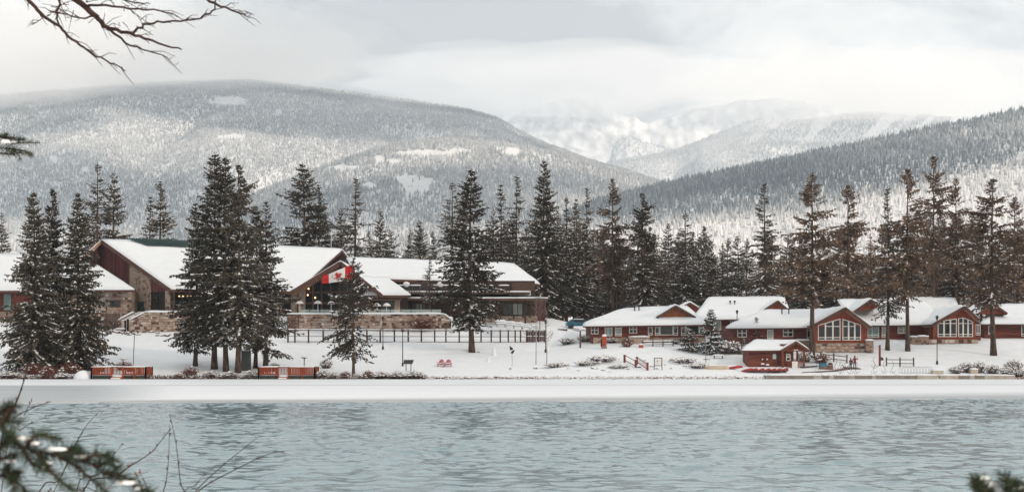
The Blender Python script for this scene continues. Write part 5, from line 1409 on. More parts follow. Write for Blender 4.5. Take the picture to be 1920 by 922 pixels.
def picnic_table(px, py, Y, label):
    c = W(px, py, Y)
    r = empty('picnic_table', c, 0, label, 'table', 'snow-covered tables by the lodge end')
    b = MB(); b.box(-0.85, 0.85, -0.4, 0.4, 0.70, 0.76, M['fence_wood']); t = b.build('tabletop', r); snow_cap(t, -0.9, 0.9, -0.42, 0.42, 0.76, 0.3)
    for y in (-0.75, 0.75):
        b = MB(); b.box(-0.85, 0.85, y - 0.13, y + 0.13, 0.42, 0.46, M['fence_wood']); s = b.build('bench', r); snow_cap(s, -0.85, 0.85, y - 0.13, y + 0.13, 0.46, 0.2)
    for x in (-0.6, 0.6):
        b = MB(); b.bar((x, -0.72, 0), (x, -0.1, 0.69), 0.08, 0.08, M['fence_wood']); b.build('leg', r)
        b = MB(); b.bar((x, 0.72, 0), (x, 0.1, 0.69), 0.08, 0.08, M['fence_wood']); b.build('leg', r)
pt = [(939, 612.5, 'snow-covered table next to the lone spruce at the lodge stone base'), (956, 614.5, 'second snow-covered table along the lodge stone base'), (971, 616, 'third snow-covered table along the lodge stone base'), (987, 618.5, 'fourth snow-covered table along the lodge stone base'), (1001, 620.5, 'last snow-covered table at the lodge corner')]
for px, py, lab in pt: picnic_table(px, py, 219.5, lab)
# raised yard those tables stand on
def yard():
    b = MB(); b.prism([W(925, 613, 217.5), W(1012, 622, 217.5), W(1012, 622, 230), W(925, 613, 230)], (0, 0, -3), M['snow']); tag(b.build('yard_snow'), kind='structure')
yard()

# ------------------------------------------------------------------ umbrellas on the terrace
def umbrella(px, top, label, Y=223.6):
    TZ = wz(588.5, 222) - 0.33
    c = Vector((wx(px, Y), Y, TZ)); h = wz(top, Y) - TZ
    r = empty('parasol', c, 0, label, 'parasol', 'white parasols on the terrace')
    b = MB(); b.tube([(0, 0, 0), (0, 0, h - 0.05)], 0.05, M['umbrella'], 6); b.build('pole', r)
    b = MB(); b.lathe((0, 0, 0), [(0.66, h - 0.40), (0.68, h - 0.34), (0.5, h - 0.16), (0.25, h - 0.03), (0.05, h)], M['umbrella'], 10); cp = b.build('canopy', r)
    b = MB(); b.lathe((0, 0, 0), [(0.6, h - 0.24), (0.45, h - 0.06), (0.2, h + 0.08), (0.04, h + 0.1)], M['tree_snow'], 10); b.build('snow', cp)
for px, top, lab in [(562, 564.5, 'small snowy parasol before the stone pillar of the flag gable'), (596, 564.5, 'small snowy parasol in the middle of the flag gable glazing'), (621, 565.5, 'small snowy parasol nearest the open spruce'), (707, 569, 'small snowy parasol before the link window, nearer the flag gable'), (725, 569, 'small snowy parasol before the link window, nearer the balconies')]:
    umbrella(px, top, lab)
# ------------------------------------------------------------------ flag
def flag():
    Y = 221.9
    r = empty('flag', (0, 0, 0), 0, 'large red and white maple leaf flag hung across the lodge gable', 'flag')
    TL, TR, BR, BL = (604, 518), (662, 494), (662, 522.5), (604, 531.5)
    def fp(u, v, dy=0.0):
        x = (TL[0] * (1 - u) + TR[0] * u) * (1 - v) + (BL[0] * (1 - u) + BR[0] * u) * v
        y = (TL[1] * (1 - u) + TR[1] * u) * (1 - v) + (BL[1] * (1 - u) + BR[1] * u) * v + 1.2 * math.sin(u * math.pi) * (0.6 if v < 0.5 else 1)
        return W(x, y, Y) + Vector((0, dy + 0.18 * math.sin(u * 9) + 0.06 * math.sin(u * 23 + v * 4), 0))
    def cloth(name, u0, u1, m):
        n = max(4, int((u1 - u0) * 26)); nv = 6
        V = [tuple(fp(u0 + (u1 - u0) * i / n, j / nv, k)) for k in (0, 0.025) for j in range(nv + 1) for i in range(n + 1)]
        F = grid_faces(nv + 1, n + 1); w = (n + 1) * (nv + 1)
        link(name, np_mesh(name, np.array(V), np.concatenate([F[:, ::-1], F + w]), [M[m]], smooth=True), r)
    cloth('red_band', 0, 0.21, 'flag_red'); cloth('white_field', 0.21, 0.74, 'flag_white'); cloth('red_band', 0.74, 1, 'flag_red')
    half = [(0, 1.0), (0.16, 0.66), (0.33, 0.76), (0.25, 0.26), (0.50, 0.52), (0.57, 0.40), (0.93, 0.47), (0.82, 0.17), (1.0, 0.04), (0.50, -0.38), (0.56, -0.60), (0.06, -0.50), (0.05, -1.0)]
    pts = half + [(-x, y) for x, y in half[::-1]]
    b = MB(); ctr = (0.475, 0.50)
    P = [fp(ctr[0] + x * 0.175, ctr[1] - y * 0.36, -0.03) for x, y in pts]
    cc = fp(ctr[0], ctr[1] + 0.05, -0.03)
    for i in range(len(P)):
        b.face([cc, P[i], P[(i + 1) % len(P)]], M['flag_red'])
    b.build('maple_leaf', r)
flag()

# ------------------------------------------------------------------ cabin shore
def marker_post():
    p = at(1133, 653); h = wz(629, p.y) - p.z
    r = empty('marker_post', p, 0, 'thick orange-red post with a snow cap before the first cabin', 'post')
    b = MB(); b.box(-0.3, 0.3, -0.28, 0.28, 0.3, h - 0.1, M['post_red']); s = b.build('shaft', r)
    b = MB(); b.box(-0.38, 0.36, -0.3, 0.3, -0.3, 0.295, M['concrete_dark']); b.build('base', r)
    b = MB(); b.box(-0.52, -0.305, -0.2, 0.2, 0.2, h - 0.4, M['fence_wood']); b.build('back_board', r)
    b = MB(); b.lathe((0, 0, h - 0.1), [(0.33, 0.002), (0.36, 0.12), (0.26, 0.26), (0.06, 0.3)], M['tree_snow'], 9); b.build('snow', s)
marker_post()
def simple_post(px, top, py, w, m, label, name='post', snow=True):
    p = at(px, py); h = wz(top, p.y) - p.z
    r = empty(name, p, 0, label, 'post')
    b = MB(); b.tube([(0, 0, -0.3), (0, 0, h)], [w, w * 0.9], M[m], 7); s = b.build('shaft', r)
    if snow: b = MB(); b.lathe((0, 0, h), [(w * 1.3, 0.002), (w * 1.2, 0.1), (w * 0.3, 0.18)], M['tree_snow'], 7); b.build('snow', s)
    return r
simple_post(1088, 619, 652, 0.13, 'rail_grey', 'weathered brown post on the slope by the blue car')
simple_post(1174, 634, 640, 0.22, 'canoe_red', 'stubby red hydrant at the wall of the first cabin', 'hydrant')
def planter(px, top, py, w, d, m, label):
    p = at(px, py); h = wz(top, p.y) - p.z; b = MB()
    r = empty('planter', p, 0, label, 'planter')
    b.prism([(-w, -d, -0.3), (w, -d, -0.3), (w, d, -0.3), (-w, d, -0.3)], (0, 0, h + 0.3), M[m]); s = b.build('box', r); snow_cap(s, -w, w, -d, d, h, 0.2)
planter(1202, 646, 651, 0.3, 0.3, 'post_red', 'small orange planter at the end of the snowy rail fence')
planter(1757, 694, 700, 0.7, 0.5, 'beige', 'long beige concrete planter at the end of the bicycle racks')
planter(1825.5, 692, 700, 0.45, 0.45, 'beige', 'square beige concrete planter among the shore bushes')
def rail_fence(pts, n, label, m='rail_grey', rails=(0.35, 0.85), h=1.15, snow=False, grp=None):
    r = empty('rail_fence', (0, 0, 0), 0, label, 'fence')
    P = [at(*p) for p in pts]
    A, B = P[0], P[-1]
    ps = [A.lerp(B, i / n) for i in range(n + 1)]
    for p in ps:
        boxpart(r, 'post', p.x - 0.08, p.x + 0.08, p.y - 0.08, p.y + 0.08, p.z - 0.4, p.z + h, m)
    for a, b in zip(ps[:-1], ps[1:]):
        for z in rails:
            q = MB(); q.bar(a + Vector((0.08, 0, z)), b + Vector((-0.08, 0, z)), 0.07, 0.10, M[m]); rl = q.build('rail', r)
            if snow: snow_slab((a + Vector((0, -0.06, z + 0.05)), b + Vector((0, -0.06, z + 0.05)), b + Vector((0, 0.06, z + 0.05)), a + Vector((0, 0.06, z + 0.05))), 0.14, rl, 6, 2, 0.01)
rail_fence([(1539, 675), (1588, 681)], 2, 'two-rail grey fence between boathouse and the walking people')
rail_fence([(1662, 686), (1713, 686)], 2, 'two-rail grey fence behind the bicycle racks')
rail_fence([(1205, 650), (1262, 649)], 3, 'low rail fence buried in snow before the first cabin', rails=(0.3, 0.7), h=0.8, snow=True)
def stair_rail(a, b, label, fill):
    A, B = at(*a), at(*b)
    r = empty('stair_railing', (0, 0, 0), 0, label, 'railing')
    for p in (A, B):
        q = boxpart(r, 'post', p.x - 0.14, p.x + 0.14, p.y - 0.14, p.y + 0.14, p.z - 0.4, p.z + 1.05, 'fence_wood' if False else 'red_trim')
        snow_cap(q, p.x - 0.15, p.x + 0.15, p.y - 0.15, p.y + 0.15, p.z + 1.05, 0.08)
    for z in (0.25, 0.9):
        q = MB(); q.bar(A + Vector((0.14, 0, z)), B + Vector((-0.14, 0, z)), 0.06, 0.08, M['red_trim']); q.build('rail', r)
    if fill:
        for i in range(1, 10):
            p = A.lerp(B, i / 10); boxpart(r, 'baluster', p.x - 0.025, p.x + 0.025, p.y - 0.025, p.y + 0.025, p.z + 0.28, p.z + 0.88, 'red_trim')
stair_rail((1171, 679), (1192, 689), 'red stair railing without balusters leading down to the ice', False)
stair_rail((1194, 683), (1214, 694), 'red stair railing with thin balusters leading down to the ice', True)
def frame_sign():
    p = at(1234, 693); h = wz(670, p.y) - p.z
    r = empty('notice_stand', p, 0, 'thin dark frame of a notice board standing by the stair railings', 'sign')
    for x in (-0.5, 0.5):
        b = MB(); b.box(x - 0.045, x + 0.045, -0.04, 0.04, -0.3, h, M['panel_dark']); b.build('leg', r)
    for z in (0.55, h - 0.05):
        b = MB(); b.box(-0.455, 0.455, -0.035, 0.035, z - 0.04, z + 0.04, M['panel_dark']); b.build('bar', r)
    b = MB(); b.box(-0.45, 0.45, 0.0, 0.03, 0.6, h - 0.1, M['flag_white']); b.build('panel', r)
    b = MB(); b.lathe((-0.1, -0.02, h - 0.45), [(0.02, -0.07), (0.07, -0.03), (0.07, 0.03), (0.02, 0.07)], M['panel_dark'], 6); b.build('emblem', r)
frame_sign()
def cross_post():
    p = at(1323.5, 679); h = wz(645, p.y) - p.z
    r = empty('sign_post', p, 0, 'thin grey post with a short crossbar before the conical spruce', 'post')
    b = MB(); b.box(-0.05, 0.05, -0.05, 0.05, -0.3, h, M['grey_metal']); b.build('shaft', r)
    b = MB(); b.box(-0.35, 0.55, -0.09, -0.052, 0.35, 0.45, M['rail_grey']); b.build('crossbar', r)
    b = MB(); b.box(1.2, 2.6, -0.1, 0.3, 0.15, 0.42, M['rail_grey']); 
cross_post()
def bench(px, py, label):
    p = at(px, py); r = empty('bench', p, 0, label, 'bench')
    b = MB(); b.box(-0.75, 0.75, -0.2, 0.2, 0.38, 0.43, M['rail_grey']); s = b.build('seat', r); snow_cap(s, -0.75, 0.75, -0.22, 0.22, 0.43, 0.18)
    for x in (-0.55, 0.55):
        b = MB(); b.box(x - 0.05, x + 0.05, -0.16, 0.16, -0.2, 0.375, M['rail_grey']); b.build('leg', r)
bench(1347, 672, 'snow-buried low bench at the foot of the conical spruce')
bench(226, 622, 'low bench half buried in snow under the terrace steps')

# canoes in a row, keel up, bows to the lake
def canoe_mesh(L=4.4, w=0.34, h=0.34):
    n, m = 14, 8; V = []; 
    for i in range(n + 1):
        t = i / n * 2 - 1
        ww = w * max(0.03, (1 - abs(t) ** 2.2)); hh = h * (1 + 0.25 * abs(t) ** 3)
        for j in range(m + 1):
            a = math.pi * j / m
            V.append((ww * math.cos(a), t * L / 2, hh * math.sin(a) ** 0.8 * (1 - 0.45 * max(0, abs(t) - 0.8) / 0.2)))
    F = grid_faces(n + 1, m + 1)
    return np.array(V), F
def make_canoes():
    V, F = canoe_mesh()
    hull = np_mesh('hull', V, F, [M['canoe_red']], smooth=True)
    Vs = V * np.array([1.3, 0.86, 1.4]) + np.array([0.10, 0.42, 0.0])
    # snow blanket leaves the near end bare
    sm = np_mesh('snow', Vs, F, [M['tree_snow']], smooth=True)
    rail_m = MB()
    for s in (-1, 1):
        rail_m.tube([(s * 0.42 * max(0.03, (1 - abs(t) ** 2.2)), t * 2.3, 0.0) for t in np.linspace(-1, 1, 9)], 0.025, M['crate_wood'], 4)
    rm = rail_m.mesh('gunwale')
    labs = ['red canoe lying apart from the row, next to the pale boat', 'red canoe with the most bare hull, first of the row', 'second upturned red canoe in the row', 'third upturned red canoe in the row', 'fourth upturned red canoe in the row', 'fifth upturned red canoe in the row', 'sixth upturned red canoe in the row', 'last upturned red canoe, below the boathouse porch']
    for i, (px, py) in enumerate([(1365, 694.5), (1398, 699), (1413, 699.2), (1425.5, 699.4), (1438, 699.6), (1448.5, 699.8), (1459, 699.8), (1470, 699)]):
        p = at(px, py)
        r = empty('canoe', p + Vector((0, 1.6, 0.12)), R([70, 24, 12, 12, 10, 10, 10, 12][i]), labs[i], 'canoe', 'upturned red canoes on the shore')
        r.rotation_euler = (R(-6), 0, R([70, 24, 12, 12, 10, 10, 10, 12][i]))
        link('hull', hull, r); link('snow', sm, r); link('gunwale', rm, r)
    p = at(1345, 693.5)
    r = empty('rowing_boat', p + Vector((0, 1.0, 0.05)), R(82), 'pale upturned rowing boat under deep snow at the shore', 'boat')
    V2 = V * np.array([1.7, 0.75, 1.5]); link('hull', np_mesh('hull', V2, F, [M['boat_beige']], smooth=True), r)
    Vs2 = V2 * np.array([1.02, 0.95, 1.0]); Vs2[:, 2] = Vs2[:, 2] * 1.12; Vs2[:, 0] += 0.22; link('snow', np_mesh('snow', Vs2, F, [M['tree_snow']], smooth=True), r)
make_canoes()
def covered_crates():
    p = at(1549, 692)
    for i, (dx, w, h, m, lab) in enumerate([(-0.42, 0.42, 0.72, 'crate_wood', 'wooden crate under a bright blue cover by the boathouse'), (0.52, 0.34, 0.78, 'crate_wood', 'taller brown crate leaning beside the blue-covered one')]):
        r = empty('crate', p + Vector((dx, 0, 0)), R(6 * (1 - 2 * i)), lab, 'crate')
        b = MB(); b.box(-w, w, -0.35, 0.35, -0.2, h - 0.25, M[m]); b.build('box', r)
        for k in range(3):
            z = 0.02 + k * 0.17; b = MB(); b.box(-w - 0.02, w + 0.02, -0.385, -0.353, z, z + 0.12, M['crate_wood']); b.build('slat', r)
        if i == 0:
            b = MB(); b.prism([(-w - 0.05, -0.42, h - 0.45), (w + 0.05, -0.42, h - 0.4), (w + 0.03, -0.25, h + 0.03), (0.1, -0.25, h + 0.12), (-w, -0.25, h)], (0, 0.68, 0), M['blue_cover']); b.build('cover', r)
        else:
            b = MB(); b.prism([(-w, -0.40, h - 0.22), (w, -0.40, h - 0.22), (w * 0.6, -0.38, h + 0.06), (-w * 0.4, -0.38, h + 0.08)], (0, 0.72, 0), M['panel_dark']); b.build('lid', r)
covered_crates()
# trampled brown path where the people stand
def path():
    q = [at(1503, 699.5), at(1560, 697), at(1600, 692.5), at(1616, 692), at(1607, 689.5), at(1583, 688), at(1579, 684), at(1577.5, 683.5), at(1582, 690.5), at(1555, 695.5), at(1503, 698.2)]
    b = MB(); b.face([p + Vector((0, 0, 0.06)) for p in q], M['path_brown']); tag(b.build('path'), kind='structure')
path()
def board_walk(px0, py0, px1, py1, label):
    a, b_ = at(px0, py0), at(px1, py1); r = empty('boardwalk', (0, 0, 0), 0, label, 'boardwalk')
    for i in range(6):
        p = a.lerp(b_, i / 6); q = a.lerp(b_, (i + 0.9) / 6); m = MB(); m.bar(p + Vector((0, 0, 0.12)), q + Vector((0, 0, 0.12)), 0.8, 0.1, M['rail_grey']); m.build('plank', r)
board_walk(1503, 690, 1533, 687, 'narrow plank walk from the boathouse porch')

def tall_post():
    p = at(1649.5, 686); h = wz(648, p.y) - p.z
    r = empty('mooring_post', p, 0, 'tall reddish wooden post with a dark box on its side', 'post')
    b = MB(); b.tube([(0, 0, -0.3), (0, 0, h)], [0.16, 0.14], M['red_trim'], 8); b.build('shaft', r)
    b = MB(); b.lathe((0, 0, h), [(0.15, 0.002), (0.15, 0.08), (0.05, 0.12)], M['panel_dark'], 8); b.build('cap', r)
    b = MB(); b.prism([(0.17, -0.18, 0.75), (0.5, -0.18, 0.75), (0.36, -0.18, 1.15), (0.17, -0.18, 1.2)], (0, 0.36, 0), M['panel_dark']); b.build('box', r)
tall_post()
# bent steel rods standing in the snow along the dock
def hooks():
    b = MB(); pr = [(0.22, 0, 1.55), (0.05, 0, 1.3), (0.0, 0, 1.0), (0.18, 0, 0.75), (0.30, 0, 0.45), (0.16, 0, 0.15), (0.02, 0, -0.02)]
    b.tube(pr, 0.028, M['grey_metal'], 5); m1 = b.mesh('rod', True)
    b = MB(); b.tube([(-0.25, 0, 0.35), (-0.05, 0, 0.12), (0.3, 0, -0.05), (0.55, 0, 0.3)], 0.028, M['grey_metal'], 5); m2 = b.mesh('foot', True)
    spots = [(1531, 698, 0, 'bent steel rod in the snow next to the boathouse porch'), (1569, 694, 1, 'bent steel rod before the blue-covered crate'), (1574, 700, 0, 'bent steel rod at the dock edge below the crates'), (1588, 689, 1, 'bent steel rod just before the walking people'), (1592, 700.5, 0, 'bent steel rod at the dock edge below the people'), (1608, 700, 1, 'bent steel rod at the dock edge past the people'), (1637, 690, 0, 'tall bent steel rod nearest the reddish post'), (1641, 700, 1, 'bent steel rod at the dock edge below the reddish post'), (1656, 699.5, 0, 'bent steel rod just past the reddish post'), (1676, 699.5, 1, 'bent steel rod before the two-rail fence')]
    for px, py, f, lab in spots:
        p = at(px, py); r = empty('bent_rod', p, R(prop_rng.uniform(-20, 20)), lab, 'rod', 'bent steel rods along the dock')
        if f: r.scale = (-1, 1, 1)
        link('rod', m1, r); link('foot', m2, r)
hooks()
def bike_rack():
    a, b_ = at(1685, 700), at(1748, 700)
    r = empty('bicycle_rack', (0, 0, 0), 0, 'long thin metal bicycle rack of loops by the dock', 'rack')
    for z in (0.08, 0.85):
        m = MB(); m.tube([a + Vector((0, 0, z)), b_ + Vector((0, 0, z))], 0.022, M['grey_metal'], 5); m.build('rail', r)
    for i in range(11):
        c = a.lerp(b_, (i + 0.5) / 11)
        m = MB(); m.tube([c + Vector((-0.13, 0, 0.08)), c + Vector((-0.13, 0, 0.6)), c + Vector((0, 0, 0.84)), c + Vector((0.13, 0, 0.6)), c + Vector((0.13, 0, 0.08))], 0.018, M['grey_metal'], 4); m.build('loop', r)
bike_rack()
# concrete dock edge made of blocks
def dock():
    Y = 176.35
    r = empty('dock', (0, 0, 0), 0, 'low concrete dock edge of alternating blocks along the ice', 'dock')
    cuts = [(1436, 1526, 'concrete_dark'), (1526, 1542, 'concrete'), (1542, 1554, 'concrete_dark'), (1554.6, 1564, 'concrete'), (1564, 1593, 'concrete_dark'), (1593, 1604, 'concrete'), (1604, 1634, 'concrete_dark'), (1634.6, 1643, 'concrete'), (1643, 1678, 'concrete_dark'), (1678.5, 1720, 'concrete_dark'), (1720, 1758, 'concrete'), (1763, 1798, 'concrete'), (1798, 1818, 'concrete_dark'), (1818, 1829, 'concrete'), (1829, 1846, 'concrete_dark'), (1846, 1904, 'concrete')]
    for i, (a, b, m) in enumerate(cuts):
        z = wz(703.6, Y)
        o = boxpart(r, 'block', wx(a + 0.1, Y), wx(b - 0.1, Y), Y + 0.05 * (i % 2), Y + 1.6, -0.3, z, m)
        snow_cap(o, wx(a, Y), wx(b, Y), Y + 0.12 + 0.05 * (i % 2), Y + 1.7, z, 0.16)
dock()
def cabinet():
    p = at(461.5, 694); h = wz(657, p.y) - p.z; w = 8.5 * p.y / FPX
    r = empty('utility_cabinet', p, 0, 'tall grey-green utility cabinet among the bare trunks', 'cabinet')
    b = MB(); b.box(-w, w, -0.3, 0.3, -0.3, h, M['box_green']); b.build('case', r)
    b = MB(); b.box(-w + 0.06, -0.02, -0.33, -0.303, 0.1, h - 0.1, M['box_green']); b.build('door', r)
    b = MB(); b.box(0.02, w - 0.06, -0.33, -0.303, 0.1, h - 0.1, M['box_green']); b.build('door', r)
    snow_cap(r, -w, w, -0.32, 0.32, h, 0.1)
cabinet()
def car():
    p = W(1086, 615, 228)
    r = empty('parked_car', p, R(8), 'blue parked car half hidden behind the first cabin', 'car')
    b = MB(); prof = [(-2.1, 0.35), (2.1, 0.35), (2.15, 0.75), (1.3, 0.9), (0.7, 1.4), (-1.2, 1.45), (-1.9, 0.95), (-2.15, 0.8)]
    b.prism([(x, -0.85, z) for x, z in prof], (0, 1.7, 0), M['car_blue']); bd = b.build('body', r)
    b = MB(); b.prism([(-1.1, -0.87, 0.97), (1.05, -0.87, 0.95), (0.62, -0.87, 1.34), (-1.05, -0.87, 1.37)], (0, 0.015, 0), M['glass_dark']); b.build('window', r)
    for x in (-1.35, 1.35):
        for y in (-0.86, 0.66):
            b = MB(); b.tube([(x, y, 0.33), (x, y + 0.2, 0.33)], 0.33, M['panel_dark'], 12); wv = b.build('wheel', r)
    for x in (2.1, -2.16): 
        b = MB(); b.box(x, x + 0.06, -0.75, -0.45, 0.62, 0.76, M['flag_white']); b.build('headlight', r)
    snow_slab(((-1.15, -0.7, 1.44), (0.65, -0.7, 1.40), (0.65, 0.7, 1.40), (-1.15, 0.7, 1.44)), 0.12, bd, 5, 4, 0.0)
car()

# ------------------------------------------------------------------ people
M['jacket_red'] = mat('jacket_red', (0.17, 0.018, 0.026), 0.8, 0.15, 6)
M['jacket_plum'] = mat('jacket_plum', (0.085, 0.016, 0.030), 0.8, 0.15, 6)
M['trousers'] = mat('trousers_dark', (0.014, 0.014, 0.018), 0.85, 0.15, 6)
M['skin'] = mat('skin', (0.45, 0.27, 0.20), 0.6, 0.05, 6)
M['hair'] = mat('hair_dark', (0.03, 0.02, 0.015), 0.8, 0.1, 6)
def person(loc, rz, label, jacket, H, arms):
    """arms: for each side the elbow and wrist positions (metres for a 1.75 m figure)"""
    k = H / 1.75
    r = empty('person', loc, rz, label, 'person'); r.scale = (k, k, k)
    J = {'pel': (0, 0, 0.95), 'wst': (0, 0, 1.10), 'chs': (0, 0, 1.32), 'nck': (0, 0, 1.47), 'hd0': (0, -0.01, 1.56), 'hd1': (0, -0.015, 1.70)}
    rad = {'pel': 0.155, 'wst': 0.145, 'chs': 0.165, 'nck': 0.06, 'hd0': 0.085, 'hd1': 0.088}
    E = [('pel', 'wst'), ('wst', 'chs'), ('chs', 'nck'), ('nck', 'hd0'), ('hd0', 'hd1')]
    for s, nm in ((-1, 'l'), (1, 'r')):
        J['hip' + nm] = (s * 0.10, 0, 0.90); J['kne' + nm] = (s * 0.12, -0.03, 0.50); J['ank' + nm] = (s * 0.13, 0.02, 0.09); J['toe' + nm] = (s * 0.15, -0.15, 0.045)
        rad.update({'hip' + nm: 0.10, 'kne' + nm: 0.07, 'ank' + nm: 0.055, 'toe' + nm: 0.05})
        E += [('pel', 'hip' + nm), ('hip' + nm, 'kne' + nm), ('kne' + nm, 'ank' + nm), ('ank' + nm, 'toe' + nm)]
        el, wr = arms[nm]
        J['sho' + nm] = (s * 0.19, 0, 1.40); J['elb' + nm] = el; J['wri' + nm] = wr
        d = (Vector(wr) - Vector(el)).normalized(); J['hnd' + nm] = tuple(Vector(wr) + d * 0.09)
        rad.update({'sho' + nm: 0.075, 'elb' + nm: 0.055, 'wri' + nm: 0.042, 'hnd' + nm: 0.03})
        E += [('chs', 'sho' + nm), ('sho' + nm, 'elb' + nm), ('elb' + nm, 'wri' + nm), ('wri' + nm, 'hnd' + nm)]
        for f in range(5):                              # fingers and thumb
            a = (f - 1.5) * 0.28; side = Vector((0.018 * (f - 1.5), 0.012, 0))
            q = Vector(J['hnd' + nm]) + d * (0.07 if f < 4 else 0.02) + side + (Vector((0.03 * s, -0.03, 0)) if f == 4 else Vector())
            J['fin%d%s' % (f, nm)] = tuple(q); rad['fin%d%s' % (f, nm)] = 0.009; E.append(('hnd' + nm, 'fin%d%s' % (f, nm)))
    keys = list(J); me = bpy.data.meshes.new('body')
    me.from_pydata([J[k_] for k_ in keys], [(keys.index(a), keys.index(b)) for a, b in E], [])
    o = link('body', me, r)
    sk = o.modifiers.new('skin', 'SKIN'); 
    if not me.skin_vertices: 
        bm = bmesh.new(); bm.from_mesh(me); bm.verts.layers.skin.verify(); bm.to_mesh(me); bm.free()
    for i, k_ in enumerate(keys):
        me.skin_vertices[0].data[i].radius = (rad[k_], rad[k_]); me.skin_vertices[0].data[i].use_root = (k_ == 'pel')
    sb = o.modifiers.new('smooth', 'SUBSURF'); sb.levels = 1; sb.render_levels = 1
    # clothes by height and reach, on the one body surface
    m = bpy.data.materials.new('clothed_body'); m.use_nodes = True; t = m.node_tree; b = t.nodes['Principled BSDF']; b.inputs['Roughness'].default_value = 0.85
    tcn = N(t, 'ShaderNodeTexCoord'); sp = N(t, 'ShaderNodeSeparateXYZ'); t.links.new(tcn.outputs['Object'], sp.inputs[0])
    rp = N(t, 'ShaderNodeValToRGB'); rp.color_ramp.interpolation = 'CONSTANT'
    mr = N(t, 'ShaderNodeMapRange'); mr.inputs[2].default_value = 2.0; t.links.new(sp.outputs['Z'], mr.inputs[0]); t.links.new(mr.outputs[0], rp.inputs[0])
    rp.color_ramp.elements[0].color = (0.014, 0.014, 0.018, 1); rp.color_ramp.elements[0].position = 0
    rp.color_ramp.elements[1].color = (*jacket, 1); rp.color_ramp.elements[1].position = 0.44
    e = rp.color_ramp.elements.new(0.745); e.color = (0.40, 0.24, 0.18, 1)
    t.links.new(rp.outputs[0], b.inputs['Base Color']); me.materials.append(m)
    b = MB(); b.lathe((0, 0.02, 1.60), [(0.10, -0.04), (0.112, 0.04), (0.105, 0.12), (0.06, 0.19), (0.01, 0.21)], M['hair'], 12); b.build('hair', r, True)
    b = MB(); b.lathe((0, -0.103, 1.585), [(0.004, 0.03), (0.016, 0.0), (0.004, -0.012)], M['skin'], 6)
    f = b.build('nose', r)
    return r
p0 = at(1602, 692.5)
person(p0 + Vector((0.05, 0, 0.04)), R(-15), 'person in a dark red jacket and black trousers raising an arm on the path', (0.17, 0.018, 0.026), 1.72, {'l': (( -0.30, -0.02, 1.15)), 'r': (0.34, -0.05, 1.30)} and {'l': ((-0.28, -0.02, 1.14), (-0.26, -0.12, 0.90)), 'r': ((0.36, -0.10, 1.25), (0.36, -0.14, 1.50))})
person(p0 + Vector((-0.42, 0.25, 0.04)), R(20), 'shorter person in a plum jacket close behind the one with raised arm', (0.085, 0.016, 0.03), 1.45, {'l': ((-0.27, 0, 1.14), (-0.30, -0.08, 0.88)), 'r': ((0.26, 0, 1.14), (0.24, -0.10, 0.90))})

# ------------------------------------------------------------------ bushes, brush and rocks
def shrub_mesh(seed, h=1.1, w=0.9, n=130, m='twig', snow=0.4, fork=3, thick=0.012):
    rg = random.Random(seed); V = []; F = []; MI = []
    def strip(a, b, wd, mi):
        d = (b - a); s = d.cross(Vector((rg.uniform(-1, 1), rg.uniform(-1, 1), 0.2)))
        if s.length < 1e-5: return
        s.normalize(); k = len(V); V.extend((a + s * wd, a - s * wd, b - s * wd * 0.4, b + s * wd * 0.4)); F.append((k, k + 1, k + 2, k + 3)); MI.append(mi)
    for i in range(n):
        a = rg.uniform(0, 6.28); rr = w * rg.random() ** 0.6
        p = Vector((math.cos(a) * rr * 0.45, math.sin(a) * rr * 0.45, -0.05))
        hh = h * (1 - 0.5 * (rr / w) ** 2) * rg.uniform(0.55, 1.05)
        q = Vector((math.cos(a) * rr, math.sin(a) * rr, hh)); md = p.lerp(q, 0.5) + Vector((rg.uniform(-.08, .08), rg.uniform(-.08, .08), 0.06))
        strip(p, md, thick, 0); strip(md, q, thick * 0.8, 0)
        for k in range(fork):
            c = md.lerp(q, rg.uniform(0, 0.9)); e = c + Vector((rg.uniform(-.3, .3), rg.uniform(-.3, .3), rg.uniform(0.05, 0.35))) * h * 0.7
            strip(c, e, thick * 0.6, 0)
        if rg.random() < snow:
            c = md.lerp(q, rg.uniform(0.2, 1)); k = len(V); s = rg.uniform(0.06, 0.16)
            top = c + Vector((0, 0, s * 0.9))
            ring = [c + Vector((math.cos(x) * s, math.sin(x) * s, -0.01)) for x in (0, 1.6, 3.1, 4.7)]
            V.extend(ring + [top])
            for x in range(4): F.append((k + x, k + (x + 1) % 4, k + 4, k + 4)); MI.append(1)
    # quads only: degenerate top corner is fine for a cap
    F2 = []; MI2 = []; V2 = [tuple(v) for v in V]
    for f, mi in zip(F, MI):
        if f[2] == f[3]:
            a = V2[f[0]]; b = V2[f[1]]; c = V2[f[2]]
            V2.append(tuple((Vector(c) + Vector((0.015, 0, 0))))); F2.append((f[0], f[1], f[2], len(V2) - 1))
        else: F2.append(f)
        MI2.append(mi)
    return np_mesh('twigs', np.array(V2), np.array(F2), [M[m], M['tree_snow']], MI2)
SH = {'brown': shrub_mesh(1, m='twig_red', snow=0.12, n=170, thick=0.02), 'grey': shrub_mesh(2, m='twig_grey', snow=0.5, n=170, thick=0.016), 'snowy': shrub_mesh(3, m='twig', snow=0.95, n=150, thick=0.018), 'low': shrub_mesh(4, h=0.5, w=1.0, m='twig', snow=0.6, n=110, thick=0.018), 'red': shrub_mesh(5, h=1.6, w=1.1, m='twig_red', snow=0.1, n=150, thick=0.018)}
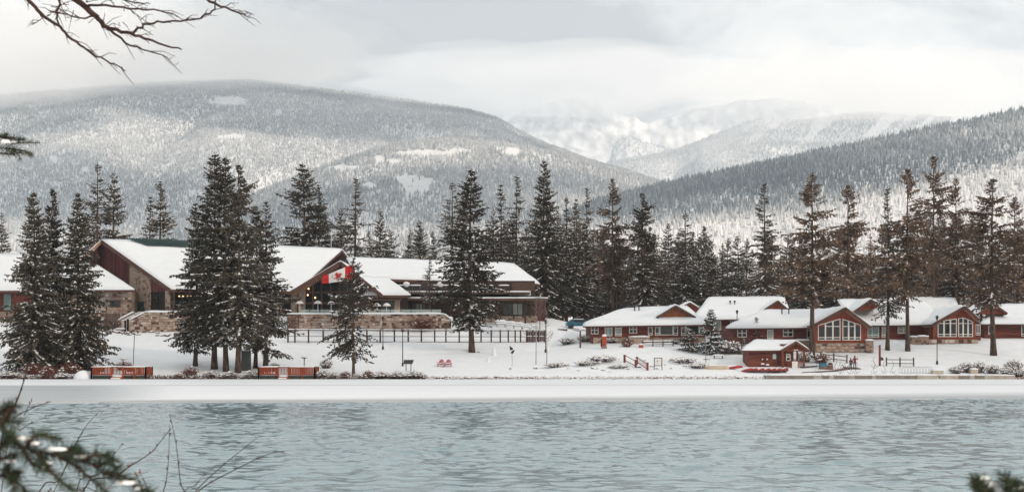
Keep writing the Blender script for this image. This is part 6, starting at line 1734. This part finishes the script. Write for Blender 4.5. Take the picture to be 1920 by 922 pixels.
def shrub(kind, px, py, h, w, label, Y=None, group=None):
    p = at(px, py) if Y is None else W(px, py, Y)
    hh = {'low': 0.5, 'red': 1.6}.get(kind, 1.1); ww = {'low': 1.0, 'red': 1.1}.get(kind, 0.9)
    r = empty('bush', p, prop_rng.uniform(0, 6.28), label, 'bush', group)
    r.scale = (w / ww, w / ww, h / hh)
    link('twigs', SH[kind], r)
    return r
for kind, px, py, h, w, lab in [
    ('brown', 232, 693, 1.2, 1.4, 'rounded brown bush behind the spruce-side deck'),
    ('brown', 357, 706, 1.3, 1.3, 'reddish-brown bush at the water beside the trunk clump'),
    ('brown', 335, 710, 0.7, 0.9, 'low brown bush at the water edge beside the spruce-side deck lawn'),
    ('snowy', 395, 707, 0.9, 1.2, 'snow-filled bush at the foot of the outer clump trunks'),
    ('grey', 432, 708, 0.9, 1.3, 'grey snowy bush below the middle clump trunks'),
    ('grey', 470, 709, 1.0, 1.2, 'grey snowy bush below the utility cabinet'),
    ('snowy', 606, 709, 1.1, 1.0, 'snowy bush at the end of the conifer-side deck'),
    ('grey', 625, 710, 0.9, 0.9, 'pale grass-like bush left of the open spruce foot'),
    ('brown', 690, 709, 1.0, 0.8, 'brown dry bush just past the open spruce foot'),
    ('brown', 648, 709, 0.9, 0.8, 'brown dry bush under the open spruce trunk'),
    ('snowy', 715, 710, 1.0, 1.2, 'white snowy bush at the water below the lantern post'),
    ('snowy', 745, 710, 1.0, 1.2, 'white snowy bush at the water below the knob-head post'),
    ('snowy', 778, 710, 1.1, 1.3, 'white snowy bush at the water below the information panel'),
    ('snowy', 612, 690, 1.3, 1.0, 'dark snowy juniper beside the open spruce'),
    ('brown', 62, 702, 1.5, 1.6, 'rusty brush at the foot of the outer shore spruce'),
    ('brown', 92, 708, 1.6, 1.5, 'tallest rusty bush at the water before the spruce clump'),
    ('brown', 132, 700, 1.6, 1.6, 'rusty brush under the deck-side spruce'),
    ('snowy', 20, 709, 0.9, 1.4, 'snowy bush at the water under the picture edge spruce'),
    ('snowy', 118, 710, 0.8, 1.2, 'snowy dark bush before the rusty brush'),
    ('grey', 1360, 663, 2.0, 1.6, 'pale twiggy hedge shrub past the conical spruce'),
    ('grey', 1378, 663, 1.9, 1.5, 'pale twiggy hedge shrub next to the boathouse roof'),
    ('snowy', 1147, 643, 0.9, 1.2, 'snowy bush right of the orange-red post'),
    ('brown', 1175, 650, 1.0, 1.0, 'dark red dry bush under the stone ledge'),
    ('snowy', 1262, 644, 0.7, 1.0, 'snowy low bush under the big cabin window'),
    ('low', 1130, 678, 0.9, 2.4, 'sparse dry brush on the bank above the stair railing'),
    ('low', 1160, 690, 0.5, 1.6, 'dark snowy brush right by the stair railing'),
    ('low', 1280, 680, 0.8, 2.2, 'sparse dry brush past the notice frame'),
    ('low', 1310, 690, 0.8, 1.6, 'thorny brush before the pale boat'),
    ('low', 1100, 685, 0.7, 2.0, 'scattered dry brush on the bank below the weathered post'),
    ('brown', 1540, 680, 1.4, 1.4, 'brown dry bush at the foot of the boathouse conifer'),
    ('grey', 1510, 678, 1.6, 1.3, 'grey twiggy bush seen through the boathouse porch'),
    ('grey', 1792, 700, 1.0, 1.1, 'grey dry bush at the dock, first of the row past the lantern'),
    ('grey', 1812, 698, 1.4, 1.3, 'tall grey dry bush behind the square planter'),
    ('grey', 1836, 698, 1.5, 1.2, 'grey dry bush just past the square planter'),
    ('grey', 1862, 700, 1.2, 1.2, 'grey dry bush below the wide conifer trunk'),
    ('snowy', 1886, 702, 1.1, 1.1, 'snowy dark bush near the dock end'),
    ('snowy', 1908, 706, 1.2, 1.2, 'snowy dark bush at the dock end'),
    ('grey', 1900, 694, 1.5, 1.4, 'tall grey bush behind the dock end'),
    ('snowy', 290, 612, 1.5, 1.5, 'snowy bush before the terrace wall by the steps'),
    ('snowy', 315, 612, 1.6, 1.5, 'snowy bush before the terrace wall by the trunk clump'),
    ('snowy', 268, 616, 1.0, 1.5, 'low snowy bush under the sloping wall end'),
    ('grey', 215, 606, 1.2, 1.5, 'snowy twigs beside the terrace lantern post'),
    ('snowy', 1064, 645, 1.0, 1.5, 'snowy bush on the slope below the board fences'),
    ('snowy', 1098, 640, 1.0, 1.5, 'snowy bush at the corner of the first cabin'),
    ('low', 1045, 688, 0.6, 2.0, 'dark brush poking through snow past the bare saplings')]:
    shrub(kind, px, py, h, w, lab)
shrub('red', 786, 616, 1.9, 2.0, 'red-twigged bush against the terrace wall', 221.2)
shrub('red', 803, 616, 1.6, 1.4, 'thin red-twigged bush at the terrace wall under the slender spruce', 221.2)

rock_m = []
for s in range(4):
    bm = bmesh.new(); bmesh.ops.create_icosphere(bm, subdivisions=2, radius=0.5)
    for v in bm.verts:
        v.co *= 1 + 0.5 * mnoise.noise(v.co * 2.2 + Vector((s * 5, 0, 0))); v.co.z *= 0.6
    me = bpy.data.meshes.new('rock'); bm.to_mesh(me); bm.free(); me.materials.append(M['rock']); me.materials.append(M['tree_snow'])
    for p in me.polygons:
        p.use_smooth = False
        if p.normal.z > 0.55: p.material_index = 1
    rock_m.append(me)
def rock(p, s, label, group):
    o = link('rock', rock_m[prop_rng.randrange(4)], None, p); o.rotation_euler = (0, 0, prop_rng.uniform(0, 6.28)); o.scale = (s * prop_rng.uniform(0.9, 1.5), s, s * prop_rng.uniform(0.6, 1)); tag(o, label, 'rock', group)
for i in range(26):
    px = 193 + 140 * (i + prop_rng.random()) / 26; py = prop_rng.uniform(618, 630)
    rock(at(px, py) + Vector((0, 0, 0.05)), prop_rng.uniform(0.5, 1.0), 'snow-capped boulder in the band below the terrace steps', 'boulders below the terrace steps')
for i in range(30):
    px = 815 + 185 * (i + prop_rng.random()) / 30
    rock(ongr(px, 176.6 + prop_rng.uniform(0, 0.4)) + Vector((0, 0, 0.06)), prop_rng.uniform(0.25, 0.55), 'dark stone at the ice edge below the lawn', 'stones at the ice edge below the lawn')
for i in range(34):
    px = 1000 + 420 * (i + prop_rng.random()) / 34
    rock(ongr(px, 176.6 + prop_rng.uniform(0, 0.5)) + Vector((0, 0, 0.04)), prop_rng.uniform(0.2, 0.45), 'dark stone at the ice edge below the first cabin', 'stones at the ice edge below the first cabin')
for i in range(22):
    px = 1040 + 270 * (i + prop_rng.random()) / 22; py = prop_rng.uniform(676, 697)
    rock(at(px, py) + Vector((0, 0, 0.02)), prop_rng.uniform(0.3, 0.7), 'snow-capped rock on the bank below the first cabin', 'rocks on the bank below the first cabin')
for px, py, s, lab in [(513, 689, 1.7, 'large snow-topped boulder behind the conifer-side deck'), (957, 692, 0.3, 'small dark stone in the snow below the winged sculpture'), (1004, 691, 0.5, 'flat dark stone near the bare saplings'), (897, 661, 0.3, 'small dark stone at the lone spruce foot')]:
    rock(at(px, py) + Vector((0, 0, 0.1)), s, lab, None)
# brush fringe at the waterline: nobody could count it
def brush(name, spans, label, m, seed):
    rg = random.Random(seed); V = []; F = []; MI = []
    for a, b, n, hmax in spans:
        for i in range(n):
            p = ongr(rg.uniform(a, b), 176.55 + abs(rg.gauss(0, 0.35))); p.z -= 0.04
            h = hmax * rg.uniform(0.3, 1)
            d = Vector((rg.uniform(-0.5, 0.5), rg.uniform(-0.3, 0.3), 1)) * h; s = Vector((0.02 + 0.02 * rg.random(), 0.01, 0))
            k = len(V); V += [tuple(p - s), tuple(p + s), tuple(p + d + s * 0.3), tuple(p + d - s * 0.3)]; F.append((k, k + 1, k + 2, k + 3)); MI.append(0)
            if rg.random() < 0.22:
                k = len(V); c = p + d * 0.7; s2 = rg.uniform(0.05, 0.14); V += [tuple(c + Vector((-s2, 0, 0))), tuple(c + Vector((0, -s2 * 0.6, 0.02))), tuple(c + Vector((s2, 0, 0.01))), tuple(c + Vector((0, 0, s2 * 0.8)))]; F.append((k, k + 1, k + 2, k + 3)); MI.append(1)
    tag(link(name, np_mesh(name, np.array(V), np.array(F), [M[m], M['tree_snow']], MI)), label, 'brush', kind='stuff')
brush('undergrowth', [(-20, 168, 1500, 0.5), (275, 485, 1300, 0.5), (590, 800, 1300, 0.5)], 'dry brush fringing the ice under the trees and decks', 'twig', 3)
brush('undergrowth', [(800, 1000, 900, 0.22), (1000, 1436, 1300, 0.22), (1880, 1930, 200, 0.4)], 'short dry stubble along the open stretch of ice edge', 'twig_red', 4)
def snow_pile():
    b = MB(); b.lathe((0, 0, 0), [(1.35, -0.3), (1.2, 0.25), (0.9, 0.62), (0.45, 0.88), (0.1, 0.95)], M['snow'], 14); o = b.build('snow_pile', None, True, at(156, 708)); o.scale = (0.95, 0.8, 1); tag(o, 'rounded pile of shovelled snow touching the spruce-side deck', 'snow pile')
snow_pile()
# ================================================================== NEAR BRANCHES (own bank)
M['near_bark'] = mat('near_bark', (0.035, 0.018, 0.014), 0.9, 0.3, 20)
M['near_needle'] = mat('near_needle', (0.020, 0.032, 0.014), 0.8, 0.3, 12)
M['near_snow'] = mat('near_snow', (0.80, 0.83, 0.86), 0.8, 0.03, 8)
near = random.Random(12)
def smooth_pts(P, n=4):
    out = []
    for i in range(len(P) - 1):
        p0, p1, p2, p3 = P[max(i - 1, 0)], P[i], P[i + 1], P[min(i + 2, len(P) - 1)]
        for k in range(n):
            t = k / n
            out.append(0.5 * ((2 * p1) + (p2 - p0) * t + (2 * p0 - 5 * p1 + 4 * p2 - p3) * t * t + (3 * p1 - p0 - 3 * p2 + p3) * t ** 3))
    out.append(P[-1]); return out
def bare_tree():
    r = empty('larch_tree', (0, 0, 0), 0, 'bare tree on the near bank whose twigs hang across the sky', 'tree')
    Y = 8.0
    base = Vector((-5.6, 8.6, bank_h(-5.6, 8.6) - 0.2))
    b = MB(); b.tube([base, base + Vector((0.1, 0, 3)), base + Vector((0.0, 0.1, 7)), base + Vector((0.2, 0, 11))], [0.19, 0.15, 0.10, 0.03], M['near_bark'], 9); b.build('trunk', r, True)
    hub = base + Vector((0.0, 0.1, 5.6))
    def P(px, py, dy=0): return W(px, py, Y + dy)
    boughs = [([hub, P(-150, -190), P(30, -70), P(136, -4), P(186, 36), P(200, 52), P(247, 64), P(286, 77), P(340, 93)], 0.030, 0.004),
              ([P(199, 52), P(229, 75), P(258, 91), P(315, 109)], 0.009, 0.003),
              ([P(-60, -120), P(20, -40), P(54, 0), P(79, 29), P(111, 50), P(143, 79), P(172, 100), P(215, 122), P(233, 131)], 0.016, 0.003),
              ([P(247, 64), P(265, 50), P(304, 41), P(358, 38), P(390, 27), P(404, 11), P(408, -20)], 0.008, 0.004),
              ([P(30, -70), P(220, -80), P(340, -40), P(387, -2), P(422, 14), P(462, 30)], 0.018, 0.004),
              ([P(40, -65), P(107, -5), P(104, 21), P(111, 47)], 0.010, 0.005),
              ([P(161, 11), P(230, 15), P(300, 22), P(330, 30)], 0.008, 0.003),
              ([P(186, 30), P(140, 33), P(100, 25), P(60, 45)], 0.006, 0.002),
              ([P(136, 0), P(200, -5), P(270, 8)], 0.010, 0.003)]
    tw = MB()
    for pts, r0, r1 in boughs:
        S = smooth_pts(pts, 5); n = len(S)
        S = [s + Vector((near.uniform(-.006, .006), near.uniform(-.02, .02), near.uniform(-.006, .006))) for s in S]
        b = MB(); b.tube(S, [r0 + (r1 - r0) * (i / (n - 1)) ** 0.8 for i in range(n)], M['near_bark'], 6); b.build('branch', r, True)
        for i in range(3, n):                             # side twigs
            if near.random() < 0.55:
                d = (S[i] - S[i - 1]).normalized(); sd = Vector((near.uniform(-.3, .3), near.uniform(-.8, .8), near.choice((-1, 1)) * near.uniform(0.3, 0.9)))
                l = near.uniform(0.03, 0.17); e1 = S[i] + (d * 0.9 + sd * 0.6).normalized() * l * 0.5; e2 = e1 + (d * 1.0 + sd * 0.2 + Vector((0, 0, -0.25))).normalized() * l * 0.5
                tw.tube([S[i], e1, e2], [0.0032, 0.0022, 0.0012], M['near_bark'], 3, False)
                if near.random() < 0.5:
                    e3 = e1 + (d * 0.6 - sd * 0.7).normalized() * l * 0.4; tw.tube([e1, e3], [0.002, 0.001], M['near_bark'], 3, False)
    # bunch of twigs where the boughs meet
    for i in range(30):
        c = P(near.uniform(90, 290), near.uniform(-10, 62), near.uniform(-.3, .3)); d = Vector((near.uniform(-0.4, 1.1), near.uniform(-.6, .6), near.uniform(-0.6, 0.5)))
        l = near.uniform(0.05, 0.2); tw.tube([c, c + d * l * 0.5 + Vector((0, 0, .012)), c + d * l], [0.003, 0.0022, 0.001], M['near_bark'], 3, False)
    tw.build('twigs', r)['kind'] = 'stuff'
bare_tree()

def fir_arm(mb, S, nl, dens, r0=0.004):
    """needled shoot along S: needles all round, pointing forward"""
    n = len(S)
    mb.tube(S, [r0 * (1 - 0.7 * i / (n - 1)) for i in range(n)], M['near_bark'], 5)
    for i in range(n - 1):
        a, b = S[i], S[i + 1]; d = (b - a); L_ = d.length; d.normalize(); u = d.orthogonal().normalized(); v = d.cross(u)
        for k in range(max(2, int(L_ * dens))):
            p = a.lerp(b, near.random()); t = near.uniform(0, 6.28); o = (u * math.cos(t) + v * math.sin(t))
            e = p + (o * 0.85 + d * 0.75).normalized() * nl * near.uniform(0.7, 1.15)
            s = (e - p).cross(Vector((near.uniform(-1, 1), near.uniform(-1, 1), near.uniform(-1, 1)))).normalized() * 0.0011
            mb.face([p + s, p - s, e - s * 0.3, e + s * 0.3], M['near_needle'])
def blob(mb, c, rx, ry, rz, m):
    b = len(mb.v); k = mb.mi(m); n, q = 10, 7
    for j in range(q + 1):
        ph = math.pi * j / q
        for i in range(n):
            th = 2 * math.pi * i / n; d = Vector((math.sin(ph) * math.cos(th), math.sin(ph) * math.sin(th), math.cos(ph)))
            f = 1 + 0.35 * mnoise.noise(d * 1.7 + c * 30)
            mb.v.append(tuple(c + Vector((d.x * rx, d.y * ry, d.z * rz)) * f))
    for j in range(q):
        for i in range(n):
            i2 = (i + 1) % n; mb.f.append((b + j * n + i, b + (j + 1) * n + i, b + (j + 1) * n + i2, b + j * n + i2)); mb.m.append(k)
def near_fir(label, base, trunk_h, Y, arms, snows, nl, hub):
    r = empty('fir_tree', (0, 0, 0), 0, label, 'tree')
    b = MB(); b.tube([base, base + Vector((0, 0, trunk_h * 0.5)), base + Vector((0, 0, trunk_h))], [0.06, 0.045, 0.01], M['near_bark'], 8); b.build('trunk', r, True)
    for arm in arms:
        pts = [W(px, py, Y + (near.uniform(-.08, .08) if i else 0)) for i, (px, py) in enumerate(arm)]
        if arm[0][0] <= 0 or arm[0][0] >= 1920 or arm[0][1] >= 922: pts = [hub] + pts
        S = smooth_pts(pts, 5); m = MB(); fir_arm(m, S, nl, 1500 * 0.022 / nl * (2.4 / max(Y, 2.4)) ** 0.5); m.build('branch', r)
    for px, py, w, h in snows:
        m = MB(); c = W(px, py, Y); k = Y / FPX; blob(m, c - Vector((0, -0.01, h * k * 0.5)), w * k * 1.15, w * k * 0.8, h * k * 0.75, M['near_snow']); m.build('snow', r, True)
    return r
near_fir('blurred snowy fir on the near bank reaching in over the water', Vector((-1.55, 2.7, 0.9)), 2.6, 2.6,
    [[(-20, 786), (10, 788), (38, 792)], [(-30, 790), (0, 800), (40, 835), (89, 850), (138, 856), (168, 866), (197, 886), (246, 908), (285, 922)],
     [(50, 838), (62, 820), (85, 815), (114, 824)], [(155, 864), (176, 853), (196, 854), (214, 863)], [(69, 848), (92, 880), (120, 905), (138, 920)],
     [(-20, 870), (10, 880), (25, 905), (30, 930)], [(100, 852), (130, 842), (150, 850)], [(195, 884), (225, 890), (248, 900)], [(-20, 900), (30, 905), (55, 925)],
     [(110, 855), (140, 872), (180, 905), (200, 925)], [(-20, 850), (5, 830), (25, 812)], [(40, 836), (55, 862), (78, 880)], [(180, 874), (200, 868), (222, 880)]],
    [(40, 820, 15, 7), (58, 829, 11, 5), (102, 840, 18, 5), (150, 853, 14, 5), (85, 866, 9, 4), (232, 902, 18, 6), (15, 862, 10, 5), (262, 914, 12, 5)], 0.024, Vector((-1.55, 2.7, 2.5)))
near_fir('snowy fir tip poking up at the bottom picture corner over the water', Vector((1.25, 2.5, 0.9)), 1.75, 2.5,
    [[(1868, 940), (1850, 915), (1832, 899)], [(1905, 945), (1892, 912), (1880, 888)], [(1870, 945), (1866, 925), (1867, 905)], [(1925, 930), (1910, 915), (1900, 908)], [(1860, 940), (1842, 918), (1826, 902)], [(1900, 945), (1888, 920), (1884, 898)]],
    [(1843, 894, 13, 6), (1860, 905, 12, 8), (1875, 912, 9, 12), (1908, 908, 12, 8)], 0.022, Vector((1.02, 2.5, 2.62)))
near_fir('dark fir bough reaching in from the picture edge before the mountain', Vector((-3.3, 6.0, 1.0)), 4.2, 6.0,
    [[(-20, 262), (15, 268), (45, 268), (74, 268)], [(-20, 275), (10, 278), (30, 284), (38, 299)], [(10, 270), (32, 262), (45, 262)], [(-20, 285), (20, 285), (55, 288)], [(-10, 256), (4, 258), (12, 252)], [(25, 280), (45, 283), (60, 290)]],
    [(8, 262, 10, 7), (24, 264, 5, 3)], 0.024, Vector((-3.3, 6.0, 4.0)))

def twig_bush():
    r = empty('bush', (0, 0, 0), 0, 'bare thin twigs of a bush rising over the water in front', 'bush')
    Y = 7.0
    def P(px, py): return W(px, py, Y)
    lines = [([(-30, 860), (10, 790), (31, 752), (42, 722), (52, 690)], 0.006), ([(0, 850), (20, 790), (60, 765), (96, 752)], 0.0035), ([(45, 778), (54, 760), (60, 751)], 0.002), ([(10, 860), (40, 805), (85, 782)], 0.0025),
             ([(60, 960), (110, 900), (135, 845), (160, 800), (181, 776)], 0.0035), ([(150, 960), (190, 885), (215, 850), (231, 830)], 0.003), ([(160, 960), (222, 890), (280, 850), (300, 828), (318, 805)], 0.0035),
             ([(305, 990), (312, 900), (316, 860), (318, 795)], 0.003), ([(350, 990), (338, 900), (330, 830), (318, 775)], 0.003), ([(330, 980), (365, 922), (420, 870), (482, 820)], 0.0032), ([(335, 985), (370, 922), (440, 880), (505, 850), (533, 847)], 0.0035),
             ([(300, 980), (280, 920), (262, 885)], 0.002), ([(290, 980), (270, 922), (256, 890)], 0.002), ([(160, 960), (195, 922), (240, 875)], 0.0025), ([(80, 960), (100, 922), (136, 850)], 0.003), ([(335, 980), (370, 905), (398, 878)], 0.002)]
    hub = [Vector((wx(40, Y) - 0.25, Y, bank_h(-2, Y))), Vector((wx(320, Y), Y + 0.1, bank_h(-1.7, Y)))]
    for pts, r0 in lines:
        q = [P(*p) for p in pts]
        if pts[0][1] > 840: q = [min(hub, key=lambda h: abs(h.x - q[0].x))] + q
        S = smooth_pts(q, 5); n = len(S)
        b = MB(); b.tube(S, [r0 * (1.3 - 0.9 * i / (n - 1)) for i in range(n)], M['near_bark'], 5); o = b.build('twig', r, True)
        for i in range(6, n, 3):                           # buds
            m = MB(); d = (S[i] - S[i - 1]).normalized(); sgn = Vector((near.choice((-1, 1)) * 0.6, 0, 0.6)); m.tube([S[i], S[i] + (d + sgn) * 0.007, S[i] + (d + sgn) * 0.012], [0.002, 0.003, 0.0008], M['near_bark'], 4); m.build('bud', o)
    for px, py in ((262, 884), (256, 889), (240, 872)):
        m = MB(); blob(m, P(px, py), 0.006, 0.006, 0.006, M['twig_red']); m.build('berry', r)
twig_bush()
# ================================================================== AIR
def make_haze():
    b = MB(); m = bpy.data.materials.new('haze_air'); m.use_nodes = True
    t = m.node_tree; t.nodes.clear()
    o = N(t, 'ShaderNodeOutputMaterial'); v = N(t, 'ShaderNodeVolumePrincipled')
    v.inputs['Color'].default_value = (0.78, 0.89, 1.0, 1); v.inputs['Density'].default_value = 8.0e-5; v.inputs['Anisotropy'].default_value = 0.2
    t.links.new(v.outputs[0], o.inputs['Volume'])
    b.box(-14000, 14000, -300, 12600, -3.5, 3000, m)
    ob = b.build('haze'); tag(ob, 'pale winter haze filling the whole valley', 'haze', kind='stuff')
make_haze()

def make_clouds():
    m = bpy.data.materials.new('cloud'); m.use_nodes = True
    t = m.node_tree; t.nodes.clear()
    o = N(t, 'ShaderNodeOutputMaterial'); v = N(t, 'ShaderNodeVolumePrincipled')
    v.inputs['Color'].default_value = (0.998, 0.998, 0.998, 1); v.inputs['Density'].default_value = 0.0011; v.inputs['Anisotropy'].default_value = 0.3
    t.links.new(v.outputs[0], o.inputs['Volume'])
    rng = random.Random(8)
    def puff(px, py, Y, rx, ry, rz, seed):
        bm = bmesh.new(); bmesh.ops.create_icosphere(bm, subdivisions=4, radius=1)
        for vt in bm.verts:
            d = vt.co.normalized()
            r = 1 + 0.38 * mnoise.fractal(d * 1.6 + Vector((seed, 0, 0)), 1.0, 2.0, 5)
            vt.co = Vector((d.x * rx * r, d.y * ry * r, d.z * rz * r))
        me = bpy.data.meshes.new('cloud'); bm.to_mesh(me); bm.free(); me.materials.append(m)
        return link('cloud', me, None, W(px, py, Y))
    spots = [(-120, 132, 4900, 900, 700, 170, 'cloud bank over the far end of the rounded mountain'),
             (150, 118, 4850, 800, 650, 150, 'cloud resting on the crest of the rounded mountain'),
             (385, 100, 4900, 560, 600, 125, 'cloud edge trailing off the top of the rounded mountain'),
             (1560, 170, 7300, 850, 700, 150, 'bright cloud over the snow-streaked mountain'),
             (1800, 165, 7100, 850, 700, 165, 'bright cloud above the upper end of the dark slope'),
             (1080, 150, 9800, 1500, 900, 190, 'cloud hiding the top of the pale snow peak')]
    for i, s in enumerate(spots):
        c = puff(*s[:6], seed=i * 3.7)
        tag(c, s[6], 'cloud', 'clouds on the mountains', 'stuff')
make_clouds()

# unseen clouds added out of view, each set sunward of ground to be shaded
def make_shade_clouds():
    m = bpy.data.materials.new('shade_cloud'); m.use_nodes = True
    t = m.node_tree; t.nodes.clear()
    o = N(t, 'ShaderNodeOutputMaterial'); v = N(t, 'ShaderNodeVolumePrincipled')
    v.inputs['Color'].default_value = (0.99, 0.99, 0.99, 1); v.inputs['Density'].default_value = 0.014; v.inputs['Anisotropy'].default_value = 0.3
    t.links.new(v.outputs[0], o.inputs['Volume'])
    m2 = m.copy(); m2.node_tree.nodes['Principled Volume'].inputs['Density'].default_value = 0.0024
    meshes = []
    for s in range(4):
        bm = bmesh.new(); bmesh.ops.create_icosphere(bm, subdivisions=3, radius=1)
        for vt in bm.verts:
            d = vt.co.normalized(); vt.co = d * (1 + 0.45 * mnoise.fractal(d * 1.5 + Vector((s * 7.3, 0, 0)), 1.0, 2.0, 4))
        me = bpy.data.meshes.new('cloud'); bm.to_mesh(me); bm.free(); me.materials.append(m); meshes.append(me)
    thin_mesh = meshes[0].copy(); thin_mesh.materials.clear(); thin_mesh.materials.append(m2)
    CZ = 2150.0
    rg = random.Random(3)
    def over(P, r, thin=False, alt=0):
        z = (alt or CZ) + rg.uniform(-60, 60); k = (z - P.z) / sdir.z
        c = P + sdir * k
        ob = link('cloud', meshes[rg.randrange(4)], None, c); ob.scale = (r, r, r * 0.5)
        if thin:
            ob.data = thin_mesh; ob.rotation_euler = (0, 0, rg.uniform(0, 6.28))
        tag(ob, 'unseen cloud placed high up to cast shade', 'cloud', 'unseen clouds placed to cast shade', 'stuff')
    def onsurf(i, px, py):
        P, T, X, Y, Z = SURF[i]
        PX = 960 + X / Y * FPX; PY = HOR - (Z - CAMZ) / Y * FPX
        k = np.argmin((PX - px) ** 2 + (PY - py) ** 2 + np.where(T > 1, 1e6, 0))
        return Vector((X.ravel()[k], Y.ravel()[k], Z.ravel()[k]))
    for px, py, r in [(230, 172, 170), (350, 168, 190), (470, 165, 190), (590, 178, 190), (700, 192, 190), (810, 205, 170), (300, 190, 190), (420, 195, 210), (540, 205, 230), (660, 215, 230), (780, 225, 210), (890, 235, 190), (960, 258, 130), (900, 218, 120), (1010, 278, 80), (480, 235, 150), (620, 248, 140), (730, 255, 110), (40, 355, 230), (170, 375, 230), (300, 385, 200), (90, 300, 120), (120, 230, 130)]:
        over(onsurf(0, px, py), r)
    for px, py, r in [(560, 385, 190), (670, 385, 190), (780, 360, 150), (880, 335, 150), (980, 340, 160), (1080, 345, 130), (850, 385, 180), (960, 310, 70)]:
        over(onsurf(1, px, py), r)
    for px, py, r in [(1300, 345, 90), (1420, 322, 90), (1540, 300, 90), (1180, 382, 105), (1260, 368, 112), (1340, 355, 118), (1430, 342, 122), (1520, 328, 122), (1610, 312, 118), (1700, 293, 105), (1640, 285, 80)]:
        over(onsurf(2, px, py), r)
    for px, py, r in [(1000, 225, 300), (1100, 205, 260), (1330, 205, 260), (1450, 210, 260)]:  # added high above the frame to dim the pale peak
        over(onsurf(5, px, py), r, alt=4300)
    for x in range(-3, 4):  # thin clouds added to weaken the sun over shore and lodge
        for y in range(0, 3):
            over(Vector((x * 60, 130 + y * 90, 5)), 95, True)
make_shade_clouds()
